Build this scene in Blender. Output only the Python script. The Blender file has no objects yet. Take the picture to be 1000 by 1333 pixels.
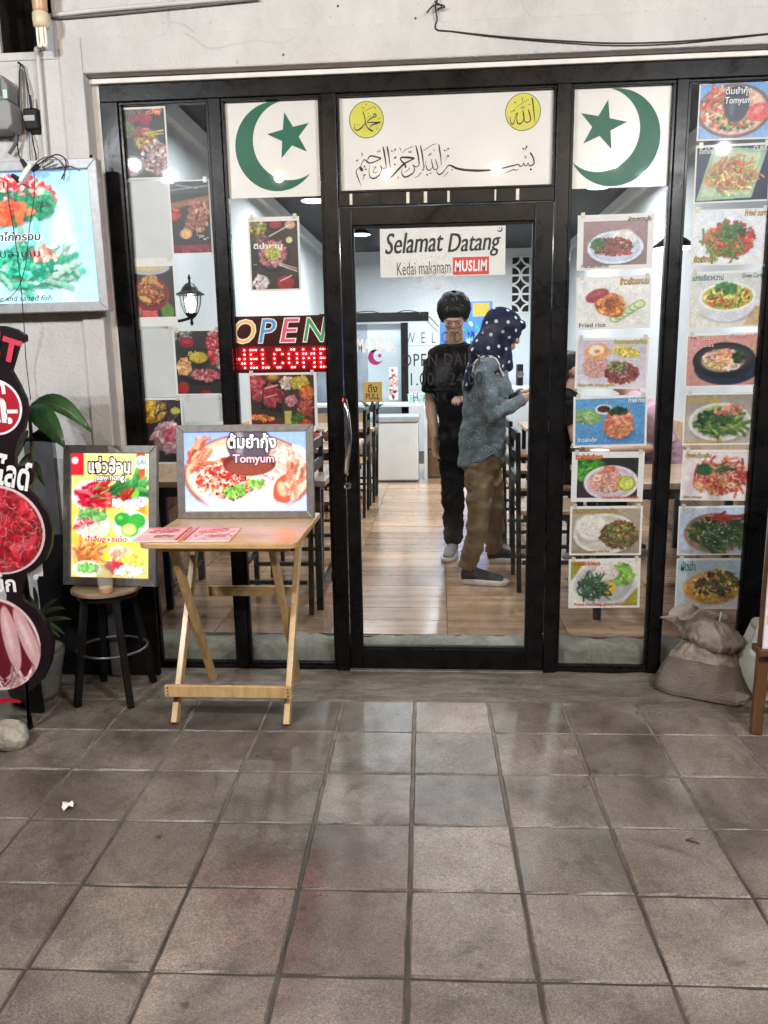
import bpy, math, random
import numpy as np
from mathutils import Vector, Matrix
R = math.radians
random.seed(7)
sc = bpy.context.scene
COL = sc.collection

# ------------------------------------------------------------------ camera
CAM = np.array([0.0, -3.339, 1.402])
FPX, YAW, PITCH, ROLL = 1015.7, R(-4.171), 0.1952, 0.0165
def _cam_axes():
    f = np.array([math.sin(YAW)*math.cos(PITCH), math.cos(YAW)*math.cos(PITCH), -math.sin(PITCH)])
    r0 = np.array([math.cos(YAW), -math.sin(YAW), 0.0]); d0 = np.cross(f, r0)
    c, s = math.cos(ROLL), math.sin(ROLL)
    return np.array([c*r0+s*d0, -s*r0+c*d0, f])
AX = _cam_axes()
cam = bpy.data.cameras.new('camera'); cam.sensor_fit = 'HORIZONTAL'; cam.sensor_width = 36.0
cam.lens = 36.0*FPX/1000.0; cam.clip_start = 0.05; cam.clip_end = 500
camo = bpy.data.objects.new('camera', cam); COL.objects.link(camo)
_m = Matrix((( AX[0][0], -AX[1][0], -AX[2][0], CAM[0]), (AX[0][1], -AX[1][1], -AX[2][1], CAM[1]), (AX[0][2], -AX[1][2], -AX[2][2], CAM[2]), (0, 0, 0, 1)))
camo.matrix_world = _m
sc.camera = camo

# ------------------------------------------------------------------ night sky, moonlight, exposure
world = bpy.data.worlds.new('World'); sc.world = world; world.use_nodes = True
_nt = world.node_tree; _bg = _nt.nodes['Background']
_sky = _nt.nodes.new('ShaderNodeTexSky'); _sky.sky_type = 'NISHITA'; _sky.sun_disc = False
_sky.sun_elevation = R(35); _sky.sun_rotation = R(160)
_nt.links.new(_sky.outputs['Color'], _bg.inputs['Color']); _bg.inputs['Strength'].default_value = 0.006
_sun = bpy.data.lights.new('moonlight', 'SUN'); _sun.energy = 0.03; _sun.angle = R(0.5); _sun.color = (0.9, 0.94, 1.0)
_suno = bpy.data.objects.new('moonlight', _sun); COL.objects.link(_suno); _suno.location = (0, -6, 8)
_suno.rotation_euler = (R(55), 0, R(-20))
sc.view_settings.view_transform = 'Standard'; sc.view_settings.look = 'None'
sc.view_settings.exposure = 0.0; sc.view_settings.gamma = 1.0
sc.view_settings.use_curve_mapping = False
try:
    sc.cycles.use_denoising = True
    sc.cycles.use_adaptive_sampling = True; sc.cycles.adaptive_threshold = .03; sc.cycles.adaptive_min_samples = 12
    sc.cycles.max_bounces = 7; sc.cycles.diffuse_bounces = 3; sc.cycles.glossy_bounces = 3
    sc.cycles.transmission_bounces = 4; sc.cycles.transparent_max_bounces = 14
    sc.cycles.caustics_reflective = False; sc.cycles.caustics_refractive = False
    sc.cycles.sample_clamp_indirect = 6.0
except Exception: pass

# ------------------------------------------------------------------ place finding: a point of the photograph on a plane of the scene
def _ray(u, v): return AX.T @ np.array([(u-500)/FPX, (v-666.5)/FPX, 1.0])
def W(u, v, Y=0.0):
    r = _ray(u, v); return Vector(CAM + (Y-CAM[1])/r[1]*r)
def G(u, v, Z=0.0):
    r = _ray(u, v); return Vector(CAM + (Z-CAM[2])/r[2]*r)

# ------------------------------------------------------------------ materials
def _new(name):
    m = bpy.data.materials.new(name); m.use_nodes = True; nt = m.node_tree
    return m, nt, nt.nodes['Principled BSDF']
def _coords(nt, stretch=(1, 1, 1), shift=True):
    tc = nt.nodes.new('ShaderNodeTexCoord'); mp = nt.nodes.new('ShaderNodeMapping')
    mp.inputs['Scale'].default_value = stretch
    nt.links.new(tc.outputs['Object'], mp.inputs['Vector'])
    if shift:
        oi = nt.nodes.new('ShaderNodeObjectInfo'); mu = nt.nodes.new('ShaderNodeMath'); mu.operation = 'MULTIPLY'; mu.inputs[1].default_value = 31.0
        nt.links.new(oi.outputs['Random'], mu.inputs[0]); nt.links.new(mu.outputs[0], mp.inputs['Location'])
    return mp.outputs['Vector']
def _noise(nt, vec, scale, detail=6, rough=.6, dist=0):
    n = nt.nodes.new('ShaderNodeTexNoise'); n.inputs['Scale'].default_value = scale; n.inputs['Detail'].default_value = detail
    n.inputs['Roughness'].default_value = rough; n.inputs['Distortion'].default_value = dist
    nt.links.new(vec, n.inputs['Vector']); return n.outputs['Fac']
def _ramp(nt, fac, stops):
    r = nt.nodes.new('ShaderNodeValToRGB'); e = r.color_ramp.elements
    while len(e) < len(stops): e.new(0.5)
    for k, (p, c) in enumerate(stops):
        e[k].position = p; e[k].color = (c[0], c[1], c[2], 1) if hasattr(c, '__len__') else (c, c, c, 1)
    nt.links.new(fac, r.inputs['Fac']); return r.outputs['Color']
def _mix(nt, fac, a, b, mode='MIX'):
    x = nt.nodes.new('ShaderNodeMix'); x.data_type = 'RGBA'; x.blend_type = mode
    for sock, val in ((x.inputs[0], fac), (x.inputs[6], a), (x.inputs[7], b)):
        if hasattr(val, 'links') or hasattr(val, 'is_linked'): nt.links.new(val, sock)
        elif hasattr(val, '__len__'): sock.default_value = (val[0], val[1], val[2], 1)
        else: sock.default_value = val
    return x.outputs[2]
def _bump(nt, bsdf, height, strength, dist=.01):
    b = nt.nodes.new('ShaderNodeBump'); b.inputs['Strength'].default_value = strength; b.inputs['Distance'].default_value = dist
    nt.links.new(height, b.inputs['Height']); nt.links.new(b.outputs['Normal'], bsdf.inputs['Normal'])
def M(name, c1, c2=None, sc_=6, stretch=(1, 1, 1), rough=.5, bump=0, bsc=60, metal=0, coat=0, rnd=0, emit=None, es=1, lo=.35, hi=.65, spec=.5, bdist=.004, detail=6):
    m, nt, b = _new(name)
    b.inputs['Roughness'].default_value = rough; b.inputs['Metallic'].default_value = metal
    b.inputs['Coat Weight'].default_value = coat; b.inputs['Specular IOR Level'].default_value = spec
    if c2 is None and not bump and not rnd: c2 = tuple(x*.88 for x in c1)
    vec = _coords(nt, stretch)
    col = _ramp(nt, _noise(nt, vec, sc_, detail), [(lo, c1), (hi, c2 if c2 else c1)])
    if rnd:
        oi = nt.nodes.new('ShaderNodeObjectInfo'); hs = nt.nodes.new('ShaderNodeHueSaturation'); mr = nt.nodes.new('ShaderNodeMapRange')
        mr.inputs['To Min'].default_value = 1-rnd; mr.inputs['To Max'].default_value = 1+rnd
        nt.links.new(oi.outputs['Random'], mr.inputs['Value']); nt.links.new(mr.outputs[0], hs.inputs['Value']); nt.links.new(col, hs.inputs['Color']); col = hs.outputs['Color']
    nt.links.new(col, b.inputs['Base Color'])
    if emit:
        b.inputs['Emission Color'].default_value = (*emit, 1); b.inputs['Emission Strength'].default_value = es
    if bump: _bump(nt, b, _noise(nt, vec, bsc, 4), bump, bdist)
    return m

def mat_print(name, emit=0.0, rough=.42, coat=.0):
    m, nt, b = _new(name)
    a = nt.nodes.new('ShaderNodeVertexColor'); a.layer_name = 'ink'
    vec = _coords(nt); n = _noise(nt, vec, 220, 2)
    col = _mix(nt, .12, a.outputs['Color'], _ramp(nt, n, [(.3, .55), (.7, 1.0)]), 'MULTIPLY')
    b.inputs['Roughness'].default_value = rough; b.inputs['Coat Weight'].default_value = coat; b.inputs['Coat Roughness'].default_value = .15
    nt.links.new(col, b.inputs['Base Color'])
    if emit:
        nt.links.new(col, b.inputs['Emission Color']); b.inputs['Emission Strength'].default_value = emit
    return m
def mat_glass(name, tint=(1, 1, 1), dust=.0):
    m, nt, b = _new(name); nt.nodes.remove(b); out = nt.nodes['Material Output']
    t = nt.nodes.new('ShaderNodeBsdfTransparent'); t.inputs['Color'].default_value = (*tint, 1)
    g = nt.nodes.new('ShaderNodeBsdfGlossy'); g.inputs['Roughness'].default_value = .02
    lw = nt.nodes.new('ShaderNodeLayerWeight'); lw.inputs['Blend'].default_value = .5
    pw = nt.nodes.new('ShaderNodeMath'); pw.operation = 'POWER'; pw.inputs[1].default_value = 5.0; nt.links.new(lw.outputs['Facing'], pw.inputs[0])
    fr = nt.nodes.new('ShaderNodeMath'); fr.operation = 'MULTIPLY_ADD'; fr.inputs[1].default_value = .9; fr.inputs[2].default_value = .04; nt.links.new(pw.outputs[0], fr.inputs[0])
    mx = nt.nodes.new('ShaderNodeMixShader')
    nt.links.new(fr.outputs[0], mx.inputs[0]); nt.links.new(t.outputs[0], mx.inputs[1]); nt.links.new(g.outputs[0], mx.inputs[2])
    last = mx.outputs[0]
    if dust:
        d = nt.nodes.new('ShaderNodeBsdfDiffuse'); d.inputs['Color'].default_value = (.8, .82, .85, 1)
        vec = _coords(nt, shift=True)
        f = _ramp(nt, _noise(nt, vec, 3.5, 8, .7, 1.0), [(.52, 0.0), (.82, dust)])
        m2 = nt.nodes.new('ShaderNodeMixShader'); nt.links.new(f, m2.inputs[0]); nt.links.new(last, m2.inputs[1]); nt.links.new(d.outputs[0], m2.inputs[2]); last = m2.outputs[0]
    nt.links.new(last, out.inputs['Surface']); return m
def mat_veil(name, col, f):
    m, nt, b = _new(name); t = nt.nodes.new('ShaderNodeBsdfTransparent'); x = nt.nodes.new('ShaderNodeMixShader'); x.inputs[0].default_value = f
    nt.links.new(_ramp(nt, _noise(nt, _coords(nt), 60, 3), [(.3, tuple(c*.8 for c in col)), (.7, col)]), b.inputs['Base Color']); b.inputs['Roughness'].default_value = .8
    nt.links.new(t.outputs[0], x.inputs[1]); nt.links.new(b.outputs[0], x.inputs[2]); nt.links.new(x.outputs[0], nt.nodes['Material Output'].inputs['Surface']); return m
def mat_rib(name, c1, c2):
    m, nt, b = _new(name); vec = _coords(nt, shift=False)
    w = nt.nodes.new('ShaderNodeTexWave'); w.bands_direction = 'Z'; w.inputs['Scale'].default_value = 42; w.inputs['Distortion'].default_value = 5.5; w.inputs['Detail'].default_value = 4; w.inputs['Detail Scale'].default_value = .8; nt.links.new(vec, w.inputs['Vector'])
    c = _ramp(nt, w.outputs['Fac'], [(.0, tuple(.6*a+.4*b_ for a, b_ in zip(c1, c2))), (.8, c2)]); c = _mix(nt, .8, c, _ramp(nt, _noise(nt, vec, 7, 8, .7), [(.3, .55), (.65, 1.05)]), 'MULTIPLY'); c = _mix(nt, .6, c, _ramp(nt, _noise(nt, vec, 300, 2), [(.3, .7), (.7, 1.1)]), 'MULTIPLY')
    nt.links.new(c, b.inputs['Base Color']); b.inputs['Roughness'].default_value = .75; _bump(nt, b, _mix(nt, .6, w.outputs['Fac'], _noise(nt, vec, 24, 8, .75)), .6, .008); return m
def mat_emit(name, col, s):
    m, nt, b = _new(name)
    b.inputs['Base Color'].default_value = (*[min(1, c*.8) for c in col], 1)
    b.inputs['Emission Color'].default_value = (*col, 1); b.inputs['Emission Strength'].default_value = s; return m

def mat_paving():
    m, nt, b = _new('paving_concrete')
    vec = _coords(nt); tc = nt.nodes.new('ShaderNodeNewGeometry').outputs['Position']
    fine = _ramp(nt, _noise(nt, vec, 300, 3, .7), [(.25, (.112, .096, .081)), (.50, (.245, .214, .184)), (.75, (.52, .463, .404))])
    fine = _mix(nt, .85, fine, _ramp(nt, _noise(nt, vec, 120, 4, .75), [(.34, .60), (.48, .95), (.66, 1.22)]), 'MULTIPLY')
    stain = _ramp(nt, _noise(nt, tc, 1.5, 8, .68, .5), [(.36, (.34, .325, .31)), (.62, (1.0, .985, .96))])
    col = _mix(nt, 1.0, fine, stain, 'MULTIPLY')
    blot = _ramp(nt, _noise(nt, tc, 6.5, 8, .75, .8), [(.34, .52), (.50, 1.0)])
    col = _mix(nt, .75, col, blot, 'MULTIPLY')
    warm = _ramp(nt, _noise(nt, tc, .9, 3), [(.35, (.92, .94, .96)), (.65, (1.08, 1.0, .92))])
    col = _mix(nt, .7, col, warm, 'MULTIPLY')
    col = _mix(nt, .8, col, _ramp(nt, _noise(nt, tc, 2.1, 9, .72, 1.1), [(.37, .48), (.43, 1.0)]), 'MULTIPLY')
    vo = nt.nodes.new('ShaderNodeTexVoronoi'); vo.inputs['Scale'].default_value = 5.5; nt.links.new(tc, vo.inputs['Vector'])
    col = _mix(nt, .8, col, _ramp(nt, vo.outputs['Distance'], [(.035, .35), (.075, 1.0)]), 'MULTIPLY')
    scr = _ramp(nt, _noise(nt, tc, 22, 8, .8, 1.5), [(.60, (1, 1, 1)), (.72, (1.5, 1.46, 1.4))]); col = _mix(nt, .6, col, scr, 'MULTIPLY')
    oi = nt.nodes.new('ShaderNodeObjectInfo'); mr = nt.nodes.new('ShaderNodeMapRange'); mr.inputs['To Min'].default_value = .66; mr.inputs['To Max'].default_value = 1.14
    hs = nt.nodes.new('ShaderNodeHueSaturation'); nt.links.new(oi.outputs['Random'], mr.inputs['Value']); nt.links.new(mr.outputs[0], hs.inputs['Value']); nt.links.new(col, hs.inputs['Color'])
    nt.links.new(hs.outputs['Color'], b.inputs['Base Color'])
    rr = _ramp(nt, _noise(nt, tc, 5, 6, .7), [(.3, .25), (.7, .47)]); nt.links.new(rr, b.inputs['Roughness'])
    b.inputs['Specular IOR Level'].default_value = .5
    h = _mix(nt, .5, _noise(nt, vec, 320, 3, .7), _noise(nt, vec, 60, 5, .7)); _bump(nt, b, h, .24, .005)
    return m
def mat_cement(name, dark, light, sc_=4, bump=.6, rough=.75, st=(1, 1, 1)):
    m, nt, b = _new(name); vec = nt.nodes.new('ShaderNodeNewGeometry').outputs['Position']
    mp = nt.nodes.new('ShaderNodeMapping'); mp.inputs['Scale'].default_value = st; nt.links.new(vec, mp.inputs['Vector'])
    a = _noise(nt, mp.outputs['Vector'], sc_, 12, .78, .9); c = _ramp(nt, a, [(.3, dark), (.7, light)])
    g = _ramp(nt, _noise(nt, vec, 60, 4, .7), [(.3, .7), (.7, 1.1)]); c = _mix(nt, .6, c, g, 'MULTIPLY')
    nt.links.new(c, b.inputs['Base Color']); b.inputs['Roughness'].default_value = rough
    _bump(nt, b, _mix(nt, .45, _noise(nt, vec, 14, 8, .7), _noise(nt, vec, 130, 3, .7)), bump, .012); return m
def mat_stucco():
    m, nt, b = _new('painted_stucco'); vec = nt.nodes.new('ShaderNodeNewGeometry').outputs['Position']
    c = _ramp(nt, _noise(nt, vec, 1.7, 8, .65, .4), [(.3, (.53, .525, .52)), (.5, (.63, .622, .615)), (.72, (.69, .683, .675))])
    pits = _ramp(nt, _noise(nt, vec, 34, 3, .6), [(.22, (.45, .42, .40)), (.31, (1, 1, 1))])
    c = _mix(nt, .75, c, pits, 'MULTIPLY')
    mp = nt.nodes.new('ShaderNodeMapping'); mp.inputs['Scale'].default_value = (5, 5, 1.6); nt.links.new(vec, mp.inputs['Vector'])
    run = _ramp(nt, _noise(nt, mp.outputs['Vector'], 1.0, 6, .7), [(.32, (.78, .76, .74)), (.6, (1, 1, 1))])
    c = _mix(nt, .45, c, run, 'MULTIPLY')
    grime = _ramp(nt, _noise(nt, vec, 7, 10, .75, 1.2), [(.28, (.72, .715, .71)), (.46, (1, 1, 1))]); c = _mix(nt, .45, c, grime, 'MULTIPLY')
    wv = nt.nodes.new('ShaderNodeMix'); wv.data_type = 'VECTOR'; wv.inputs[0].default_value = .22; nz = nt.nodes.new('ShaderNodeTexNoise'); nz.inputs['Scale'].default_value = 2.5; nt.links.new(vec, nz.inputs['Vector']); nt.links.new(vec, wv.inputs[4]); nt.links.new(nz.outputs['Color'], wv.inputs[5])
    cr = nt.nodes.new('ShaderNodeTexVoronoi'); cr.feature = 'DISTANCE_TO_EDGE'; cr.inputs['Scale'].default_value = 1.3; nt.links.new(wv.outputs[1], cr.inputs['Vector'])
    crack = _ramp(nt, cr.outputs['Distance'], [(.0012, .45), (.004, 1.0)]); c = _mix(nt, _ramp(nt, _noise(nt, vec, 1.3, 3), [(.50, 0.0), (.60, .35)]), c, _mix(nt, 1.0, c, crack, 'MULTIPLY'))
    nt.links.new(c, b.inputs['Base Color']); b.inputs['Roughness'].default_value = .8
    _bump(nt, b, _mix(nt, .5, _noise(nt, vec, 55, 6, .7), _noise(nt, vec, 150, 3, .6)), .85, .010); return m
def mat_wood(name, c1, c2, c3, axis=0, scale=1.0, rough=.4, coat=.25, rnd=.12, bump=.1):
    m, nt, b = _new(name); st = [26*scale]*3; st[axis] = 1.6*scale
    vec = _coords(nt, tuple(st))
    a = _noise(nt, vec, 1.0, 8, .65, .7); c = _ramp(nt, a, [(.28, c1), (.5, c2), (.72, c3)])
    pv = nt.nodes.new('ShaderNodeNewGeometry').outputs['Position']; c = _mix(nt, .65, c, _ramp(nt, _noise(nt, pv, 9, 8, .75, .8), [(.32, (.62, .58, .54)), (.55, (1.04, 1.03, 1.02))]), 'MULTIPLY')
    c = _mix(nt, .5, c, _ramp(nt, _noise(nt, pv, 55, 6, .8, 2.0), [(.30, .5), (.38, 1.0)]), 'MULTIPLY')
    oi = nt.nodes.new('ShaderNodeObjectInfo'); mr = nt.nodes.new('ShaderNodeMapRange'); mr.inputs['To Min'].default_value = 1-rnd; mr.inputs['To Max'].default_value = 1+rnd
    hs = nt.nodes.new('ShaderNodeHueSaturation'); nt.links.new(oi.outputs['Random'], mr.inputs['Value']); nt.links.new(mr.outputs[0], hs.inputs['Value']); nt.links.new(c, hs.inputs['Color'])
    nt.links.new(hs.outputs['Color'], b.inputs['Base Color']); b.inputs['Roughness'].default_value = rough; b.inputs['Coat Weight'].default_value = coat; b.inputs['Coat Roughness'].default_value = .2
    if bump: _bump(nt, b, a, bump, .003)
    return m
def mat_dots(name, base, dot, scale, thr, rough=.8, bump=.25):
    m, nt, b = _new(name); vec = _coords(nt, shift=False)
    v = nt.nodes.new('ShaderNodeTexVoronoi'); v.inputs['Scale'].default_value = scale; nt.links.new(vec, v.inputs['Vector'])
    f = _ramp(nt, v.outputs['Distance'], [(thr, 1.0), (thr+.05, 0.0)])
    shade = _ramp(nt, _noise(nt, vec, 9, 6), [(.3, tuple(x*.75 for x in base)), (.7, tuple(min(1, x*1.2) for x in base))])
    nt.links.new(_mix(nt, f, shade, dot), b.inputs['Base Color']); b.inputs['Roughness'].default_value = rough
    _bump(nt, b, _noise(nt, vec, 240, 3), bump, .002); return m

def mat_joint():
    m, nt, b = _new('joint_mortar'); vec = nt.nodes.new('ShaderNodeNewGeometry').outputs['Position']
    sx = nt.nodes.new('ShaderNodeSeparateXYZ'); nt.links.new(vec, sx.inputs[0])
    ad = nt.nodes.new('ShaderNodeMath'); ad.operation = 'MULTIPLY_ADD'; ad.inputs[1].default_value = .9; nt.links.new(_noise(nt, vec, 4, 5), ad.inputs[0]); nt.links.new(sx.outputs['Y'], ad.inputs[2])
    mr = nt.nodes.new('ShaderNodeMapRange'); mr.inputs['From Min'].default_value = -1.0; mr.inputs['From Max'].default_value = -.2; nt.links.new(ad.outputs[0], mr.inputs['Value'])
    dk = _ramp(nt, _noise(nt, vec, 9, 6), [(.3, (.022, .019, .016)), (.7, (.07, .060, .050))]); lt = _ramp(nt, _noise(nt, vec, 14, 6), [(.3, (.09, .08, .068)), (.7, (.24, .215, .185))])
    nt.links.new(_mix(nt, mr.outputs[0], dk, lt), b.inputs['Base Color']); b.inputs['Roughness'].default_value = .8; _bump(nt, b, _noise(nt, vec, 80, 4), .5, .006); return m
K = dict(
 frame=M('black_aluminium', (.004, .0038, .004), (.009, .0085, .0085), 14, rough=.26, bump=.08, bsc=40, spec=.16),
 gasket=M('black_rubber', (.006, .006, .006), (.011, .011, .011), rough=.6, spec=.2),
 silver=M('brushed_silver', (.22, .21, .195), (.30, .285, .27), 40, (1, 1, 1), rough=.4, metal=.5, bump=.05, bsc=200),
 silverlit=M('glow_lit_silver', (.36, .37, .385), (.45, .46, .475), 40, rough=.45, metal=.2, bump=.05, bsc=200), solegrey=M('sole_grey', (.33, .32, .30), (.42, .41, .38), 12, rough=.6), dimsteel=M('dull_steel', (.14, .14, .14), (.2, .2, .2), rough=.35, metal=.8), beadwhite=M('white_sealant', (.62, .60, .57), (.75, .73, .70), 12, rough=.5),  # paler silver for the wall box frame; its own glow is in the colour
 chrome=M('chrome', (.75, .75, .76), (.82, .82, .83), rough=.12, metal=1),
 glass=mat_glass('window_glass', (.985, .99, .988), .03),
 glass2=mat_glass('door_glass', (.985, .99, .988), .07),
 clear=mat_glass('clear_plastic', (.93, .94, .92)),
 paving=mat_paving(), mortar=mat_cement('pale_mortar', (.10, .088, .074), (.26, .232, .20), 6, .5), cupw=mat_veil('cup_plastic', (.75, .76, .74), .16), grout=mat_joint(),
 strip=mat_cement('rough_cement', (.05, .042, .034), (.33, .285, .235), 7, 1.6, .75, (.55, 2.2, 1)),
 curb=mat_cement('curb_cement', (.10, .10, .085), (.34, .34, .29), 7, .9),
 stucco=mat_stucco(), dark=M('dark_void', (.006, .006, .007), (.012, .012, .013), rough=.9),
 paper=M('white_paper', (.78, .77, .75), (.84, .83, .81), 20, rough=.55),
 laminate=M('laminated_white_board', (.74, .72, .69), (.80, .78, .75), 5, rough=.27, coat=.0),
 frosted=M('frosted_white_sheet', (.58, .60, .61), (.68, .70, .70), 3, rough=.5),
 tape=M('yellowed_tape', (.55, .52, .42), (.68, .66, .58), 30, rough=.3),
 ink=M('black_ink', (.006, .006, .007), (.011, .011, .012), rough=.5),
 inkw=M('white_ink', (.82, .82, .82), (.88, .88, .88), rough=.5),
 inkred=M('red_ink', (.62, .03, .025), (.70, .045, .04), rough=.45),
 inkgreen=M('green_vinyl', (.001, .105, .058), (.003, .135, .078), 7, rough=.4, spec=.3),
 inkyellow=M('yellow_vinyl', (.62, .58, .05), (.70, .66, .08), rough=.35),
 inkgold=M('gold_ink', (.55, .36, .04), (.62, .42, .07), rough=.4),
 gold=M('gold_sticker', (.62, .40, .08), (.75, .52, .14), 8, rough=.3, metal=.5),
 magenta=M('magenta_ink', (.42, .02, .15), (.46, .03, .18), rough=.4),
 print=mat_print('printed_photo'), lit=mat_print('backlit_print', 1.5, .3, .1), litdim=mat_print('backlit_soft_print', 1.15, .3, .1),
 vinyl=mat_print('standee_print', 0, .5, .0),
 wood=mat_wood('rubberwood', (.38, .225, .085), (.54, .345, .150), (.64, .44, .215), 0, 1.0, .36, .3),
 woodz=mat_wood('rubberwood_legs', (.37, .225, .09), (.53, .345, .155), (.63, .435, .215), 2, 1.0, .42, .2),
 brown=mat_wood('brown_stained_wood', (.07, .03, .012), (.115, .05, .02), (.15, .07, .03), 2, 1.0, .4, .2),
 stooltop=mat_wood('stool_plywood', (.18, .115, .07), (.27, .18, .115), (.36, .25, .165), 0, .8, .4, .3),
 floorwood=mat_wood('wood_look_tile', (.26, .155, .09), (.40, .255, .16), (.53, .37, .25), 0, .75, .17, .5, .22, .03),
 tablewood=mat_wood('table_board', (.24, .14, .075), (.33, .20, .11), (.42, .27, .16), 0, .7, .35, .3),
 panelwood=mat_wood('wall_board', (.30, .19, .11), (.42, .28, .17), (.50, .35, .22), 0, .6, .5, .1, .2),
 steel=M('black_steel', (.006, .006, .007), (.011, .011, .012), rough=.4, spec=.2),
 blackpaint=M('black_paint', (.005, .005, .005), (.010, .009, .009), rough=.45, spec=.18),
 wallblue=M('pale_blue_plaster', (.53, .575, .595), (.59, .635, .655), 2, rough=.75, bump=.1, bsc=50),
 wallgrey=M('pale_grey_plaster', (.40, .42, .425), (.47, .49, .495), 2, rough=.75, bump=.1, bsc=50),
 ceiling=M('charcoal_ceiling', (.022, .021, .022), (.035, .034, .034), 2, rough=.8),
 white=M('white_enamel', (.66, .67, .67), (.74, .75, .75), 3, rough=.35),
 greyplastic=M('grey_plastic', (.20, .20, .205), (.27, .27, .275), 5, rough=.45),
 darkgrey=M('dark_grey_plastic', (.07, .07, .075), (.10, .10, .105), 6, rough=.5),
 pvc=M('painted_pvc', (.52, .51, .50), (.60, .59, .58), 8, rough=.5, bump=.15, bsc=40),
 ivory=M('ivory_plastic', (.66, .55, .36), (.72, .62, .43), 10, rough=.4),
 tube=M('lamp_tube_phosphor', (.80, .76, .64), (.84, .80, .70), rough=.35),
 socket=M('ceramic_socket', (.50, .30, .16), (.60, .40, .24), 12, rough=.35),
 cable=M('black_cable', (.010, .010, .011), (.02, .02, .02), rough=.55),
 cablegrey=M('grey_cable', (.10, .10, .105), (.16, .16, .165), rough=.55),
 leaf=M('glossy_leaf', (.020, .065, .022), (.045, .120, .042), 12, (1, 1, 1), rough=.32, bump=.12, bsc=30, rnd=.25),
 leafdark=M('dull_leaf', (.022, .04, .018), (.045, .075, .03), 12, rough=.5, rnd=.3),
 stem=M('plant_stem', (.06, .07, .03), (.10, .10, .05), rough=.6),
 pot=mat_cement('cement_pot', (.10, .095, .085), (.24, .225, .20), 6, .8),
 stone=M('pale_stone', (.24, .22, .175), (.50, .47, .39), 14, rough=.75, bump=.8, bsc=26, bdist=.01),
 plastered=M('tea_liquid', (.62, .20, .02), (.70, .27, .04), rough=.1),
 skin=M('skin', (.38, .225, .155), (.43, .26, .18), 14, rough=.5, bump=.08, bsc=160),
 skin2=M('skin_light', (.42, .25, .18), (.48, .29, .21), 14, rough=.5, bump=.08, bsc=160),
 hair=M('black_hair', (.006, .005, .005), (.016, .014, .013), 30, (8, 8, 1), rough=.5, bump=.5, bsc=70, spec=.25),
 blackcloth=M('black_cloth', (.0045, .0045, .0055), (.010, .010, .011), 12, rough=.95, spec=.1, bump=.3, bsc=90),
 khaki=M('khaki_twill', (.16, .105, .055), (.22, .15, .08), 7, rough=.85, bump=.4, bsc=45),
 mauve=M('mauve_cloth', (.33, .20, .25), (.43, .28, .33), 8, rough=.85, bump=.3, bsc=60),
 hijab=M('navy_cloth', (.007, .010, .034), (.013, .017, .052), 9, rough=.85, bump=.25, bsc=120, spec=.2), dotwhite=M('white_dot_print', (.62, .62, .64), (.72, .72, .74), 30, rough=.8),
 shirt=mat_dots('grey_speckled_cloth', (.105, .135, .150), (.42, .45, .46), 74, .17),
 beige=M('beige_strap', (.50, .45, .38), (.58, .53, .46), 20, rough=.8),
 shoeblack=M('shoe_knit_black', (.010, .010, .011), (.02, .02, .02), 60, rough=.8, bump=.3, bsc=200),
 shoewhite=M('shoe_sole_white', (.62, .58, .54), (.70, .67, .63), 12, rough=.55),
 shoegrey=M('shoe_canvas_grey', (.17, .165, .15), (.23, .22, .205), 20, rough=.8),
 screen=M('phone_body', (.012, .012, .013), (.02, .02, .02), rough=.15),
 red=M('red_plastic', (.45, .012, .018), (.52, .02, .03), rough=.35),
 ledpanel=M('red_acrylic_panel', (.045, .012, .012), (.07, .016, .014), 5, rough=.2, coat=.4),
 ledglow=M('dark_red_acrylic', (.10, .004, .008), (.14, .006, .010), 6, rough=.25, emit=(1, .004, .014), es=.05), leddot=mat_emit('led_point', (1.0, .008, .010), 480.0),
 stdblack=M('standee_black', (.009, .005, .007), (.016, .009, .012), 8, rough=.4, spec=.2),
 stdred=M('standee_red', (.40, .008, .022), (.46, .012, .03), 8, rough=.4), stdpink=M('standee_letter_red', (.60, .035, .07), (.66, .05, .09), rough=.4),
 foam=M('foam_edge_white', (.62, .60, .58), (.70, .68, .66), rough=.6),
 sack=mat_rib('woven_sack', (.115, .092, .070), (.26, .220, .176)),
 sackp=M('sack_plastic', (.17, .142, .112), (.36, .315, .262), 14, rough=.6, bump=1.0, bsc=22, bdist=.012),
 bag=M('plastic_bag', (.46, .47, .42), (.60, .61, .56), 8, rough=.35, bump=.6, bsc=18, bdist=.01),
 ledwhite=mat_emit('white_led_disc', (.90, .96, 1.0), 6), lantern=mat_emit('lantern_bulb', (1.0, .97, .90), 30),
)
for _k in ('lit', 'litdim', 'ledglow', 'ledwhite'): K[_k].cycles.emission_sampling = 'NONE'
_nt = K['frame'].node_tree; _b = _nt.nodes['Principled BSDF']
_p = _nt.nodes.new('ShaderNodeNewGeometry').outputs['Position']; _nt.links.new(_ramp(_nt, _noise(_nt, _p, 6, 8, .75, .6), [(.3, .16), (.7, .42)]), _b.inputs['Roughness'])

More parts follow.
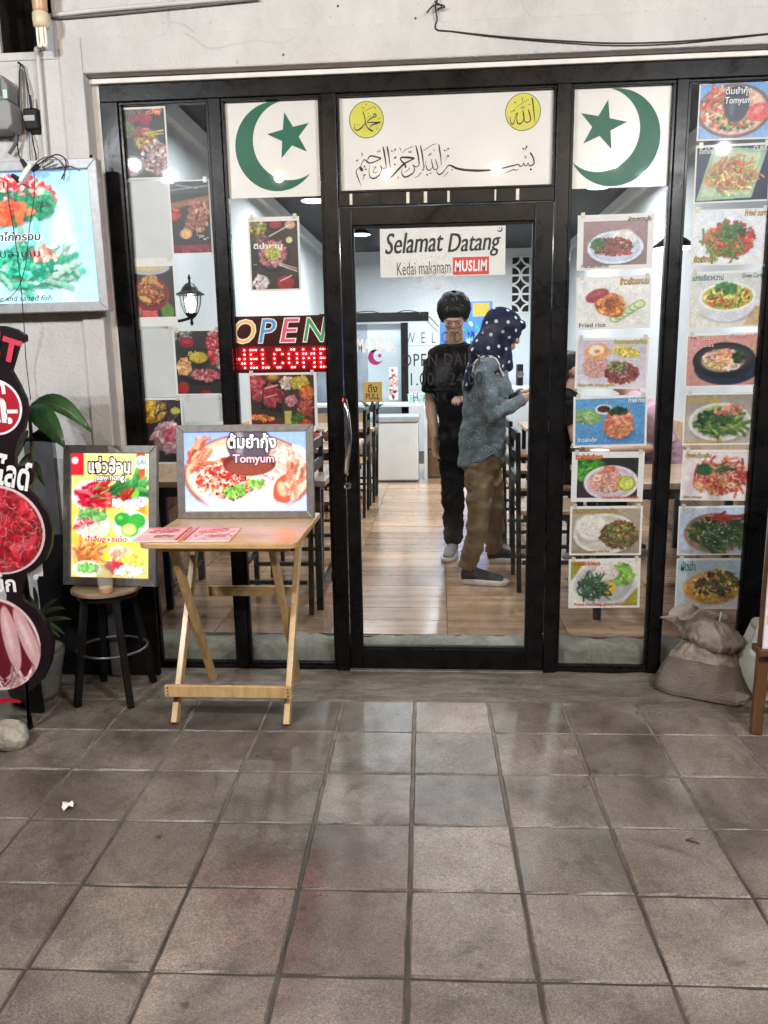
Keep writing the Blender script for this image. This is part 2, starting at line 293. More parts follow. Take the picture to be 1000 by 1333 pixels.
# ------------------------------------------------------------------ mesh helpers
class MB:
    def __init__(s): s.v = []; s.f = []
    def add(s, vs, fs):
        n = len(s.v); s.v += [tuple(p) for p in vs]; s.f += [tuple(i+n for i in f) for f in fs]; return s
    def box(s, x0, x1, y0, y1, z0, z1):
        v = [(x, y, z) for z in (z0, z1) for y in (y0, y1) for x in (x0, x1)]
        return s.add(v, [(0, 2, 3, 1), (4, 5, 7, 6), (0, 1, 5, 4), (2, 6, 7, 3), (0, 4, 6, 2), (1, 3, 7, 5)])
    def beam(s, a, b, w, h, up=(0, 0, 1)):
        a, b = Vector(a), Vector(b); t = (b-a).normalized(); u = Vector(up)
        if abs(t.dot(u)) > .95: u = Vector((0, 1, 0))
        x = t.cross(u).normalized(); y = x.cross(t)
        vs = [p+x*(i*w/2)+y*(j*h/2) for p in (a, b) for j in (-1, 1) for i in (-1, 1)]
        return s.add(vs, [(0, 2, 3, 1), (4, 5, 7, 6), (0, 1, 5, 4), (2, 6, 7, 3), (0, 4, 6, 2), (1, 3, 7, 5)])
    def tube(s, pts, r, n=8, cap=True):
        pts = [Vector(p) for p in pts]; rs = r if hasattr(r, '__len__') else [r]*len(pts)
        t0 = (pts[1]-pts[0]).normalized(); u = Vector((0, 0, 1)) if abs(t0.z) < .9 else Vector((1, 0, 0)); x = t0.cross(u).normalized()
        vs = []
        for i, p in enumerate(pts):
            t = (pts[min(i+1, len(pts)-1)]-pts[max(i-1, 0)]).normalized(); x = (x-t*x.dot(t)).normalized(); y = t.cross(x)
            vs += [p+(x*math.cos(2*math.pi*k/n)+y*math.sin(2*math.pi*k/n))*rs[i] for k in range(n)]
        fs = [(i*n+k, i*n+(k+1) % n, (i+1)*n+(k+1) % n, (i+1)*n+k) for i in range(len(pts)-1) for k in range(n)]
        if cap: fs += [tuple(range(n))[::-1], tuple((len(pts)-1)*n+k for k in range(n))]
        return s.add(vs, fs)
    def lathe(s, prof, n=24, c=(0, 0, 0), axis=2):
        vs = []
        for r, z in prof:
            for k in range(n):
                a = 2*math.pi*k/n; p = [r*math.cos(a), r*math.sin(a), z]
                if axis == 1: p = [p[0], -z, p[1]]
                if axis == 0: p = [z, p[0], p[1]]
                vs.append((p[0]+c[0], p[1]+c[1], p[2]+c[2]))
        m = len(prof)
        fs = [(i*n+k, i*n+(k+1) % n, (i+1)*n+(k+1) % n, (i+1)*n+k) for i in range(m-1) for k in range(n)]
        fs += [tuple(range(n))[::-1], tuple((m-1)*n+k for k in range(n))]
        return s.add(vs, fs)
    def prism(s, poly, y0, y1):           # outline in x,z extruded along y
        n = len(poly); vs = [(x, y0, z) for x, z in poly]+[(x, y1, z) for x, z in poly]
        fs = [tuple(range(n)), tuple(range(2*n-1, n-1, -1))]+[(i, n+i, n+(i+1) % n, (i+1) % n) for i in range(n)]
        return s.add(vs, fs)
    def flat(s, poly, z):                 # outline in x,y at height z
        return s.add([(x, y, z) for x, y in poly], [tuple(range(len(poly)))])
    def loft(s, path, side=(1, 0, 0), n=16, cap=.5):   # path: (point, rx, ry); rx lies along side
        P = [Vector(p[0]) for p in path]; rx = [p[1] for p in path]; ry = [p[2] for p in path]; vs = []; rings = []
        S = Vector(side)
        t = (P[0]-P[1]).normalized(); t2 = (P[-1]-P[-2]).normalized()
        seq = [(P[0]+t*min(rx[0], ry[0])*cap*k, rx[0]*q, ry[0]*q) for k, q in ((1, .25), (.8, .6), (.45, .88))] if cap else []
        seq += list(zip(P, rx, ry))
        seq += [(P[-1]+t2*min(rx[-1], ry[-1])*cap*k, rx[-1]*q, ry[-1]*q) for k, q in ((.45, .88), (.8, .6), (1, .25))] if cap else []
        for i, (p, a, b) in enumerate(seq):
            q0 = seq[max(i-1, 0)][0]; q1 = seq[min(i+1, len(seq)-1)][0]; d = (q1-q0)
            d = d.normalized() if d.length > 1e-9 else Vector((0, 0, 1))
            x = S-d*S.dot(d)
            if x.length < .05: x = Vector((0, 1, 0))-d*d.y
            x.normalize(); y = d.cross(x)
            vs += [p+x*a*math.cos(2*math.pi*k/n)+y*b*math.sin(2*math.pi*k/n) for k in range(n)]
        m = len(seq); fs = [(i*n+k, i*n+(k+1) % n, (i+1)*n+(k+1) % n, (i+1)*n+k) for i in range(m-1) for k in range(n)]
        fs += [tuple(range(n))[::-1], tuple((m-1)*n+k for k in range(n))]
        return s.add(vs, fs)
    def ball(s, c, rx, ry=None, rz=None, rot=None, n=14, m=9):
        ry = ry or rx; rz = rz or rx; c = Vector(c); vs = []
        for i in range(m+1):
            th = math.pi*(i+.02)/(m+.04)
            for k in range(n):
                a = 2*math.pi*k/n; p = Vector((rx*math.sin(th)*math.cos(a), ry*math.sin(th)*math.sin(a), rz*math.cos(th)))
                if rot is not None: p = rot @ p
                vs.append(c+p)
        fs = [(i*n+k, (i+1)*n+k, (i+1)*n+(k+1) % n, i*n+(k+1) % n) for i in range(m) for k in range(n)]
        fs += [tuple(range(n)), tuple(m*n+k for k in range(n))[::-1]]
        return s.add(vs, fs)
    def mesh(s, name, org=None, smooth=False):
        me = bpy.data.meshes.new(name); o = org or (0, 0, 0)
        me.from_pydata([(p[0]-o[0], p[1]-o[1], p[2]-o[2]) for p in s.v], [], s.f); me.update()
        if smooth: me.polygons.foreach_set('use_smooth', [True]*len(me.polygons))
        return me

ORG = {}
def link(name, data, parent=None):
    o = bpy.data.objects.new(name, data); COL.objects.link(o)
    if parent is not None: o.parent = parent; ORG[o.name] = ORG.get(parent.name, (0, 0, 0))
    return o
def tag(o, label=None, cat=None, group=None, kind=None):
    for k, v in (('label', label), ('category', cat), ('group', group), ('kind', kind)):
        if v: o[k] = v
    return o
def thing(name, label, cat, loc=(0, 0, 0), group=None, local=False):
    o = bpy.data.objects.new(name, None); COL.objects.link(o); o.empty_display_size = .1; o.location = loc
    ORG[o.name] = (0, 0, 0) if local else tuple(loc)
    return tag(o, label, cat, group)
def part(name, mb, m, parent=None, bevel=0, smooth=False, seg=2):
    me = mb.mesh(name, ORG.get(parent.name) if parent is not None else None, smooth) if isinstance(mb, MB) else mb
    mm = K[m] if isinstance(m, str) else m
    if not me.materials: me.materials.append(mm)
    o = link(name, me, parent)
    if bevel:
        b = o.modifiers.new('bevel', 'BEVEL'); b.width = bevel; b.segments = seg; b.limit_method = 'ANGLE'; b.angle_limit = R(40)
    return o
def struct(name, mb, m, bevel=0): return tag(part(name, mb, m, None, bevel), kind='structure')
def copy_tree(o, parent=None):
    c = o.copy(); COL.objects.link(c); c.parent = parent
    for ch in list(o.children): copy_tree(ch, c)
    return c
def sweep(pts, n=6):                      # smooth curve through points
    pts = [Vector(p) for p in pts]; out = []
    for i in range(len(pts)-1):
        p0, p1, p2, p3 = pts[max(i-1, 0)], pts[i], pts[i+1], pts[min(i+2, len(pts)-1)]
        for k in range(n):
            t = k/n; out.append(.5*((2*p1)+(p2-p0)*t+(2*p0-5*p1+4*p2-p3)*t*t+(3*p1-p0-3*p2+p3)*t**3))
    return out+[pts[-1]]
def remesh(mb, voxel, it=4, fac=.5):
    me = mb.mesh('tmp'); o = bpy.data.objects.new('tmp', me); COL.objects.link(o)
    r = o.modifiers.new('r', 'REMESH'); r.mode = 'VOXEL'; r.voxel_size = voxel; r.use_smooth_shade = True
    if it:
        q = o.modifiers.new('s', 'SMOOTH'); q.iterations = it; q.factor = fac
    dg = bpy.context.evaluated_depsgraph_get(); out = bpy.data.meshes.new_from_object(o.evaluated_get(dg))
    bpy.data.objects.remove(o); bpy.data.meshes.remove(me)
    out.materials.clear(); out.polygons.foreach_set('use_smooth', [True]*len(out.polygons)); return out
def shift(me, org):
    me.transform(Matrix.Translation(-Vector(org))); return me
def wrinkle(me, amp, scale, seed=0, aniso=(1, 1, 1)):
    from mathutils import noise
    n = len(me.vertices); co = np.empty(n*3); me.vertices.foreach_get('co', co); co = co.reshape(-1, 3)
    no = np.empty(n*3); me.vertices.foreach_get('normal', no); no = no.reshape(-1, 3)
    d = np.array([noise.fractal(Vector((p[0]*aniso[0]*scale+seed, p[1]*aniso[1]*scale, p[2]*aniso[2]*scale)), .6, 2.0, 3) for p in co])
    co += no*(d*amp)[:, None]; me.vertices.foreach_set('co', co.ravel()); me.update(); return me

# ------------------------------------------------------------------ lettering
_TX = {}
def text_mesh(s, bold=0, shear=0, space=1, res=3):
    key = (s, bold, shear, space, res)
    if key in _TX: return _TX[key]
    c = bpy.data.curves.new('t', 'FONT'); c.body = s; c.resolution_u = res; c.offset = bold; c.shear = shear; c.space_character = space
    o = bpy.data.objects.new('t', c); COL.objects.link(o)
    dg = bpy.context.evaluated_depsgraph_get(); me = bpy.data.meshes.new_from_object(o.evaluated_get(dg))
    v = np.array([p.co[:] for p in me.vertices]).reshape(-1, 3); f = [tuple(p.vertices) for p in me.polygons]
    bpy.data.objects.remove(o); bpy.data.curves.remove(c); bpy.data.meshes.remove(me)
    _TX[key] = (v, f); return v, f
def lettering(parent, s, box, m, y=-.0016, bold=0, shear=0, space=1, out=None, outw=.05, name='lettering', keep=False, rot=0, double=0, apart=False):
    """letters fitted into box (x0,z0,x1,z1) of the parent's own x,z plane, facing -y"""
    x0, z0, x1, z1 = box; v0, _ = text_mesh(s, bold, shear, space)
    mn, mx = v0.min(0), v0.max(0); sx = (x1-x0)/(mx[0]-mn[0]); sz = (z1-z0)/(mx[1]-mn[1])
    if keep: sx = sz = min(sx, sz)
    cx, cz = (x0+x1)/2, (z0+z1)/2; mid = (mn+mx)/2
    def put(v, yy, dx=0):
        a = (v[:, 0]-mid[0])*sx+dx; b = (v[:, 1]-mid[1])*sz; c, q = math.cos(rot), math.sin(rot)
        return [(cx+a[i]*c-b[i]*q, yy, cz+a[i]*q+b[i]*c) for i in range(len(v))]
    if out:
        v, f = text_mesh(s, bold+outw, shear, space); part(name+'_outline', MB().add(put(v, y), f), out, parent); y -= .0006
    v, f = text_mesh(s, bold, shear, space); mb = MB().add(put(v, y), f)
    for k in range(1, 3 if double else 0): mb.add(put(v, y-.0003*k, double*k), f)
    if apart:                              # every letter its own piece
        par = list(range(len(v)))
        def find(i):
            while par[i] != i: par[i] = par[par[i]]; i = par[i]
            return i
        for q in f:
            for i in q[1:]: par[find(i)] = find(q[0])
        isl = {}
        for q in f: isl.setdefault(find(q[0]), []).append(q)
        for qs in isl.values():
            ids = sorted({i for q in qs for i in q}); mp = {i: k for k, i in enumerate(ids)}
            part('letter', MB().add([mb.v[i] for i in ids], [tuple(mp[i] for i in q) for q in qs]), m, parent)
        return None
    return part(name, mb, m, parent)

# ------------------------------------------------------------------ painter for printed pictures (colours of flat print only)
class Cv:
    def __init__(s, w, h, bg, seed=1):
        s.w, s.h = w, h; s.A = w/h; s.a = np.ones((h, w, 3))*np.array(bg); s.r = np.random.RandomState(seed)
        s.X, s.Y = np.meshgrid((np.arange(w)+.5)/h, (np.arange(h)+.5)/h)
    def _win(s, cx, cy, q):
        x0 = max(0, int((cx-q)*s.h)); x1 = min(s.w, int((cx+q)*s.h)+2); y0 = max(0, int((cy-q)*s.h)); y1 = min(s.h, int((cy+q)*s.h)+2)
        return (slice(y0, y1), slice(x0, x1)) if x1 > x0 and y1 > y0 else None
    def ell(s, cx, cy, rx, ry, col, rot=0, a=1, soft=.12, wob=0, hole=0):
        q = max(rx, ry)*1.35; wd = s._win(cx, cy, q)
        if wd is None: return s
        x = s.X[wd]-cx; y = s.Y[wd]-cy; c, n = math.cos(rot), math.sin(rot); u = (x*c+y*n)/rx; v = (-x*n+y*c)/ry; r = np.sqrt(u*u+v*v)
        if wob:
            t = np.arctan2(v, u); p = s.r.rand(3)*6.3; r = r*(1+wob*(np.sin(2*t+p[0])+.7*np.sin(3*t+p[1])+.5*np.sin(5*t+p[2]))/1.6)
        m = np.clip((1-r)/max(soft, .02)+.5*0, 0, 1)*a
        if hole: m = m*np.clip((r-hole)/max(soft, .02), 0, 1)
        s.a[wd] = s.a[wd]*(1-m[..., None])+np.array(col)*m[..., None]; return s
    def rect(s, x0, y0, x1, y1, col, a=1):
        m = ((s.X >= x0) & (s.X <= x1) & (s.Y >= y0) & (s.Y <= y1))*a
        s.a = s.a*(1-m[..., None])+np.array(col)*m[..., None]; return s
    def grad(s, top, bot, x=False):
        t = (s.X/s.A if x else s.Y)[..., None]; s.a = np.array(bot)*(1-t)+np.array(top)*t; return s
    def poly(s, pts, col, a=1):
        m = np.zeros(s.X.shape, bool); j = len(pts)-1
        for i in range(len(pts)):
            (xi, yi), (xj, yj) = pts[i], pts[j]; m ^= ((yi > s.Y) != (yj > s.Y)) & (s.X < (xj-xi)*(s.Y-yi)/(yj-yi+1e-9)+xi); j = i
        m = m*a; s.a = s.a*(1-m[..., None])+np.array(col)*m[..., None]; return s
    def line(s, x0, y0, x1, y1, w, col, a=1):
        d = math.hypot(x1-x0, y1-y0)+1e-9; ux, uy = (x1-x0)/d, (y1-y0)/d; px = s.X-x0; py = s.Y-y0
        t = np.clip(px*ux+py*uy, 0, d); r = np.hypot(px-t*ux, py-t*uy); m = np.clip((w-r)/(w*.4), 0, 1)*a
        s.a = s.a*(1-m[..., None])+np.array(col)*m[..., None]; return s
    def scat(s, cx, cy, rx, ry, n, sz, pal, el=1.7, wob=.25, hl=.45, sh=.4):
        pts = []; n = int(n*2.4); sz = sz*.61
        for _ in range(n):
            t = s.r.rand()*6.283; q = math.sqrt(s.r.rand()); pts.append((cx+rx*q*math.cos(t), cy+ry*q*math.sin(t)))
        for x, y in sorted(pts, key=lambda p: -p[1]):
            z = sz*(.55+.8*s.r.rand()); e = 1+(el-1)*s.r.rand(); ro = s.r.rand()*3.14; c = np.array(pal[s.r.randint(len(pal))])*(.75+.45*s.r.rand())
            s.ell(x+.1*z, y-.35*z, z*e*1.1, z*1.1, np.array(c)*.25, ro, sh, .5); s.ell(x, y, z*e, z, np.clip(c, 0, 1), ro, 1, .3, wob)
            if hl: s.ell(x-.2*z, y+.3*z, z*e*.4, z*.28, np.clip(c*.5+.55, 0, 1), ro, hl, .8)
        return s
    def strand(s, cx, cy, rx, ry, n, ln, w, pal, ang=None, spread=3.14, bend=.6):
        for _ in range(n):
            t = s.r.rand()*6.283; q = math.sqrt(s.r.rand()); x = cx+rx*q*math.cos(t); y = cy+ry*q*math.sin(t)
            d = (ang if ang is not None else 0)+(s.r.rand()-.5)*spread; c = np.array(pal[s.r.randint(len(pal))])*(.7+.5*s.r.rand()); b = (s.r.rand()-.5)*bend
            k = 5; st = ln*(.6+.7*s.r.rand())/k
            for i in range(k):
                s.ell(x, y-w*.6, st*.8, w*1.2, c*.3, d, .35, .5); s.ell(x, y, st*.8, w, np.clip(c, 0, 1), d, 1, .35); s.ell(x, y+w*.35, st*.6, w*.3, np.clip(c*.6+.4, 0, 1), d, .5, .6)
                x += st*math.cos(d); y += st*math.sin(d); d += b
        return s
    def plate(s, cx, cy, rx, ry, col, rim=None, sh=.35):
        s.ell(cx+.02, cy-.05, rx*1.06, ry*1.08, (.12, .11, .12), 0, sh, .3); s.ell(cx, cy, rx, ry, rim or np.clip(np.array(col)*1.08, 0, 1), 0, 1, .04); s.ell(cx, cy, rx*.9, ry*.88, np.array(col)*.93, 0, 1, .08)
        s.ell(cx, cy+.01, rx*.8, ry*.78, col, 0, 1, .2); return s
    def rice(s, cx, cy, rx, ry, col=(.93, .91, .88)):
        s.ell(cx+.02, cy-.04, rx*1.1, ry*1.05, (.3, .28, .27), 0, .4, .4); s.ell(cx, cy, rx, ry, col, 0, 1, .2, .06)
        s.scat(cx, cy, rx*.92, ry*.9, 70, .016, [col, tuple(np.array(col)*.9), (.98, .97, .96)], 2.2, .1, .3, .25); return s
    def grain(s, amp=.05):
        n = s.r.randn(s.h//2+1, s.w//2+1, 1).repeat(2, 0).repeat(2, 1)[:s.h, :s.w]; m = s.r.randn(s.h//6+1, s.w//6+1, 1).repeat(6, 0).repeat(6, 1)[:s.h, :s.w]
        for _ in range(3): m = (m+np.roll(m, 2, 0)+np.roll(m, 2, 1)+np.roll(m, -2, 0)+np.roll(m, -2, 1))/5
        for _ in range(1): s.a = (s.a*4+np.roll(s.a, 1, 0)+np.roll(s.a, -1, 0)+np.roll(s.a, 1, 1)+np.roll(s.a, -1, 1))/8
        sat = (s.a.max(2)-s.a.min(2))[..., None]; n1 = s.r.randn(s.h, s.w, 1); n1 = (n1+np.roll(n1, 1, 0)+np.roll(n1, 1, 1))/1.7; q = 1.0 if amp > .03 else .0; s.a = np.clip(s.a*(1+q*(.09*sat*n1+.08*sat*n)), 0, 1.2)
        s.a = s.a*(1+.6*amp*s.r.randn(s.h, s.w, 1)+amp*.6*n+amp*.9*m); return s
    def mesh(s, name, w, h, y=0, x0=0, z0=0, keep=None):
        """grid of the picture's own size: one vertex for each point of colour"""
        W_, H_ = s.w, s.h; xs = np.linspace(x0, x0+w, W_); zs = np.linspace(z0, z0+h, H_); gx, gz = np.meshgrid(xs, zs)
        co = np.stack([gx, np.full_like(gx, y), gz], -1).reshape(-1, 3)
        i = np.arange(W_*H_).reshape(H_, W_); q = np.stack([i[:-1, :-1], i[:-1, 1:], i[1:, 1:], i[1:, :-1]], -1).reshape(-1, 4)
        if keep is not None:
            k = keep(s.X, s.Y); kk = (k[:-1, :-1] & k[:-1, 1:] & k[1:, 1:] & k[1:, :-1]).reshape(-1); q = q[kk]
        me = bpy.data.meshes.new(name); me.vertices.add(len(co)); me.vertices.foreach_set('co', co.ravel()); n = len(q)
        me.loops.add(n*4); me.loops.foreach_set('vertex_index', q.ravel().astype(np.int32)); me.polygons.add(n); me.polygons.foreach_set('loop_start', np.arange(0, n*4, 4, dtype=np.int32))
        me.update(calc_edges=True); at = me.color_attributes.new('ink', 'FLOAT_COLOR', 'POINT')
        c = np.clip(s.a, 0, 1); c = np.where(c <= .04045, c/12.92, ((c+.055)/1.055)**2.4); c = np.concatenate([c.reshape(-1, 3), np.ones((W_*H_, 1))], 1)
        at.data.foreach_set('color', c.astype(np.float32).ravel()); return me

# ================================================================== SETTING
ZF = 0.12                                  # level of the shop floor
XL, XR, YB, ZC = -1.49, 1.66, 7.5, 2.79    # room inside
TA = 0.0189                                # paving runs a degree askew of the shopfront
def tg(i, j):                              # corner of the paving grid
    x, y = i*.3, -j*.3; return (-.0997+x*math.cos(TA)-y*math.sin(TA), -.5866+x*math.sin(TA)+y*math.cos(TA))
ground = struct('pavement', MB().flat([(-60, -60), (60, -60), (60, .02), (-60, .02)], -.0046), 'grout')
def tile_mesh(w, h, rs):
    mb = MB(); o = []; K_ = 5
    for (ax, ay), (bx, by) in (((-1, -1), (1, -1)), ((1, -1), (1, 1)), ((1, 1), (-1, 1)), ((-1, 1), (-1, -1))):
        for k in range(K_):
            t = k/K_; x = (ax+(bx-ax)*t)*w/2; y = (ay+(by-ay)*t)*h/2; q = rs.uniform(-.0014, .0008)-(.003 if k == 0 and rs.random() < .3 else 0); d = math.hypot(x, y); o.append((x*(1+q/d), y*(1+q/d)))
    n = len(o); c = [rs.uniform(.003, .0065) for _ in o]; i = [(x*(1-c[k]/math.hypot(x, y)), y*(1-c[k]/math.hypot(x, y))) for k, (x, y) in enumerate(o)]
    mb.add([(x, y, -.03) for x, y in o]+[(x, y, -.0052) for x, y in o]+[(x, y, rs.uniform(-.0006, .0006)) for x, y in i], [(r*n+k, r*n+(k+1) % n, (r+1)*n+(k+1) % n, (r+1)*n+k) for r in (0, 1) for k in range(n)]+[tuple(2*n+k for k in range(n))])
    return mb
rs = random.Random(3)
tiles = []
for k in range(6):
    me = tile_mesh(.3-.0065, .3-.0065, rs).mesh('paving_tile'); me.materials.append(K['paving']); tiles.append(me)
short = []
for k in range(3):
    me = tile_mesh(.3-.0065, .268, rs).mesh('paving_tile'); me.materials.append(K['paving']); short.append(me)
for j in range(-1, 10):
    for i in range(-8, 8):
        if j == -1 and i in (-7, -8): continue
        x0, y0 = tg(i, j); x1, y1 = tg(i+1, j+1)
        o = link('paving_tile', (short if j == -1 else tiles)[rs.randrange(3 if j == -1 else 6)], ground)
        o.location = ((x0+x1)/2, (y0+y1)/2-(.0135 if j == -1 else 0), rs.uniform(-.0015, .0015))
        o.rotation_euler = (0, 0, TA+rs.uniform(-.004, .004)+rs.choice((0, math.pi)))
# rough cement strip between the first tiles and the shopfront, spilling over the tiles at the right
from mathutils import noise as mn
def strip():
    mb = MB(); nx, ny = 170, 22; xs = [-2.6+5.2*i/nx for i in range(nx+1)]
    for i, x in enumerate(xs):
        e = -.298+.03*mn.noise(Vector((x*3, 0, 1)))+.02*mn.noise(Vector((x*11, 2, 1)))
        if x > .7: e -= .30*min(1, (x-.7)/.55)
        if x < -1.1: e -= .02
        for k in range(ny+1):
            t = k/ny; y = e+(.03-e)*t; d = min(1, t*5.5)
            z = -.004+d*(.004+.005*mn.fractal(Vector((x*6, y*9, 3)), .8, 2, 4))+.004*t
            mb.v.append((x, y, z))
    n = ny+1
    mb.f = [(i*n+k, (i+1)*n+k, (i+1)*n+k+1, i*n+k+1) for i in range(nx) for k in range(ny)]
    return mb
cs = part('cement_strip', strip(), 'strip', ground, smooth=True)

# room inside
floor = struct('floor', MB().box(XL-.05, XR+.05, .14, YB, -.05, ZF-.004), M('floor_joint', (.04, .03, .022), (.07, .055, .04), 6, rough=.7))
fm = MB().box(-.2778, .2778, -.0978, .0978, -.006, 0).mesh('floor_tile'); fm.materials.append(K['floorwood'])
for c in range(-3, 3):
    for r in range(30):
        x0, x1 = .035+c*.56, .035+(c+1)*.56
        cx = (max(x0, XL)+min(x1, XR))/2; sx = (min(x1, XR)-max(x0, XL))/.56
        if sx < .05: continue
        o = link('floor_tile', fm, floor); o.location = (cx, .26+r*.20, ZF+rs.uniform(0, .0006)); o.scale = (sx, 1, 1)
def curb():
    mb = MB(); nx = 150
    prof = [(.052, -.03), (.052, .05), (.056, .085), (.068, .108), (.095, .119), (.13, .122), (.158, .12), (.158, -.03)]
    for i in range(nx+1):
        x = XL-.1+(XR-XL+.2)*i/nx
        for y, z in prof:
            q = mn.fractal(Vector((x*9, y*20, z*20)), .9, 2, 4); mb.v.append((x, min(y+.020*q-(.004 if y < .1 else 0), .159), z+.014*q*(1 if z > 0 else 0)))
    n = len(prof); mb.f = [(i*n+k, (i+1)*n+k, (i+1)*n+k+1, i*n+k+1) for i in range(nx) for k in range(n-1)]
    return mb
tag(part('curb', curb(), 'curb', None, smooth=True), kind='structure')
wb = MB()
# back wall with openings for three breeze blocks in one column and one more column
bx0, bx1 = .985, 1.215; bz = [(2.455, 2.68), (2.215, 2.44), (1.975, 2.20)]
struct('wall_back', MB().box(XL-.1, XR+.1, YB, YB+.1, 0, 3.0), 'wallblue')
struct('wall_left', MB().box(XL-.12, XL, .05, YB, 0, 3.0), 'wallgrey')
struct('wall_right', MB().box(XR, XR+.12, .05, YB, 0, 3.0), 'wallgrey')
struct('ceiling', MB().box(XL-.1, XR+.1, .05, YB+.1, ZC, ZC+.1), 'ceiling')
for sx, x0, x1 in ((-1, XL, XL+.05), (1, XR-.05, XR)):
    struct('cornice', MB().box(x0, x1, .06, YB, ZC-.10, ZC-.002), 'wallblue')

# ------------------------------------------------------------------ facade wall
OX0, OX1, OZ = -1.405, 1.415, 2.525        # opening in the plaster
fw = thing('facade_wall', 'weathered pale grey stucco wall around the glazed shopfront', 'wall', (-2.0, -.05, 0))
VX0, VX1, VZ0, VZ1 = -1.735, -1.515, 2.615, 2.95
def wallbox(*a): return MB().box(*a)
for nm, b in (('wall_section', (-6, OX0-.092, -.05, .16, -.02, VZ0)), ('wall_section', (-6, VX0, -.05, .16, VZ0, 3.6)), ('wall_section', (VX1, OX0-.092, -.05, .16, VZ0, 3.6)),
              ('wall_section', (VX0, VX1, -.05, .16, VZ1, 3.6)), ('wall_section', (OX0-.092, 6, -.05, .16, 2.655, 3.6)), ('wall_section', (OX1+.092, 6, -.05, .16, -.02, 2.655))):
    part(nm, wallbox(*b), 'stucco', fw)
part('casing', wallbox(OX0-.092, OX0, -.064, .158, -.02, 2.655), 'stucco', fw, .006)
part('casing', wallbox(OX1, OX1+.092, -.064, .158, -.02, 2.655), 'stucco', fw, .006)
part('lintel', wallbox(OX0, OX1, -.064, .158, OZ, 2.655), 'stucco', fw, .006)
part('recess', MB().box(VX0-.02, VX1+.02, .161, .5, VZ0-.02, VZ1+.02), 'dark', fw)
part('vent_shade_liner', MB().box(VX0, VX0+.004, -.04, .16, VZ0, VZ1).box(VX1-.004, VX1, -.04, .16, VZ0, VZ1).box(VX0+.004, VX1-.004, -.04, .16, VZ0, VZ0+.004).box(VX0+.004, VX1-.004, -.04, .16, VZ1-.004, VZ1), 'dark', fw)  # black liner puts the shade inside the vent into the colour
vf = MB()
for b in ((VX0-.03, VX1+.03, -.056, -.045, VZ0-.03, VZ0), (VX0-.03, VX0, -.056, -.045, VZ0, VZ1), (VX1, VX1+.02, -.056, -.045, VZ0, VZ1)): vf.box(*b)
part('vent_trim', vf, 'pvc', fw, .003)
part('drip_bead', MB().box(OX0, OX1, -.012, .02, 2.502, 2.5215), 'beadwhite', fw, .003)

# ------------------------------------------------------------------ shopfront: black frame, panes, door
sf = thing('shopfront', 'black aluminium framed glass shopfront with door in its middle', 'shopfront', (0, 0, 0))
FD0, FD1 = 0.0, .05
XS = dict(j0=(-1.374, -1.300), m1=(-.928, -.878), m2=(-.470, -.409), m3=(.461, .517), m4=(.918, .963), j1=(1.312, 1.385))
for k, (a, b) in XS.items():
    part('post', MB().box(a, b, FD0-(.004 if k in ('m2', 'm3') else 0), FD1, .0, 2.436), 'frame', sf, .003)
part('top_rail', MB().box(-1.374, 1.385, FD0+.002, FD1, 2.4365, 2.5015), 'frame', sf, .003)
part('top_rail_filler', MB().box(-1.405, 1.415, .012, .048, 2.5017, 2.5245), 'frame', sf)
part('side_filler', MB().box(-1.4045, -1.3745, .012, .048, 0, 2.5015), 'beadwhite', sf)
part('transom_rail', MB().box(-.4088, .4608, FD0+.002, FD1, 2.008, 2.062), 'frame', sf, .003)
for a, b in ((-1.2995, -.9285), (-.8775, -.4705), (.5175, .9175), (.9635, 1.3115)):
    part('sill_rail', MB().box(a, b, FD0+.004, FD1, -.006, .022), 'frame', sf, .003)
    g = MB()
    for x0, x1, z0, z1 in ((a, a+.012, .034, 2.425), (b-.012, b, .034, 2.425), (a, b, 2.425, 2.436), (a, b, .0225, .034)): g.box(x0, x1, .010, .040, z0, z1)
    part('glazing_bead', g, 'frame', sf, .002)
    part('window_pane', MB().box(a+.006, b-.006, .022, .027, .026, 2.432), 'glass', sf)
g = MB()
for x0, x1, z0, z1 in ((-.4088, -.398, 2.0625, 2.436), (.4502, .4608, 2.0625, 2.436), (-.398, .4502, 2.426, 2.436), (-.398, .4502, 2.0625, 2.072)): g.box(x0, x1, .010, .040, z0, z1)
part('glazing_bead', g, 'frame', sf, .002)
part('window_pane', MB().box(-.402, .454, .022, .027, 2.066, 2.432), 'glass', sf)
# leftover tape tabs on the transom rail
for px, w in ((457, .9), (495, 1.3), (531, 1), (554, 1.1), (584, .8), (645, .5), (674, 1)):
    c = W(px, 259-.03*(px-457), -.001); part('tape_tab', MB().box(c.x-.006*w, c.x+.006*w, -.0012, .0015, c.z-.022, c.z+.02), 'tape' if px != 495 else 'gasket', sf)
# door
dl = (-.4055, .4575); st0 = W(459, 400).x+.004; st1 = W(698, 300).x-.004
door = part('door', MB().box(dl[0], st0, .004, .046, .012, 2.003), 'frame', sf, .003)
tag(door, 'black framed glass door with chrome handle')
part('door_stile', MB().box(st1, dl[1], .004, .046, .012, 2.003), 'frame', door, .003)
ztop = W(580, 290).z; zbot = W(580, 846).z
part('door_rail', MB().box(st0, st1, .005, .045, ztop, 2.003), 'frame', door, .003)
part('door_rail', MB().box(st0, st1, .005, .045, .012, zbot), 'frame', door, .003)
part('door_pane', MB().box(st0-.004, st1+.004, .022, .028, zbot-.004, ztop+.004), 'glass2', door)
g = MB()
for a in ((st0, st0+.008, zbot, ztop), (st1-.008, st1, zbot, ztop), (st0+.008, st1-.008, zbot, zbot+.010), (st0+.008, st1-.008, ztop-.008, ztop)): g.box(a[0], a[1], .012, .038, a[2], a[3])
part('door_bead', g, 'gasket', door, .002)
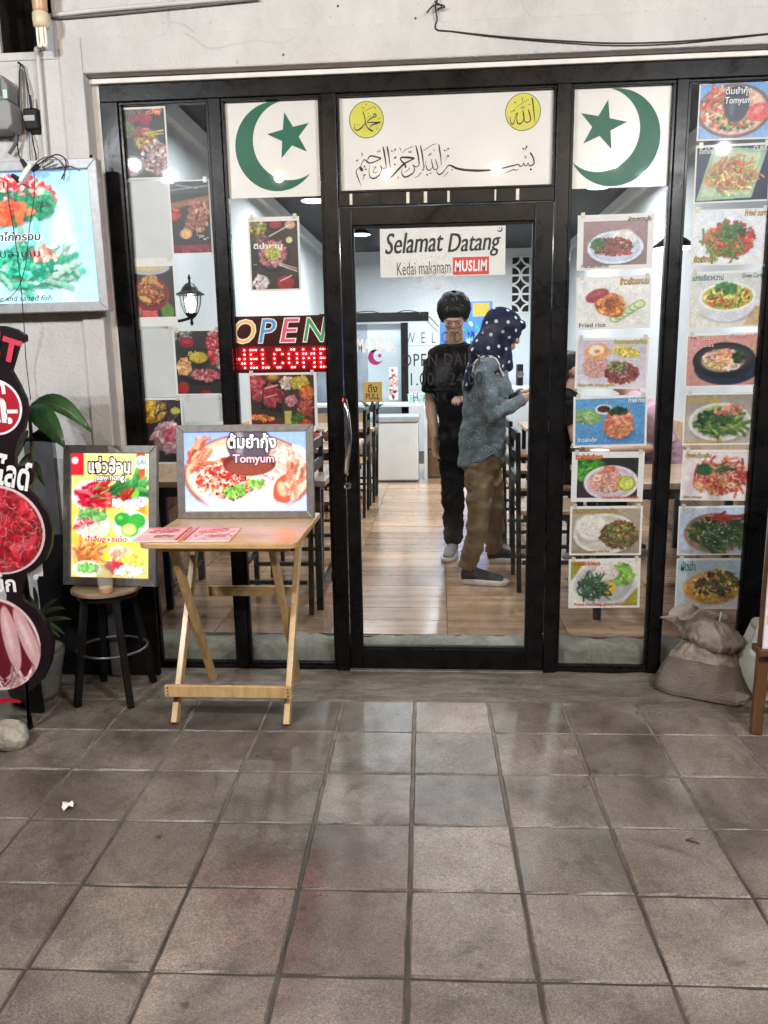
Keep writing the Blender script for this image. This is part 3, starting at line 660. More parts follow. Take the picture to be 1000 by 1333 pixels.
part('threshold', MB().box(-.409, .461, -.012, .05, -.012, .0085), M('worn_threshold', (.16, .15, .14), (.34, .32, .30), 12, rough=.5, metal=.4), sf, .002)
# bowed chrome handle, lock
h0 = W(449, 519, -.002); h1 = W(453, 617, -.002)
hp = [h0+Vector((0, 0, 0)), h0+Vector((.004, -.034, -.012)), h0.lerp(h1, .28)+Vector((.016, -.052, 0)), h0.lerp(h1, .55)+Vector((.018, -.055, 0)), h0.lerp(h1, .8)+Vector((.004, -.046, 0)), h1+Vector((-.002, -.034, .012)), h1]
part('handle', MB().tube(sweep(hp, 8), .0115, 12), 'chrome', door, smooth=True)
c = W(452.5, 632, .003)
part('lock', MB().lathe([(.0185, -.002), (.0185, .004), (.015, .008), (.010, .009), (.009, .014)], 20, (c.x, .004, c.z), 1), 'chrome', door, smooth=False)
part('keyhole', MB().lathe([(.0055, .012), (.0055, .0155)], 14, (c.x, .004, c.z), 1), 'gasket', door)
# vinyl lettering on the door pane
def dbox(x0, y0, x1, y1, Y=.0205): a = W(x0, y1, Y); b = W(x1, y0, Y); return (a.x, a.z, b.x, b.z)
for s_, b_, bo, sp in (('WELCOME', (528, 431, 631, 447), -.012, 2.2), ('OPEN DAILY', (523, 459, 629, 477), .0, 1.1), ('11.00 - 24.00', (525, 484, 628, 502), .0, 1.1), ('THANK YOU', (526, 510, 629, 523), -.012, 1.9)):
    lettering(door, s_, dbox(*b_), 'ink', .0205, bo, 0, sp, apart=True)
ln = MB()
for y in (449.5, 507): 
    a = dbox(515, y-.9, 637, y+.9); ln.box(a[0], a[2], .0203, .0215, a[1], a[3])
part('vinyl_rule', ln, 'ink', door)
lettering(door, 'MADENA', dbox(465, 440, 515, 459), 'inkw', .0205, .03, apart=True)
def crescent(c, r, mouth, off, rin, n=40):     # outline: outer circle minus an inner circle shifted towards the mouth angle
    d = (math.cos(mouth), math.sin(mouth)); a0 = math.acos(max(-1, min(1, (r*r+off*off-rin*rin)/(2*r*off)))); b0 = math.acos(max(-1, min(1, (off*off+rin*rin-r*r)/(2*off*rin))))
    o = [(c[0]+r*math.cos(mouth+a0+(2*math.pi-2*a0)*k/n), c[1]+r*math.sin(mouth+a0+(2*math.pi-2*a0)*k/n)) for k in range(n+1)]
    i = [(c[0]+off*d[0]+rin*math.cos(mouth+math.pi-b0*0+(0)), 0)]
    b1 = math.pi-b0
    i = [(c[0]+off*d[0]+rin*math.cos(mouth-b1-(2*math.pi-2*b1)*k/n), c[1]+off*d[1]+rin*math.sin(mouth-b1-(2*math.pi-2*b1)*k/n)) for k in range(n+1)]
    vs = o+i; m = n+1
    return vs, [(k, k+1, m+(n-k-1), m+(n-k)) for k in range(n)]
def star(c, r, rot, rin=.40):
    p = [(c[0]+(r if k % 2 == 0 else r*rin)*math.cos(rot+k*math.pi/5), c[1]+(r if k % 2 == 0 else r*rin)*math.sin(rot+k*math.pi/5)) for k in range(10)]
    return p+[c], [(k, (k+1) % 10, 10) for k in range(10)]
def moonstar(parent, m, c, r, mouth, off, rin, sc_, sr, srot, y):
    v, f = crescent(c, r, mouth, off, rin); part('crescent', MB().add([(a, y, b) for a, b in v], f), m, parent)
    v, f = star(sc_, sr, srot); part('star', MB().add([(a, y, b) for a, b in v], f), m, parent)
a = dbox(481, 456, 497, 474); cc = ((a[0]+a[2])/2, (a[1]+a[3])/2)
moonstar(door, 'magenta', cc, .032, R(20), .016, .024, (cc[0]+.018, cc[1]+.006), .013, R(100), .0205)
# gold pull sticker
a = dbox(473, 497, 497.5, 523)
stk = part('pull_sticker', MB().box(a[0], a[2], .0190, .0208, a[1], a[3]), 'gold', door, .0008)
w_, h_ = a[2]-a[0], a[3]-a[1]
lettering(stk, 'ดึง', (a[0]+.25*w_, a[1]+.47*h_, a[2]-.25*w_, a[3]-.10*h_), 'ink', .0186, .01)
lettering(stk, 'PULL', (a[0]+.14*w_, a[1]+.12*h_, a[2]-.14*w_, a[1]+.42*h_), 'ink', .0186, .01)
# patch of short whitish streaks on the door pane
sp = MB(); rs2 = random.Random(5); cs_ = W(570, 366, .0207)
for k in range(900):
    an = rs2.gauss(1.9, 1.0); d = abs(rs2.gauss(0, .085)); x = cs_.x+d*math.cos(an)*.8; z = cs_.z+d*math.sin(an)*.7-.03; l = rs2.uniform(.001, .010); wd = rs2.uniform(.0003, .0009); q = an+rs2.gauss(0, .6)
    c, s_ = math.cos(q), math.sin(q); sp.add([(x-c*l-s_*wd, .0212-k*4e-6, z-s_*l+c*wd), (x-c*l+s_*wd, .0212-k*4e-6, z-s_*l-c*wd), (x+c*l+s_*wd, .0212-k*4e-6, z+s_*l-c*wd), (x+c*l-s_*wd, .0212-k*4e-6, z+s_*l+c*wd)], [(0, 1, 2, 3)])
spo = part('white_streaks', sp, mat_veil('white_streak_veil', (.72, .76, .78), .40), door); spo['kind'] = 'stuff'

# ================================================================== PRINTS AND SIGNS
YP = .031                                   # sheets taped to the inside of the panes
def sheet(name, label, cat, tl, br, Y=YP, m='paper', group=None, th=.0009):
    a = W(tl[0], br[1], Y); b = W(br[0], tl[1], Y); c = W(br[0], br[1], Y); d = W(tl[0], tl[1], Y)
    x0, x1, z0, z1 = (a.x+d.x)/2, (b.x+c.x)/2, (a.z+c.z)/2, (b.z+d.z)/2
    t = thing(name, label, cat, (x0, Y, z0), group, local=True); t['w'] = x1-x0; t['h'] = z1-z0
    part('paper', MB().box(0, x1-x0, -th/2, th/2, 0, z1-z0), m, t)
    return t, x1-x0, z1-z0
def picture(t, cv, w, h, inset=(.04, .04, .04, .04), m='print', y=-.0011):
    l, b, r, tp = inset; me = cv.grain(.04).mesh('picture', w*(1-l-r), h*(1-b-tp), y, w*l, h*b); return part('picture', me, m, t)
def tx(t, s, f, m='ink', w=None, h=None, y=-.0019, **k):
    w = w or t['w']; h = h or t['h']; return lettering(t, s, (f[0]*w, f[1]*h, f[2]*w, f[3]*h), m, y, **k)
def tabs(t, w, h, which='lr'):
    for x in ((.012, w-.026) if which == 'lr' else (w/2-.007,)): part('tape', MB().box(x, x+.016, -.0026, -.0018, h-.012, h+.010), 'tape', t)

# --- food pictures; colours as in the prints on the glass
GR = [(.20, .42, .16), (.13, .33, .12), (.34, .52, .22)]; DG = [(.10, .24, .13), (.15, .33, .18), (.07, .17, .10)]
RD = [(.70, .16, .12), (.58, .10, .09), (.80, .30, .20)]; PK = [(.86, .52, .42), (.90, .62, .52), (.78, .40, .32)]
def f_basil(c):
    c.grad((.62, .50, .50), (.55, .44, .45)); c.plate(.68, .40, .60, .38, (.80, .84, .92)); c.rice(.84, .60, .30, .22)
    c.scat(.62, .42, .42, .20, 120, .045, [(.42, .17, .14), (.55, .25, .18), (.66, .35, .24), (.34, .12, .12)]); c.scat(.30, .50, .16, .12, 26, .04, GR, 2.6); c.scat(.9, .28, .15, .05, 14, .03, RD); return c
def f_omelet(c):
    c.grad((.93, .92, .91), (.90, .90, .88)); c.ell(.70, .38, .62, .26, (.80, .79, .78), 0, .5, .5); c.ell(.36, .66, .25, .14, (.62, .22, .27), .35, 1, .15); c.ell(.33, .69, .2, .06, (.75, .38, .42), .35, .6, .5)
    for k in range(6): c.ell(.72+.09*k, .18+.055*k, .12, .09, (.55, .68, .42), .3, 1, .08).ell(.72+.09*k, .185+.055*k, .10, .07, (.82, .88, .70), .3, 1, .2)
    c.ell(.62, .45, .30, .25, (.70, .38, .16), .2, 1, .1, .14); c.scat(.62, .46, .25, .20, 70, .05, [(.85, .52, .22), (.74, .38, .16), (.92, .64, .34)], 2); c.scat(.62, .48, .12, .10, 25, .035, [(.55, .24, .14), (.66, .3, .2)]); return c
def f_garlic(c):
    c.grad((.78, .75, .82), (.86, .84, .88)); c.ell(.95, .75, .30, .12, (.86, .80, .38), -.25, 1, .12); c.scat(.95, .74, .25, .09, 26, .04, [(.88, .82, .42), (.80, .74, .34)])
    c.ell(.36, .42, .28, .24, (.80, .62, .58), 0, 1, .15); c.scat(.36, .44, .27, .24, 90, .02, [(.86, .72, .66), (.78, .58, .54)], 2.2); c.ell(.38, .76, .25, .18, (.90, .62, .36), .1, 1, .12, .12); c.ell(.36, .78, .19, .12, (.95, .90, .84), .2, 1, .3, .1); c.ell(.38, .76, .08, .05, (.96, .66, .30), 0, 1, .4)
    c.scat(.86, .30, .34, .22, 110, .038, [(.50, .20, .18), (.62, .30, .25), (.40, .14, .15)], 2.2); c.scat(.80, .45, .18, .12, 26, .04, [(.55, .60, .36), (.42, .50, .28)]); return c
def f_crab(c):
    c.grad((.38, .62, .82), (.34, .58, .80)); c.ell(.22, .62, .30, .17, (.50, .68, .44), -.2, 1, .08, .1); c.strand(.18, .62, .22, .12, 30, .16, .02, [(.55, .74, .46), (.72, .84, .62)], -.2, .5)
    c.ell(.55, .76, .17, .11, (.90, .91, .92), 0, 1, .06).ell(.55, .77, .13, .075, (.34, .14, .12), 0, 1, .1); c.ell(.86, .22, .34, .2, (.12, .30, .48), 0, .5, .5)
    c.ell(.84, .40, .31, .28, (.78, .46, .32), 0, 1, .08); c.scat(.84, .38, .29, .26, 130, .028, [(.86, .56, .40), (.78, .44, .32), (.92, .68, .54)]); c.scat(.84, .58, .26, .15, 40, .055, [(.92, .56, .42), (.88, .42, .32), (.96, .74, .62)], 2.4); c.scat(.80, .72, .2, .06, 18, .05, DG, 2); return c
def f_seafoodrice(c):
    c.grad((.12, .16, .15), (.20, .18, .20)); c.scat(.24, .74, .34, .30, 60, .09, [(.26, .56, .16), (.36, .68, .24), (.18, .42, .14)], 1.8); c.plate(.76, .38, .62, .44, (.86, .80, .84)); c.scat(.66, .40, .40, .26, 150, .035, [(.92, .60, .50), (.88, .50, .42), (.95, .70, .60)])
    for x, y in ((.44, .50), (.66, .66), (.78, .62)): c.ell(x, y, .10, .085, (.95, .86, .78), .3, 1, .15, 0, .45)
    c.scat(.72, .70, .16, .1, 14, .06, PK); c.ell(1.10, .36, .20, .19, (.62, .70, .16), 0, 1, .06).ell(1.10, .36, .165, .155, (.80, .84, .40), 0, 1, .1).ell(1.10, .36, .05, .05, (.9, .92, .7), 0, .8, .5); return c
def f_pepper(c):
    c.grad((.70, .64, .56), (.62, .56, .50)); c.plate(.66, .44, .64, .46, (.84, .82, .78)); c.rice(.40, .58, .36, .32); c.scat(.94, .42, .36, .30, 130, .045, [(.36, .24, .18), (.48, .34, .24), (.28, .18, .15), (.50, .50, .24)], 2.6); c.scat(.96, .50, .24, .22, 24, .045, [(.62, .64, .30), (.46, .52, .22), (.55, .20, .16)], 2.4); return c
def f_morning(c):
    c.grad((.93, .91, .86), (.92, .90, .86)); c.poly([(0, .55), (0, 1), (.3, 1)], (.56, .60, .16)); c.poly([(1.0, 0), (1.36, 0), (1.36, .45)], (.62, .64, .18)); c.poly([(.0, .5), (.05, 0), (.4, 0)], (.95, .93, .88))
    c.plate(.68, .48, .62, .46, (.72, .72, .74), (.80, .80, .82)); c.scat(1.02, .72, .22, .22, 40, .07, [(.45, .66, .26), (.58, .76, .36)]); c.rice(.70, .74, .27, .20, (.92, .86, .84)); c.ell(.76, .38, .16, .18, (.86, .70, .20), .3, 1, .2, .1); c.strand(.40, .40, .28, .24, 75, .22, .022, DG+[(.20, .44, .26)], None); return c
def f_tomyum(c):
    c.grad((.42, .62, .86), (.55, .70, .90)); c.ell(.66, .50, .72, .50, (.46, .36, .34), 0, 1, .04).ell(.66, .50, .66, .45, (.90, .76, .72), 0, 1, .08); c.scat(.66, .50, .60, .36, 150, .06, [(.86, .34, .26), (.92, .62, .50), (.80, .24, .22), (.94, .80, .70), (.70, .60, .40)]); c.scat(.66, .30, .4, .14, 24, .04, GR+[(.62, .74, .4)])
    c.strand(.25, .72, .18, .14, 22, .22, .03, [(.88, .40, .30), (.94, .60, .48)], .6, .8); c.ell(1.14, .46, .22, .18, (.88, .36, .36), .4, 1, .15, .1).ell(1.12, .50, .14, .07, (.96, .66, .62), .4, .7, .4); c.ell(.70, .62, .26, .34, (.24, .25, .33), 0, 1, .1).ell(.70, .84, .24, .10, (.16, .17, .24), 0, 1, .15).ell(.62, .55, .07, .2, (.50, .52, .60), 0, .5, .6); return c
def f_salad(c):
    c.grad((.10, .16, .30), (.08, .13, .26)); c.poly([(.30, 1.0), (1.30, .92), (1.05, .05), (.02, .02)], (.62, .74, .62)); c.poly([(.36, .92), (1.20, .86), (1.0, .12), (.10, .10)], (.72, .80, .66)); c.ell(.64, .46, .50, .32, (.70, .58, .36), 0, 1, .2, .1)
    c.strand(.66, .48, .46, .30, 120, .2, .018, [(.90, .70, .38), (.84, .56, .30), (.94, .84, .56), (.70, .76, .40), (.86, .44, .28)]); c.scat(.66, .44, .40, .24, 26, .035, [(.82, .32, .22), (.60, .36, .44), (.50, .62, .30)]); return c
def f_friedcurry(c):
    c.grad((.88, .90, .94), (.92, .92, .93)); c.ell(.68, .42, .60, .36, (.82, .84, .90), 0, .8, .3); c.ell(.66, .42, .46, .30, (.74, .26, .14), 0, 1, .15, .12); c.scat(.68, .48, .44, .34, 95, .062, [(.80, .26, .16), (.70, .18, .13), (.88, .42, .26), (.62, .22, .16)]); c.strand(.55, .42, .40, .28, 40, .24, .024, [(.34, .46, .16), (.44, .56, .22)], None); c.scat(.72, .62, .2, .12, 9, .075, GR); return c
def f_greencurry(c):
    c.grad((.82, .84, .84), (.90, .88, .84)); c.poly([(1.0, 0), (1.36, .0), (1.36, .34), (1.15, .38)], (.78, .68, .52)); c.ell(.70, .24, .50, .20, (.42, .42, .44), 0, .6, .4); c.ell(.68, .44, .52, .36, (.86, .87, .90), 0, 1, .04); c.ell(.68, .55, .52, .28, (.94, .94, .95), 0, 1, .03).ell(.68, .55, .47, .24, (.78, .72, .22), 0, 1, .05)
    c.scat(.68, .55, .42, .20, 60, .055, [(.86, .80, .36), (.80, .74, .28), (.90, .86, .50)]); c.scat(.68, .55, .40, .18, 18, .045, [(.40, .52, .18), (.78, .30, .14), (.30, .42, .14)], 2.8); c.scat(.64, .72, .16, .08, 7, .085, [(.16, .42, .16), (.22, .52, .20)], 1.8); return c
def f_pohtak(c):
    c.grad((.82, .62, .56), (.78, .56, .52)); c.ell(.74, .36, .62, .36, (.14, .16, .26), 0, 1, .06); c.ell(.68, .50, .58, .36, (.09, .10, .14), 0, 1, .03).ell(.68, .53, .50, .29, (.18, .19, .23), 0, 1, .06).ell(.66, .50, .42, .24, (.72, .62, .50), 0, 1, .12)
    c.scat(.66, .52, .36, .20, 55, .062, [(.92, .80, .72), (.94, .60, .44), (.80, .44, .46), (.90, .88, .82), (.82, .74, .34)]); c.ell(.70, .54, .12, .10, (.95, .62, .44), 0, 1, .15, 0, .5); c.ell(.86, .38, .12, .08, (.93, .88, .86), 0, 1, .15, 0, .5); c.scat(.94, .56, .12, .1, 8, .06, DG); return c
def f_kale(c):
    c.grad((.62, .58, .54), (.74, .70, .68)); c.plate(.66, .44, .60, .40, (.80, .79, .76)); c.strand(.62, .42, .46, .26, 70, .30, .035, [(.44, .60, .26), (.58, .70, .34), (.28, .46, .20)], .2, 1.4); c.scat(.56, .52, .32, .18, 40, .06, GR+DG, 2.2); c.scat(.80, .68, .28, .10, 9, .065, [(.86, .50, .46), (.78, .40, .36)]); return c
def f_shrimp(c):
    c.grad((.90, .86, .87), (.94, .90, .90)); c.ell(.66, .44, .56, .38, (.86, .62, .58), 0, .8, .35); c.strand(.70, .50, .50, .32, 100, .22, .026, [(.84, .26, .22), (.92, .46, .36), (.70, .16, .18), (.94, .62, .50)], None); c.scat(.62, .28, .42, .18, 40, .05, [(.86, .50, .30), (.80, .26, .24), (.92, .70, .50)]); c.ell(.40, .62, .16, .13, (.12, .32, .16), .3, 1, .1, .15); c.strand(.62, .66, .2, .08, 14, .26, .014, GR, 0, .8)
    for x in (.30, .92): c.ell(x, .30, .08, .07, (.96, .80, .66), 0, 1, .2, 0, .4)
    return c
def f_bunghai(c):
    c.grad((.72, .80, .90), (.80, .85, .92)); c.plate(.68, .46, .60, .44, (.70, .58, .50), (.62, .48, .42)); c.strand(.66, .48, .50, .34, 150, .30, .024, [(.16, .34, .16), (.10, .24, .12), (.34, .48, .24), (.22, .42, .20)], -.5, 1.6); c.scat(.72, .44, .4, .28, 26, .022, [(.86, .84, .72)]); c.strand(.78, .80, .26, .07, 12, .24, .028, [(.72, .16, .14), (.84, .30, .24)], 0, .6); return c
def f_padcha(c):
    c.grad((.70, .80, .90), (.82, .84, .86)); c.ell(.70, .42, .58, .38, (.82, .58, .30), 0, 1, .15); c.ell(.24, .42, .16, .22, (.90, .66, .34), 0, .8, .4); c.scat(.74, .46, .46, .32, 100, .06, [(.86, .72, .36), (.78, .60, .26), (.92, .82, .52), (.62, .46, .20)], 2.2); c.scat(.76, .52, .44, .26, 24, .05, [(.30, .14, .20), (.40, .20, .26), (.22, .10, .14)], 2); c.strand(.80, .58, .36, .22, 26, .22, .016, [(.30, .40, .16), (.20, .30, .14)], -.6, 1.2); return c
def f_dark(c, kind):                         # restaurant posters on dark slate
    c.grad((.15, .14, .15), (.18, .15, .16))
    if kind == 'skewer':
        c.ell(.35, 1.0, .3, .2, (.30, .20, .16), 0, 1, .4); c.scat(.20, .98, .3, .16, 40, .04, [(.30, .34, .24), (.55, .16, .24), (.42, .32, .28)]); c.scat(.40, .84, .14, .08, 16, .05, [(.62, .14, .26), (.50, .10, .20)]); c.scat(.14, .70, .16, .10, 22, .05, [(.26, .36, .18), (.40, .46, .24)])
        c.ell(.44, .55, .22, .19, (.34, .28, .18), 0, 1, .1).ell(.44, .54, .18, .14, (.66, .56, .26), 0, 1, .3); c.scat(.44, .55, .16, .12, 30, .04, [(.72, .60, .30), (.56, .36, .18), (.80, .72, .44)]); c.scat(.36, .66, .12, .06, 14, .05, [(.62, .36, .28), (.5, .24, .2)])
        c.line(.42, .64, .72, .68, .016, (.80, .70, .30)); c.line(.46, .62, .72, .635, .013, (.74, .64, .26)); c.line(.48, .95, .72, 1.0, .013, (.78, .60, .36)); c.line(.48, .92, .72, .96, .012, (.72, .54, .30)); c.scat(.62, .98, .1, .05, 8, .04, [(.8, .45, .3)])
        c.scat(.58, .28, .22, .24, 70, .045, [(.74, .62, .62), (.62, .46, .46), (.84, .76, .76), (.46, .30, .32)]); c.scat(.18, .16, .16, .12, 30, .04, [(.5, .4, .42), (.7, .62, .62), (.3, .22, .24)])
    elif kind == 'kebab':
        c.rect(0, .83, c.A, 1.0, (.24, .25, .27)); c.line(0, .88, c.A, .93, .012, (.55, .58, .60)); c.line(.1, .95, .4, .90, .012, (.6, .62, .64)); c.line(0, .66, c.A, .76, .05, (.56, .38, .25)); c.rect(0, 0, c.A, .12, (.46, .08, .12)); c.scat(.3, .05, .34, .05, 14, .06, [(.62, .16, .22), (.5, .1, .16)], 2.4)
        c.poly([(.02, .12), (.0, .60), (.56, .66), (.56, .12)], (.13, .12, .13))
        for k in range(5):
            for q in (0, 1): c.scat(.24+.17*q+.03*k, .34+.085*k, .06, .035, 7, .052, [(.66, .42, .30), (.78, .56, .42), (.52, .28, .22)])
        c.ell(.20, .27, .095, .075, (.84, .66, .46), 0, 1, .1).ell(.20, .27, .06, .045, (.92, .70, .40), 0, 1, .3); c.scat(.42, .22, .1, .04, 7, .014, [(.9, .9, .9)]); c.scat(.05, .56, .07, .07, 10, .05, RD)
    elif kind == 'redsoup':
        c.grad((.16, .16, .18), (.20, .15, .16)); c.ell(.5, .98, .45, .16, (.70, .70, .74), 0, 1, .08).ell(.5, 1.0, .34, .09, (.84, .74, .44), 0, 1, .15); c.ell(.08, .40, .2, .5, (.72, .50, .44), .3, 1, .2); c.rect(.30, 0, .62, .14, (.82, .34, .34)); c.ell(.82, .12, .16, .2, (.34, .52, .20), 0, 1, .2, .15)
        c.ell(.50, .46, .40, .34, (.55, .08, .11), 0, 1, .04).ell(.50, .48, .35, .29, (.34, .10, .09), 0, 1, .06); c.scat(.50, .50, .29, .22, 60, .05, [(.72, .40, .18), (.60, .26, .14), (.82, .54, .26), (.40, .16, .10)]); c.ell(.38, .36, .15, .05, (.86, .66, .36), -.4, 1, .2); c.scat(.52, .74, .16, .07, 16, .05, [(.80, .60, .28), (.7, .5, .24)]); c.scat(.5, .46, .3, .24, 40, .012, [(.7, .72, .4), (.9, .82, .6)])
    elif kind == 'hotpot':
        c.scat(.12, .94, .2, .09, 22, .04, [(.4, .4, .4), (.62, .60, .58)]); c.ell(.20, .82, .13, .085, (.52, .06, .14), 0, 1, .08).ell(.20, .84, .09, .05, (.66, .14, .2), 0, 1, .3); c.ell(.42, .42, .42, .30, (.07, .07, .08), 0, 1, .04).ell(.42, .45, .37, .25, (.24, .20, .20), 0, 1, .08); c.ell(.38, .56, .2, .16, (.12, .12, .13), 0, 1, .05).ell(.38, .58, .16, .1, (.72, .62, .20), 0, 1, .2)
        c.scat(.64, .74, .10, .28, 60, .05, [(.66, .12, .18), (.54, .08, .14), (.78, .26, .30), (.9, .7, .7)]); c.scat(.48, .30, .24, .08, 40, .04, [(.72, .30, .34), (.86, .64, .62), (.58, .18, .22)]); c.scat(.13, .44, .10, .13, 26, .05, [(.84, .56, .34), (.92, .74, .52)]); c.scat(.78, .46, .09, .12, 30, .045, [(.86, .84, .80), (.7, .66, .62)]); c.ell(.10, .10, .10, .1, (.62, .10, .14), 0, 1, .1); c.ell(.46, .0, .1, .06, (.6, .1, .12), 0, 1, .1)
    elif kind == 'purple':
        c.grad((.20, .16, .16), (.14, .12, .13)); c.ell(.22, .80, .36, .30, (.22, .12, .22), 0, 1, .04).ell(.22, .84, .31, .22, (.72, .58, .16), 0, 1, .06); c.scat(.22, .84, .26, .18, 46, .055, [(.84, .66, .20), (.90, .76, .32), (.70, .50, .14)], 2.4); c.strand(.50, .80, .2, .2, 26, .2, .012, [(.44, .34, .34), (.3, .22, .24)], 1.0, .8); c.ell(.66, .82, .09, .06, (.72, .74, .34), 0, 1, .2)
        c.scat(.54, .40, .26, .22, 70, .065, [(.78, .62, .64), (.86, .74, .74), (.66, .46, .50)], 1.8); c.scat(.60, .46, .16, .10, 26, .05, [(.72, .28, .36), (.80, .42, .46)]); c.scat(.08, .42, .1, .1, 14, .04, [(.7, .6, .6), (.5, .4, .4)])
    elif kind == 'shabu':
        c.grad((.20, .15, .14), (.22, .16, .15)); c.scat(.10, .90, .16, .10, 30, .05, [(.62, .62, .24), (.76, .70, .34), (.4, .34, .16)]); c.ell(.40, .94, .14, .10, (.12, .10, .12), 0, 1, .05).ell(.40, .95, .1, .06, (.62, .10, .20), 0, 1, .1); c.ell(.62, .94, .09, .07, (.8, .62, .44), 0, 1, .2); c.line(.30, .78, .62, .94, .012, (.86, .80, .76))
        c.ell(.34, .50, .27, .25, (.10, .09, .10), 0, 1, .04).ell(.34, .52, .24, .22, (.30, .20, .20), 0, 1, .06); c.scat(.34, .52, .21, .19, 70, .038, [(.74, .42, .44), (.84, .60, .60), (.62, .28, .32)]); c.ell(.34, .54, .13, .12, (.78, .74, .34), 0, 1, .1); c.scat(.34, .53, .08, .08, 22, .03, [(.50, .60, .22), (.84, .78, .4)])
        c.line(.44, .36, .70, .26, .012, (.88, .82, .78)); c.line(.42, .39, .70, .30, .01, (.82, .76, .72)); c.rect(.02, .28, .10, .74, (.12, .10, .12)); c.scat(.14, .11, .13, .09, 30, .035, [(.86, .78, .78), (.94, .90, .90)]); c.ell(.52, .09, .14, .11, (.62, .08, .12), 0, 1, .06).line(.44, .12, .62, .20, .01, (.9, .88, .86)); c.ell(.60, .72, .055, .05, (.88, .84, .62), 0, 1, .15); c.scat(.16, .74, .12, .06, 14, .04, [(.5, .4, .3), (.3, .22, .18)])
    elif kind == 'platter':
        c.grad((.24, .19, .16), (.22, .17, .15)); c.scat(.12, .74, .14, .22, 26, .09, [(.66, .24, .28), (.78, .40, .42), (.56, .16, .2)]); c.poly([(.26, .82), (.66, .88), (.60, .26), (.20, .34)], (.10, .08, .09)); c.scat(.43, .60, .15, .20, 24, .08, [(.60, .16, .20), (.70, .28, .30), (.50, .10, .15)], 2); c.line(.30, .74, .54, .80, .02, (.84, .66, .64)); c.line(.28, .56, .52, .62, .015, (.82, .62, .6))
        c.ell(.46, .95, .14, .08, (.55, .30, .18), 0, 1, .1).ell(.46, .96, .1, .05, (.66, .62, .26), 0, 1, .2); c.scat(.74, .84, .14, .12, 40, .04, [(.86, .82, .76), (.74, .66, .60)]); c.scat(.98, .84, .16, .12, 24, .06, [(.84, .76, .26), (.66, .62, .24)]); c.scat(1.10, .64, .12, .12, 20, .06, [(.82, .40, .20), (.72, .26, .16), (.9, .55, .3)]); c.scat(.80, .50, .11, .11, 34, .03, [(.84, .60, .60), (.7, .36, .4)]); c.strand(1.05, .36, .14, .12, 36, .16, .018, [(.66, .22, .2), (.78, .4, .34)])
        c.poly([(.0, .30), (.56, .06), (.50, -.02), (0, .12)], (.40, .10, .09)); c.scat(.22, .16, .22, .06, 16, .045, [(.90, .56, .24), (.86, .36, .2)]); c.rect(.66, 0, .80, .30, (.72, .70, .34)); c.scat(.92, .12, .12, .12, 26, .05, GR); c.scat(1.06, .05, .1, .05, 8, .06, RD)
    return c

GP1, GP2 = 'food photos taped inside the right window next to the door', 'food photos taped inside the far right window'
_r1 = [
 (f_basil, (752, 279), (851, 351), 'stir-fried minced meat with white rice on a pale blue plate', 'ผัดกะเพราหมูสับ', 'Fried basil with rice'),
 (f_omelet, (751, 360), (848, 429), 'orange fried rice with cucumber slices and a maroon sausage on white', 'ข้าวผัดแหนม', 'Fried rice'),
 (f_garlic, (749, 439), (844, 506), 'fried egg on rice beside dark crispy meat on lilac', 'ข้าวหมูทอดกระเทียมไข่ดาว', 'Rice with crispy garlic'),
 (f_crab, (747, 516), (843, 582), 'fried rice mound with shrimp on a blue background', 'Fried rice', 'ข้าวผัดกุ้ง'),
 (f_seafoodrice, (744, 588), (838, 653), 'pink seafood fried rice with a lime half and green leaves', 'ข้าวผัดต้มยำทะเล', 'Tomyum fried rice seafood'),
 (f_pepper, (742, 659), (836, 723), 'white rice beside dark brown stir-fry with yellow caption', 'ผัดพริกหวานราดข้าว', 'Fried sweet peper with rice'),
 (f_morning, (741, 728), (834, 792), 'rice mound and dark greens on a grey plate, lowest in its column', 'ข้าวผัดผักบุ้งไฟแดง', 'Fried morning glory with rice')]
_r2 = [
 (f_tomyum, (909, 105), (1004, 182), 'red tom yum hot pot, topmost in the far right column', 'ต้มยำกุ้ง', 'Tomyum'),
 (f_salad, (905, 188), (1003, 264), 'noodle salad on a pale green square plate over navy', 'ส้มตำไทย', 'CURRY'),
 (f_friedcurry, (900, 272), (1000, 345), 'red stir-fried curry meat with green beans on white', 'ผัดพริกแกง', 'Fried curry'),
 (f_greencurry, (897, 353), (997, 427), 'yellow-green curry in a white bowl', 'แกงเขียวหวาน', 'Green Curry'),
 (f_pohtak, (893, 434), (993, 504), 'seafood soup in a black pot on a pink background', 'โป๊ะแตก', 'Tomyum Poh Tak'),
 (f_kale, (890, 511), (987, 579), 'light green kale stems with pink fish pieces', 'คะน้าปลาเค็ม', 'Kale and salted fish'),
 (f_shrimp, (887, 585), (984, 651), 'red shrimp noodles with one dark green leaf', 'กุ้งอบวุ้นเส้น', 'Shrimp'),
 (f_bunghai, (883, 659), (979, 723), 'dark green stir-fried stems with red chilli on pale blue', 'ผัดผักบุ้ง', 'Fried morning'),
 (f_padcha, (880, 727), (974, 793), 'yellow squid stir-fry in orange sauce, lowest in its column behind the sacks', 'ผัดฉ่า', '')]
_tc = {0: ('ink', 'paper'), 1: ('inkgold', 'ink'), 2: ('inkyellow', 'ink'), 3: ('inkw', None), 4: ('inkred', 'inkgold'), 5: ('inkgold', 'ink'), 6: ('inkred', 'inkgold')}
_tl1 = [(.66, .83, .96, .95), (.58, .83, .97, .97), (.52, .85, .97, .97), (.74, .86, .96, .95), (.05, .85, .42, .97), (.04, .86, .66, .96), (.06, .84, .44, .96)]
_te1 = [(.06, .04, .42, .10), (.04, .05, .40, .13), (.05, .04, .55, .11), (.06, .08, .32, .19), (.42, .05, .94, .12), (.05, .04, .56, .11), (.08, .03, .90, .11)]
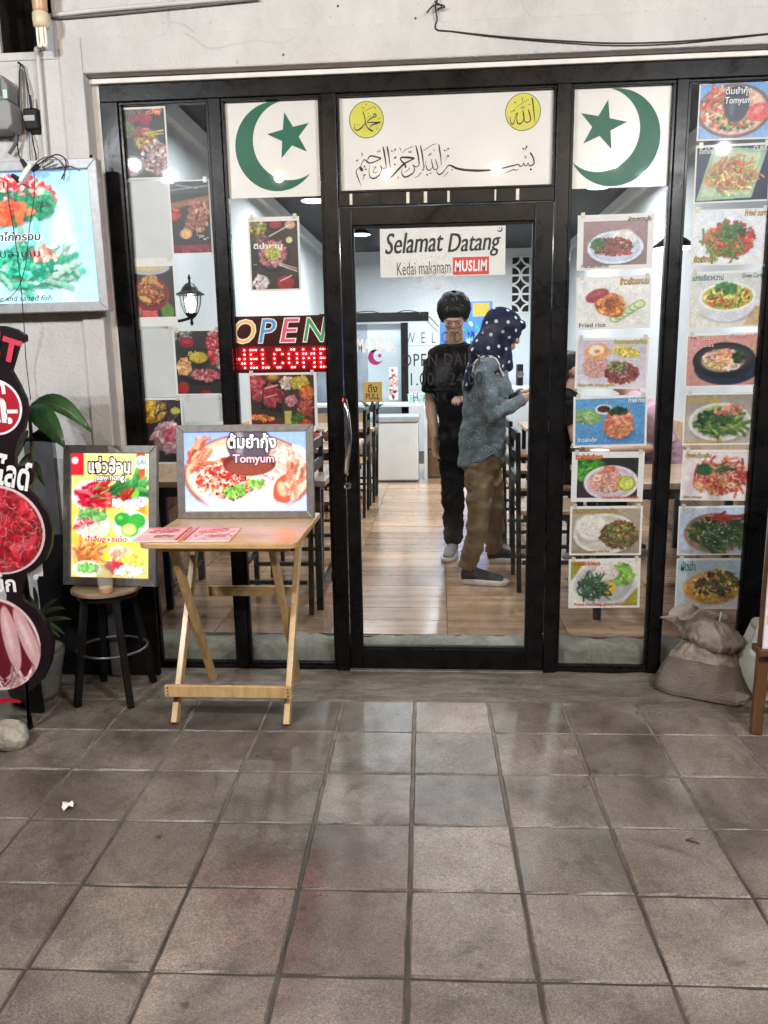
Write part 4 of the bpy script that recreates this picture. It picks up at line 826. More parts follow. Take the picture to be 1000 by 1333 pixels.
for i, (fn, tl, br, lab, th, en) in enumerate(_r1):
    t, w, h = sheet('food_photo', 'photo of '+lab, 'photo', tl, br, YP+.0004*i, 'paper', GP1)
    cv = fn(Cv(116, 86, (.9, .9, .9), 20+i)); ins = (.03, .04, .03, .05) if i not in (0, 4) else (.08, .08, .08, .12)
    picture(t, cv, w, h, ins); m, o = _tc[i]
    tx(t, th, _tl1[i], m, bold=.02, shear=.1, out=o, outw=.035); tx(t, en, _te1[i], m if i not in (1,) else 'ink', bold=.01, out=o if i in (2, 4, 5, 6) else None, outw=.03)
    tabs(t, w, h); t.rotation_euler = (0, random.uniform(-.022, .022), 0)
_tl2 = [(.36, .74, .72, .90), (.05, .85, .24, .95), (.05, .06, .34, .18), (.04, .84, .44, .95), (.04, .76, .35, .95), (.05, .80, .48, .95), (.04, .82, .38, .94), (.05, .84, .36, .94), (.06, .76, .26, .95)]
_te2 = [(.36, .58, .72, .73), (.76, .86, .99, .95), (.68, .84, .99, .97), (.68, .84, .95, .95), (.58, .84, .94, .97), (.05, .04, .58, .12), (.04, .04, .30, .09), (.05, .05, .24, .11), None]
_m2 = ['inkw', 'inkw', 'inkgold', 'inkgreen', 'stdpink', 'inkgold', 'inkgold', 'inkw', 'inkgreen']; _o2 = ['ink', 'ink', 'ink', None, 'inkw', None, 'ink', 'ink', None]
for i, (fn, tl, br, lab, th, en) in enumerate(_r2):
    t, w, h = sheet('food_photo', 'photo of '+lab, 'photo', tl, br, YP+.0004*i, 'paper', GP2)
    picture(t, fn(Cv(116, 86, (.9, .9, .9), 60+i)), w, h, (.02, .03, .02, .04))
    tx(t, th, _tl2[i], _m2[i], bold=.02, out=_o2[i], outw=.035)
    if en: tx(t, en, _te2[i], _m2[i] if i != 3 else 'inkgreen', bold=.015, shear=.15, out=_o2[i], outw=.035)
    tabs(t, w, h); t.rotation_euler = (0, random.uniform(-.015, .015), 0)
# left windows
GL = 'dark food posters in the left windows'
for kind, tl, br, lab, m_ in (('skewer', (152, 137), (218, 233), 'dark poster of a yellow broth bowl and chopsticks, top left pane', (.03, .02, .03, .05)), ('kebab', (221, 234), (275, 331), 'dark poster of grilled rolls on a slate board with white border', (.05, .02, .03, .02)),
        ('redsoup', (163, 336), (229, 425), 'poster of a red soup bowl held in hands beside the lantern', (.03, .14, .03, .12)), ('hotpot', (227, 429), (290, 514), 'poster of red meat curled in a black hot pot', (.04, .02, .02, .02)), ('purple', (176, 518), (239, 604), 'poster of sliced pink meat and a yellow soup pot, lowest left', (.03, .03, .03, .03)),
        ('shabu', (324, 282), (391, 379), 'dark poster of shabu pot with chopsticks under the left crescent sign', (.04, .03, .04, .06)), ('platter', (323, 485), (413, 556), 'poster of raw meat and vegetable platters below the red light sign', (.04, .02, .04, .04))):
    Y = YP+.002*(kind in ('kebab', 'hotpot')); t, w, h = sheet('food_poster', lab, 'poster', tl, br, Y, 'paper', GL)
    A = (w*(1-m_[0]-m_[2]))/(h*(1-m_[1]-m_[3])); H_ = 120; picture(t, f_dark(Cv(int(H_*A), H_, (.15, .14, .15), len(kind)), kind), w, h, m_); tabs(t, w, h)
    if kind == 'shabu': tx(t, 'ดีน่าชาบู', (.10, .55, .66, .66), 'inkw', bold=.03); tx(t, 'SHABU', (.08, .36, .15, .37), 'inkw')
    if kind == 'hotpot': tx(t, 'ดีน่า', (.30, .60, .52, .68), 'inkyellow', bold=.03); tx(t, 'ชาบู', (.32, .52, .50, .59), 'inkyellow', bold=.02)
for tl, br, lab in (((157, 236), (222, 351), 'blank white sheet between the broth bowl poster and the red soup poster'), ((171, 428), (230, 517), 'blank white sheet between the red soup poster and the pink meat poster'), ((240, 517), (291, 549), 'blank white strip below the black hot pot poster')):
    t, w, h = sheet('blank_sheet', lab, 'paper sheet', tl, br, YP+.004, 'frosted', 'blank sheets in the left window'); tabs(t, w, h)
# crescent and star boards
for tl, br, lab, cfg in (((291, 124), (415.5, 257), 'green crescent and star board opening right, in the left window', (.56, .50, .45, R(22), .15, .39, .70, .60, .235, R(72+30))), ((744, 107), (876, 244), 'green crescent and star board opening left, in the right window', (.42, .48, .475, R(180-28), .16, .40, .30, .60, .245, R(78)))):
    t, w, h = sheet('crescent_board', lab, 'sign', tl, br, .0345, 'laminate', 'crescent boards beside the doorway', .004)
    cx, cz, r, mo, off, rin, sx_, sz_, sr, sr0 = cfg
    moonstar(t, 'inkgreen', (cx*w, cz*h), r*h*.98, mo, off*h, rin*h, (sx_*w, sz_*h), sr*w, sr0, -.0032)
# calligraphy panel above the door
tl, br = (438, 123), (719, 246)
t, w, h = sheet('calligraphy_panel', 'long white board with black Arabic calligraphy above the door', 'sign', (438, 121), (719, 245), .0345, 'laminate', None, .004)
def fb(x0, y0, x1, y1, tl=(438, 121.5), br=(719, 245.5)):
    # photograph box to fraction; the panel's top runs up to the right in the picture
    sk = lambda x: -.036*(x-438)*1.0
    u0, u1 = (x0-tl[0])/(br[0]-tl[0]), (x1-tl[0])/(br[0]-tl[0]); xm = (x0+x1)/2; dy = .038*(xm-578)
    yt, yb = y0+dy, y1+dy; T, B = 115.0, 246.0
    return (u0, (B-yb)/(B-T), u1, (B-yt)/(B-T))
YI = .0345-.0032
def brush(par, nm, strokes, ox, oy, sc_, dots=(), Y=YI, m='ink'):
    """pen strokes traced as centre lines with their widths, each a thin ribbon lying on the board"""
    org = Vector(par_loc(par)); mb = MB(); k = 0
    for st in strokes:
        q = [Vector((x, y, w)) for x, y, w in st]; q = sweep(q, 4) if len(q) > 2 else q; vs = []; k += 1
        for a in range(len(q)):
            d = q[min(a+1, len(q)-1)]-q[max(a-1, 0)]; l = math.hypot(d.x, d.y) or 1; nx, ny = -d.y/l, d.x/l; w = max(q[a].z, 3)*.5
            for sg in (-1, 1): vs.append(tuple(W(ox+(q[a].x+sg*nx*w)/sc_, oy+(q[a].y+sg*ny*w)/sc_, Y-k*1.5e-5)-org))
        mb.add(vs, [(2*a, 2*a+1, 2*a+3, 2*a+2) for a in range(len(q)-1)])
    for x, y, r in dots:
        k += 1; mb.add([tuple(W(ox+(x+r*math.cos(R(45*a)+.4)*(1 if a % 2 else 1.15))/sc_, oy+(y+r*math.sin(R(45*a)+.4))/sc_, Y-k*1.5e-5)-org) for a in range(8)], [tuple(range(8))])
    return part(nm, mb, m, par)
def par_loc(o): return o.location if o.parent is None else par_loc(o.parent)
meds = []
for x0, y0, x1, y1 in ((455.2, 131.3, 499.2, 180), (658.3, 121.2, 703.8, 169.8)):
    a = W(x0, (y0+y1)/2, YI); b = W(x1, (y0+y1)/2, YI); c = W((x0+x1)/2, (y0+y1)/2, YI)-t.location; r = (b.x-a.x)/2; cx, cz = c.x, c.z
    d = part('medallion', MB().lathe([(r, 0), (r, .0006)], 48, (cx, -.0022, cz), 1), 'inkyellow', t); meds.append(d)
    part('medallion_ring', MB().tube([(cx+r*math.cos(a), -.0028, cz+r*math.sin(a)) for a in [2*math.pi*k/48 for k in range(49)]], .0014, 5, False), 'ink', d)
brush(meds[0], 'calligraphy', [[(405,340,14),(430,390,24),(450,470,22),(468,560,22),(480,640,26),(510,730,26),(570,800,34),(630,835,40),(680,850,30)], [(480,640,20),(430,700,26),(350,780,34),(270,825,36),(210,810,26),(190,760,14),(205,650,8)], [(520,625,26),(620,625,30),(740,625,34),(880,610,20)], [(870,620,20),(760,655,36),(660,690,30),(600,740,16),(590,790,8)],
 [(530,620,20),(545,580,24),(600,535,28),(670,495,26),(690,470,30)], [(680,420,24),(720,400,28),(755,440,28),(735,480,26),(690,480,24),(680,440,22)], [(460,330,8),(580,265,10),(715,205,8)], [(520,515,10),(620,445,10)], [(395,300,6),(470,225,8)], [(800,510,12),(825,535,10),(850,495,8)], [(540,405,16),(560,375,16)], [(770,745,10),(790,770,8),(760,800,8),(820,810,8)], [(435,780,18),(447,772,14)]], 452, 128, 20, ((495,150,16),(390,235,14),(735,250,15),(285,680,13)), YI-.0010)
brush(meds[1], 'calligraphy', [[(715,160,20),(740,240,36),(765,440,30),(780,600,24),(795,800,10)], [(630,460,16),(660,560,30),(690,690,28),(670,760,24),(610,790,30),(555,770,22),(530,720,16)], [(495,490,20),(510,580,30),(525,690,28),(490,770,22),(420,830,34),(360,800,28),(345,720,18),(350,640,14),(360,555,20),(340,570,20),(310,650,14),(290,750,16),(240,840,26),(195,790,20),(180,720,16),(182,640,8)],
 [(315,425,8),(450,330,10),(645,215,8)], [(460,170,14),(485,200,14),(490,265,8)], [(625,335,10),(660,355,10),(685,320,8)], [(440,400,8),(455,440,10),(485,430,8),(490,380,6),(505,430,10),(535,430,8),(545,370,8)], [(180,545,8),(240,510,10),(300,490,20),(280,470,12)]], 655, 118, 19.23, ((298,295,18),), YI-.0010)
brush(t, 'calligraphy', [[(190,780,3),(160,690,14),(120,590,18),(110,530,14),(150,480,10),(185,450,10),(205,400,12),(235,350,16),(270,360,24),(300,390,28),(345,400,22),(430,370,18),(510,325,22),(450,305,26),(360,285,26),(315,310,20),(298,350,14)], [(165,465,20),(190,495,55),(215,535,30)],
 [(510,440,8),(530,480,10),(565,490,12),(595,470,12),(592,400,18),(577,300,24),(560,200,28),(548,135,16)], [(500,440,10),(525,500,14),(510,560,16),(470,610,20),(410,650,26),(350,640,22),(325,590,14),(320,540,10),(330,440,6)], [(670,480,4),(655,400,14),(640,280,22),(622,180,28),(615,125,12)],
 [(385,470,6),(430,465,12),(410,495,10),(385,540,10),(420,560,12),(460,530,6)], [(215,600,8),(255,590,18),(235,620,10),(215,680,6)], [(450,205,10),(465,230,8),(480,195,8),(490,225,8),(505,180,8)], [(190,235,8),(210,250,12),(205,285,10),(188,280,6)], [(100,365,6),(140,350,14),(115,380,8)], [(720,225,6),(755,170,14)], [(815,150,14),(835,180,10),(835,215,4)], [(715,325,8),(760,300,18),(735,340,8)], [(778,640,8),(795,650,8),(802,610,4)],
 [(555,545,8),(555,600,14),(590,645,20),(640,650,20),(700,610,22),(760,545,28),(830,470,32),(900,405,34)], [(915,480,30),(900,420,30),(850,370,24),(830,330,20),(850,310,28),(930,310,34),(1010,316,34),(1060,325,26)], [(1062,326,16),(1000,355,22),(930,390,26),(890,410,28)], [(855,240,8),(900,195,10),(950,165,10),(1010,140,10),(1046,130,8)], [(960,200,8),(972,235,10),(990,205,8),(1000,240,8),(1014,200,6)],
 [(1025,430,12),(1060,480,14),(1045,550,18),(985,600,24),(905,630,28),(862,595,20),(850,550,12),(858,490,6)], [(895,555,6),(950,520,10),(985,480,12)]], 455, 180, 12.5, ((245,460,15),(267,503,15),(690,205,14),(745,178,14),(740,425,15)))
brush(t, 'calligraphy', [[(205,175,14),(225,260,24),(245,360,24),(258,460,18),(250,505,14),(215,525,14),(165,500,12)], [(280,175,14),(300,270,24),(318,380,22),(328,480,14),(330,560,6)], [(300,570,14),(325,580,14),(345,520,8),(365,450,8),(385,430,6)], [(375,490,10),(385,560,18),(420,582,20),(455,560,14),(482,520,8)], [(462,400,10),(470,470,18),(495,555,16),(530,570,16),(562,540,14),(545,470,16),(525,400,10)],
 [(580,160,16),(595,260,24),(612,380,16),(620,500,6)], [(330,270,8),(400,215,10),(470,170,10),(540,150,8)], [(405,325,8),(420,345,10),(435,305,8),(445,335,8),(460,290,6)], [(490,245,14),(510,275,6)], [(700,270,6),(735,235,8)], [(690,430,4),(700,375,8),(742,350,18),(710,335,10)], [(190,695,8),(240,680,10),(280,630,14),(302,625,10)], [(640,685,4),(690,660,8),(735,605,12)],
 [(545,580,8),(560,630,16),(590,650,22),(640,620,18),(690,560,14),(740,500,20),(800,515,32),(870,550,36),(1000,575,36)]], 525, 175, 12.5, ((675,260,14),(733,230,14),(390,655,16),(445,630,12),(795,575,12)))
brush(t, 'calligraphy', [[(100,397,25),(150,402,26),(260,408,28),(380,405,22),(480,395,17),(560,380,15),(640,360,15),(740,335,12)], [(740,335,12),(760,360,14),(785,350,10),(800,320,8),(810,350,12),(835,350,10),(850,320,8),(865,355,14),(905,340,15),(917,310,15),(905,260,17),(880,215,18),(870,203,8)], [(805,240,8),(825,250,8),(820,270,8),(808,265,6)], [(810,180,4),(835,140,10)], [(580,440,4),(640,415,8),(690,395,10),(705,405,8),(738,395,8)]], 590, 175, 8.696, ((880,395,13),(795,160,11),(832,138,11)))
# greeting sign on the door
t, w, h = sheet('greeting_sign', 'white greeting sign with black and red lettering on the door glass', 'sign', (495, 294.5), (658, 359.5), .0295, 'paper', None)
def gb(x0, y0, x1, y1): 
    dy = .03*((x0+x1)/2-576); return ((x0-495)/163, (359.5-(y1+dy))/65, (x1-495)/163, (359.5-(y0+dy))/65)
sl = .028
for s_, b_ in (('Selamat', (501, 302, 577, 329)), ('Datang', (583, 302, 651, 334))):
    f = gb(*b_); lettering(t, s_, (f[0]*w, f[1]*h, f[2]*w, f[3]*h), 'ink', -.0016, .0, .28, 1, double=.0016, rot=sl)
f = gb(517, 340, 587, 357); lettering(t, 'Kedai makanam', (f[0]*w, f[1]*h, f[2]*w, f[3]*h), 'ink', -.0016, -.006, 0, rot=sl)
f = gb(590, 334, 637, 357); x0, z0, x1, z1 = f[0]*w, f[1]*h, f[2]*w, f[3]*h
rd = part('red_label', MB().box(x0, x1, -.0016, -.0010, z0, z1), 'inkred', t, .0002)
lettering(rd, 'MUSLIM', (x0+.008, z0+.012, x1-.008, z1-.012), 'inkw', -.0022, .035, .05, 1.15)
f = gb(645, 292, 656, 303); c = ((f[0]+f[2])/2*w, (f[1]+f[3])/2*h-.002); moonstar(t, 'ink', c, .011, R(120), .004, .009, (c[0]-.002, c[1]+.004), .004, R(90), -.0016)
# lit open / welcome sign
t, w, h = sheet('light_sign', 'red lit WELCOME dot sign under coloured OPEN letters behind the glass', 'light sign', (300, 411), (429, 485), .036, 'ledpanel', None, .012)
LRIM = M('letter_rim', (.75, .66, .62), (.8, .72, .68), emit=(.8, .7, .66), es=.35)
part('lit_strip', MB().box(.002, w-.002, -.0085, -.0065, .012, .47*h), 'ledglow', t, .001)
for s_, x0, x1, mc in (('O', 305, 334, 'inkgold'), ('P', 338, 361, M('blue_letter', (.05, .22, .45), (.07, .27, .52), emit=(.06, .26, .5), es=.4)), ('E', 366, 391, M('pink_letter', (.60, .06, .12), (.66, .08, .15), emit=(.65, .07, .14), es=.4)), ('N', 396, 427, M('green_letter', (.03, .22, .08), (.05, .28, .11), emit=(.04, .25, .1), es=.4))):
    u0, u1 = (x0-300)/129*w, (x1-300)/129*w; zb = .53*h+.004*(x0-300)/129; zt = .94*h+.003*(x0-300)/129
    lettering(t, s_, (u0, zb, u1, zt), mc if s_ != 'O' else M('yellow_letter', (.62, .36, .05), (.7, .42, .08), emit=(.7, .42, .08), es=.45), -.0075, .0, .22, 1, out=LRIM, outw=.028)
FONT5 = {'W': ['10001', '10001', '10101', '11011', '10001'], 'E': ['111', '100', '111', '100', '111'], 'L': ['100', '100', '100', '100', '111'], 'C': ['0110', '1001', '1000', '1001', '0110'], 'O': ['0110', '1001', '1001', '1001', '0110'], 'M': ['10001', '11011', '10101', '10001', '10001']}
dots = MB(); wid = [len(FONT5[c][0]) for c in 'WELCOME']; tot = sum(wid)+6*1.4; pitch = (w-.018)/tot; x = .009
for ch in 'WELCOME':
    for r, row in enumerate(FONT5[ch]):
        for k, b in enumerate(row):
            if b == '1': dots.lathe([(.0036, 0), (.0034, .002), (.002, .0032)], 8, (x+(k+.5)*pitch, -.0085, .43*h-(r+.3)*(.39*h/5)), 1)
    x += (len(FONT5[ch][0])+1.4)*pitch
dd = part('led_dots', dots, 'leddot', t); dd['kind'] = 'stuff'

# ================================================================== THINGS IN FRONT OF THE SHOP
def lightbox(name, label, w, h, d, fr, cv, m='lit', cat='light box', fm='silver'):
    """local: x right, z up, front at y=0 facing -y; root at the bottom middle"""
    t = thing(name, label, cat, local=True)
    def bar(p): return MB().prism(p, 0, d)
    x0, x1 = -w/2, w/2
    for poly in ([(x0, 0), (x1, 0), (x1-fr, fr), (x0+fr, fr)], [(x0, h), (x0+fr, h-fr), (x1-fr, h-fr), (x1, h)], [(x0, 0), (x0+fr, fr), (x0+fr, h-fr), (x0, h)], [(x1, 0), (x1, h), (x1-fr, h-fr), (x1-fr, fr)]):
        part('frame', bar(poly), fm, t, .003)
    part('back', MB().box(x0+fr*.5, x1-fr*.5, d*.5, d-.002, fr*.5, h-fr*.5), 'darkgrey', t)
    part('picture', cv.grain(.02).mesh('picture', w-2*fr+.004, h-2*fr+.004, d*.3, x0+fr-.002, fr-.002), m, t)
    part('cover', MB().box(x0+fr-.003, x1-fr+.003, d*.18, d*.18+.002, fr-.003, h-fr+.003), 'clear', t)
    t['y'] = d*.3-.0012; return t
# -- picture of the tom yum light box
c = Cv(230, 150, (.7, .75, .95), 5); c.grad((.55, .66, .97), (.74, .78, .98)); A = c.A
c.ell(.80, .46, .82, .52, (.62, .42, .40), 0, 1, .03).ell(.80, .47, .78, .48, (.93, .72, .62), 0, 1, .03).ell(.80, .44, .75, .44, (.95, .86, .84), 0, 1, .1); c.ell(.80, .10, .66, .22, (.80, .82, .97), 0, .9, .3)
c.scat(.52, .42, .36, .24, 150, .045, [(.90, .24, .20), (.96, .60, .52), (.97, .86, .80), (.80, .14, .14), (.96, .74, .60)]); c.scat(1.22, .62, .30, .22, 60, .07, [(.97, .80, .78), (.97, .66, .60), (.96, .90, .90)])
c.ell(1.25, .28, .20, .14, (.93, .34, .24), 1.2, 1, .1, .08).ell(1.22, .28, .07, .12, (.98, .78, .66), .3, .8, .4); c.strand(1.36, .34, .10, .18, 26, .2, .024, [(.95, .50, .40), (.97, .74, .66)], 1.2, .8); c.strand(.14, .66, .10, .18, 26, .2, .026, [(.93, .36, .26), (.96, .60, .48)], .9, .7)
c.scat(.64, .26, .15, .07, 26, .04, [(.42, .70, .26), (.56, .80, .36)]); c.scat(.9, .36, .12, .06, 14, .035, [(.5, .72, .3)]); c.scat(.6, .34, .3, .2, 26, .018, [(.5, .05, .05)])
c.ell(.82, .60, .34, .15, (.42, .16, .16), 0, 1, .06).ell(.82, .56, .30, .12, (.55, .26, .22), 0, 1, .1).ell(.82, .84, .29, .26, (.36, .30, .36), 0, 1, .06).ell(.70, .86, .07, .24, (.72, .70, .78), 0, .6, .5)
tmy = lightbox('tomyum_light_box', 'silver framed lit box with tom yum picture standing on the folding table', .578, .392, .03, .031, c)
wi, hi = .578-.062, .392-.062
def lb_text(t, s_, f, w, h, fr, **k):
    W_, H_ = w-2*fr, h-2*fr; x0 = -w/2+fr; return lettering(t, s_, (x0+f[0]*W_, fr+f[1]*H_, x0+f[2]*W_, fr+f[3]*H_), k.pop('m'), t['y'], **k)
litw = mat_emit('lit_white_letter', (1, .92, .97), .85); litk = M('lit_black_edge', (.01, .01, .012), (.02, .02, .02))
litp = mat_emit('lit_pink_letter', (1, .62, .72), .75); lity = mat_emit('lit_gold_letter', (.75, .55, .08), .5); litr = mat_emit('lit_red_letter', (.75, .02, .05), .7); litb = M('lit_ink', (.02, .02, .03), (.03, .03, .04))
lb_text(tmy, 'ต้มยำกุ้ง', (.36, .74, .76, .985), .578, .392, .031, m=litw, bold=.03, out=litk, outw=.06)
lb_text(tmy, 'Tomyum', (.40, .58, .74, .72), .578, .392, .031, m=litp, bold=.03, out=litk, outw=.06)
b0 = W(321, 671, -.17); tmy.location = (b0.x, -.185, .7505); tmy.rotation_euler = (R(-7), 0, R(1))
# -- picture of the jaew hong light box
c = Cv(110, 165, (.98, .86, .4), 6); c.grad((.98, .90, .60), (.96, .76, .20)); A = c.A
c.rect(0, .82, .11, 1, (.90, .16, .20)); c.rect(A-.115, .45, A-.03, 1, (.93, .30, .16)); c.rect(A-.04, .4, A, 1, (.98, .90, .70)); c.ell(A-.07, .55, .08, .3, (.97, .62, .16), 0, .8, .6)
for k, (x, y, bg) in enumerate(((.16, .66, (.95, .84, .86)), (.50, .66, (.86, .93, .84)), (.18, .43, (.93, .93, .86)), (.51, .42, (.90, .95, .90)))): c.ell(x, y, .16, .125, bg, 0, 1, .04)
c.strand(.16, .66, .12, .085, 40, .16, .017, [(.86, .08, .22), (.74, .05, .15), (.93, .30, .38)], -.1, .8); c.strand(.22, .68, .08, .06, 6, .10, .008, [(.4, .62, .24)], .3, .5)
c.strand(.44, .71, .10, .06, 22, .2, .022, [(.16, .48, .22), (.28, .60, .30)], .3, 1); c.ell(.53, .68, .05, .042, (.42, .76, .22), 0, 1, .1); c.strand(.45, .64, .05, .03, 14, .08, .009, RD, 1, 1.4); c.scat(.55, .61, .07, .04, 14, .022, [(.76, .70, .90), (.86, .84, .94)]); c.scat(.40, .60, .05, .03, 12, .02, [(.93, .90, .88)])
c.scat(.18, .50, .12, .04, 26, .03, [(.36, .66, .36), (.5, .74, .42)]); c.scat(.14, .42, .10, .05, 30, .026, [(.88, .40, .46), (.93, .80, .80), (.8, .2, .28)]); c.scat(.20, .37, .11, .045, 30, .024, [(.96, .95, .88), (.90, .88, .78)])
c.ell(.44, .47, .075, .06, (.20, .60, .24), 0, 1, .08).ell(.56, .46, .075, .062, (.24, .64, .26), 0, 1, .08).ell(.42, .485, .03, .02, (.6, .86, .5), 0, .6, .5).ell(.50, .39, .075, .06, (.30, .62, .20), 0, 1, .05).ell(.495, .39, .062, .05, (.76, .90, .46), 0, 1, .1).ell(.495, .39, .03, .024, (.86, .95, .62), 0, .7, .4)
c.rect(0, 0, A, .26, (.97, .84, .46)); c.ell(.14, .20, .15, .09, (.97, .72, .55), 0, 1, .2); c.strand(.13, .21, .12, .06, 36, .12, .012, [(.96, .52, .24), (.97, .66, .40)]); c.ell(.14, .07, .13, .07, (.95, .95, .90), 0, 1, .06); c.scat(.14, .08, .09, .04, 30, .02, [(.45, .74, .34), (.6, .84, .5)]); c.scat(.42, .17, .13, .08, 40, .03, [(.97, .80, .70), (.96, .66, .56), (.97, .9, .84)]); c.scat(.38, .09, .06, .04, 14, .03, [(.90, .16, .24)]); c.scat(.52, .15, .08, .05, 18, .035, [(.97, .90, .50), (.96, .82, .30)]); c.scat(.50, .06, .12, .04, 26, .025, [(.96, .96, .95), (.82, .86, .88)])
c.line(.27, .17, .35, .17, .012, (.98, .93, .1)); c.line(.31, .14, .31, .20, .012, (.98, .93, .1)); c.ell(.035, .935, .03, .03, (.96, .9, .9), 0, 1, .1)
JW, JH, JF = .405, .585, .034
jh = lightbox('jaew_hong_light_box', 'upright silver framed lit box with yellow jaew hong poster standing on the stool', JW, JH, .03, JF, c, 'lit')
lb_text(jh, 'แจ่วฮ้อน', (.22, .84, .76, .97), JW, JH, JF, m=litw, bold=.03, out=litk, outw=.08); lb_text(jh, 'jaew hong', (.30, .765, .68, .835), JW, JH, JF, m=litw, bold=.03, out=litk, outw=.08)
lb_text(jh, 'น้ำซุปสูตรเข้มข้นต้มแบบ...', (.10, .535, .90, .575), JW, JH, JF, m=lity, shear=.2, bold=.01); lb_text(jh, 'น้ำจิ้มสูตรเด็ด', (.18, .275, .72, .335), JW, JH, JF, m=litr, shear=.2, bold=.03, out=litw, outw=.05)
hl = part('round_emblem', MB().lathe([(.028, 0), (.028, .0008)], 24, (JW/2-JF-.034, jh['y'], JH-JF-.036), 1), mat_emit('lit_blue_white', (.70, .80, 1.0), .8), jh)
lettering(hl, 'حلال', (JW/2-JF-.053, JH-JF-.046, JW/2-JF-.015, JH-JF-.026), M('emblem_blue', (.03, .08, .5), (.05, .1, .55)), jh['y']-.0016, .02)
jh.location = (W(143, 762, -.29).x, -.30, .489); jh.rotation_euler = (R(-10), R(.6), R(-2))
# -- light box on the wall
c = Cv(280, 190, (.75, .88, .98), 8); c.grad((.58, .78, .99), (.72, .91, .98)); A = c.A
for x in (.52, 1.22): c.ell(x, .42, .12, .5, (.96, .99, 1), 0, .8, .8)
c.ell(.86, .70, .34, .10, (.96, .80, .62), 0, .8, .4); c.scat(.82, .80, .36, .17, 230, .036, [(.84, .22, .24), (.93, .50, .46), (.78, .14, .18), (.97, .84, .80), (.95, .66, .62), (.86, .86, .95)], 1.7, .3, .7); c.scat(.90, .74, .30, .12, 26, .05, [(.10, .50, .36), (.2, .62, .44), (.06, .38, .28)], 2); c.scat(.74, .70, .26, .07, 26, .06, [(.90, .30, .20), (.94, .46, .30)])
c.strand(.90, .26, .30, .13, 110, .26, .026, [(.42, .88, .72), (.26, .76, .62), (.66, .95, .84), (.16, .66, .52), (.80, .97, .92)], .15, 1.3); c.scat(.86, .32, .26, .1, 22, .05, [(.22, .72, .6), (.4, .86, .72), (.12, .58, .48)], 2.2); c.scat(1.05, .38, .12, .05, 9, .035, [(.86, .5, .46), (.93, .7, .66)])
LW, LH, LF = .86, .585, .038
wl = lightbox('wall_light_box', 'silver framed lit food box with tangled cables on the stucco wall', LW, LH, .055, LF, c, 'litdim', fm='silverlit')
tr = W(124, 208, -.14); br_ = W(137.5, 405, -.14); wl.location = (tr.x-LW/2+.004, -.14, br_.z); wl.rotation_euler = (0, R(-.3), 0)
wl['y'] = .055*.3-.0014
lb_text(wl, 'กะเพราไก่กรอบ', (.34, .485, .715, .555), LW, LH, LF, m=litb, bold=.02, shear=.15, out=litw, outw=.05); lb_text(wl, 'คะน้าปลาเค็ม', (.34, .36, .70, .425), LW, LH, LF, m=litb)
lb_text(wl, 'Kale and salted fish', (.40, .02, .74, .065), LW, LH, LF, m=litb, shear=.3); lb_text(wl, 'กะเพรา', (.34, .885, .55, .935), LW, LH, LF, m=litb)
part('wall_bracket', MB().box(-.36, .40, .055, .092, .05, LH-.05), 'darkgrey', wl)
part('screw', MB().lathe([(.006, 0), (.006, .012)], 10, (.40, .03, LH+.006), 2), 'gasket', wl)

# -- folding table
tb = thing('folding_table', 'light wooden folding table with crossed legs before the left window', 'table', (-.815, -.33, 0))
tz = .7495; x0, x1, y0, y1 = -1.108, -.515, -.625, -.055
rr = .035; pts = []
for cx, cy, a0 in ((x1-rr, y0+rr, -90), (x1-rr*.4, y1-rr*.4, 0), (x0+rr*.4, y1-rr*.4, 90), (x0+rr, y0+rr, 180)):
    q = rr if cy < -.3 else rr*.4
    pts += [(cx+q*math.cos(R(a0+15*k)), cy+q*math.sin(R(a0+15*k))) for k in range(7)]
mb = MB(); n = len(pts); mb.add([(x, y, tz-.022) for x, y in pts]+[(x, y, tz) for x, y in pts], [tuple(range(n))[::-1], tuple(range(n, 2*n))]+[(i, (i+1) % n, n+(i+1) % n, n+i) for i in range(n)])
part('tabletop', mb, 'wood', tb, .004)
for X, s in ((-1.045, 1), (-.598, -1)):
    part('leg', MB().beam((X, -.545, 0), (X+s*.0, -.10, tz-.03), .024, .042, (0, 1, 0)), 'woodz', tb, .003)
    xi = X+s*.032; part('leg', MB().beam((xi, -.115, 0), (xi, -.52, tz-.045), .024, .042, (0, 1, 0)), 'woodz', tb, .003)
fb_ = part('stretcher', MB().box(-1.072, -.571, -.562, -.545, .118, .165), 'woodz', tb, .003)
for X in (-1.058, -.585):
    for z in (.128, .142, .156): part('screw', MB().lathe([(.0028, 0), (.0028, .002)], 8, (X, -.5622, z), 1), 'ink', fb_)
part('stretcher', MB().box(-1.006, -.637, -.135, -.119, .395, .440), 'wood', tb, .003)
part('apron', MB().box(-1.065, -.56, -.545, -.52, tz-.052, tz-.0225), 'wood', tb, .002)
part('apron', MB().box(-1.065, -.56, -.115, -.09, tz-.052, tz-.0225), 'wood', tb, .002)
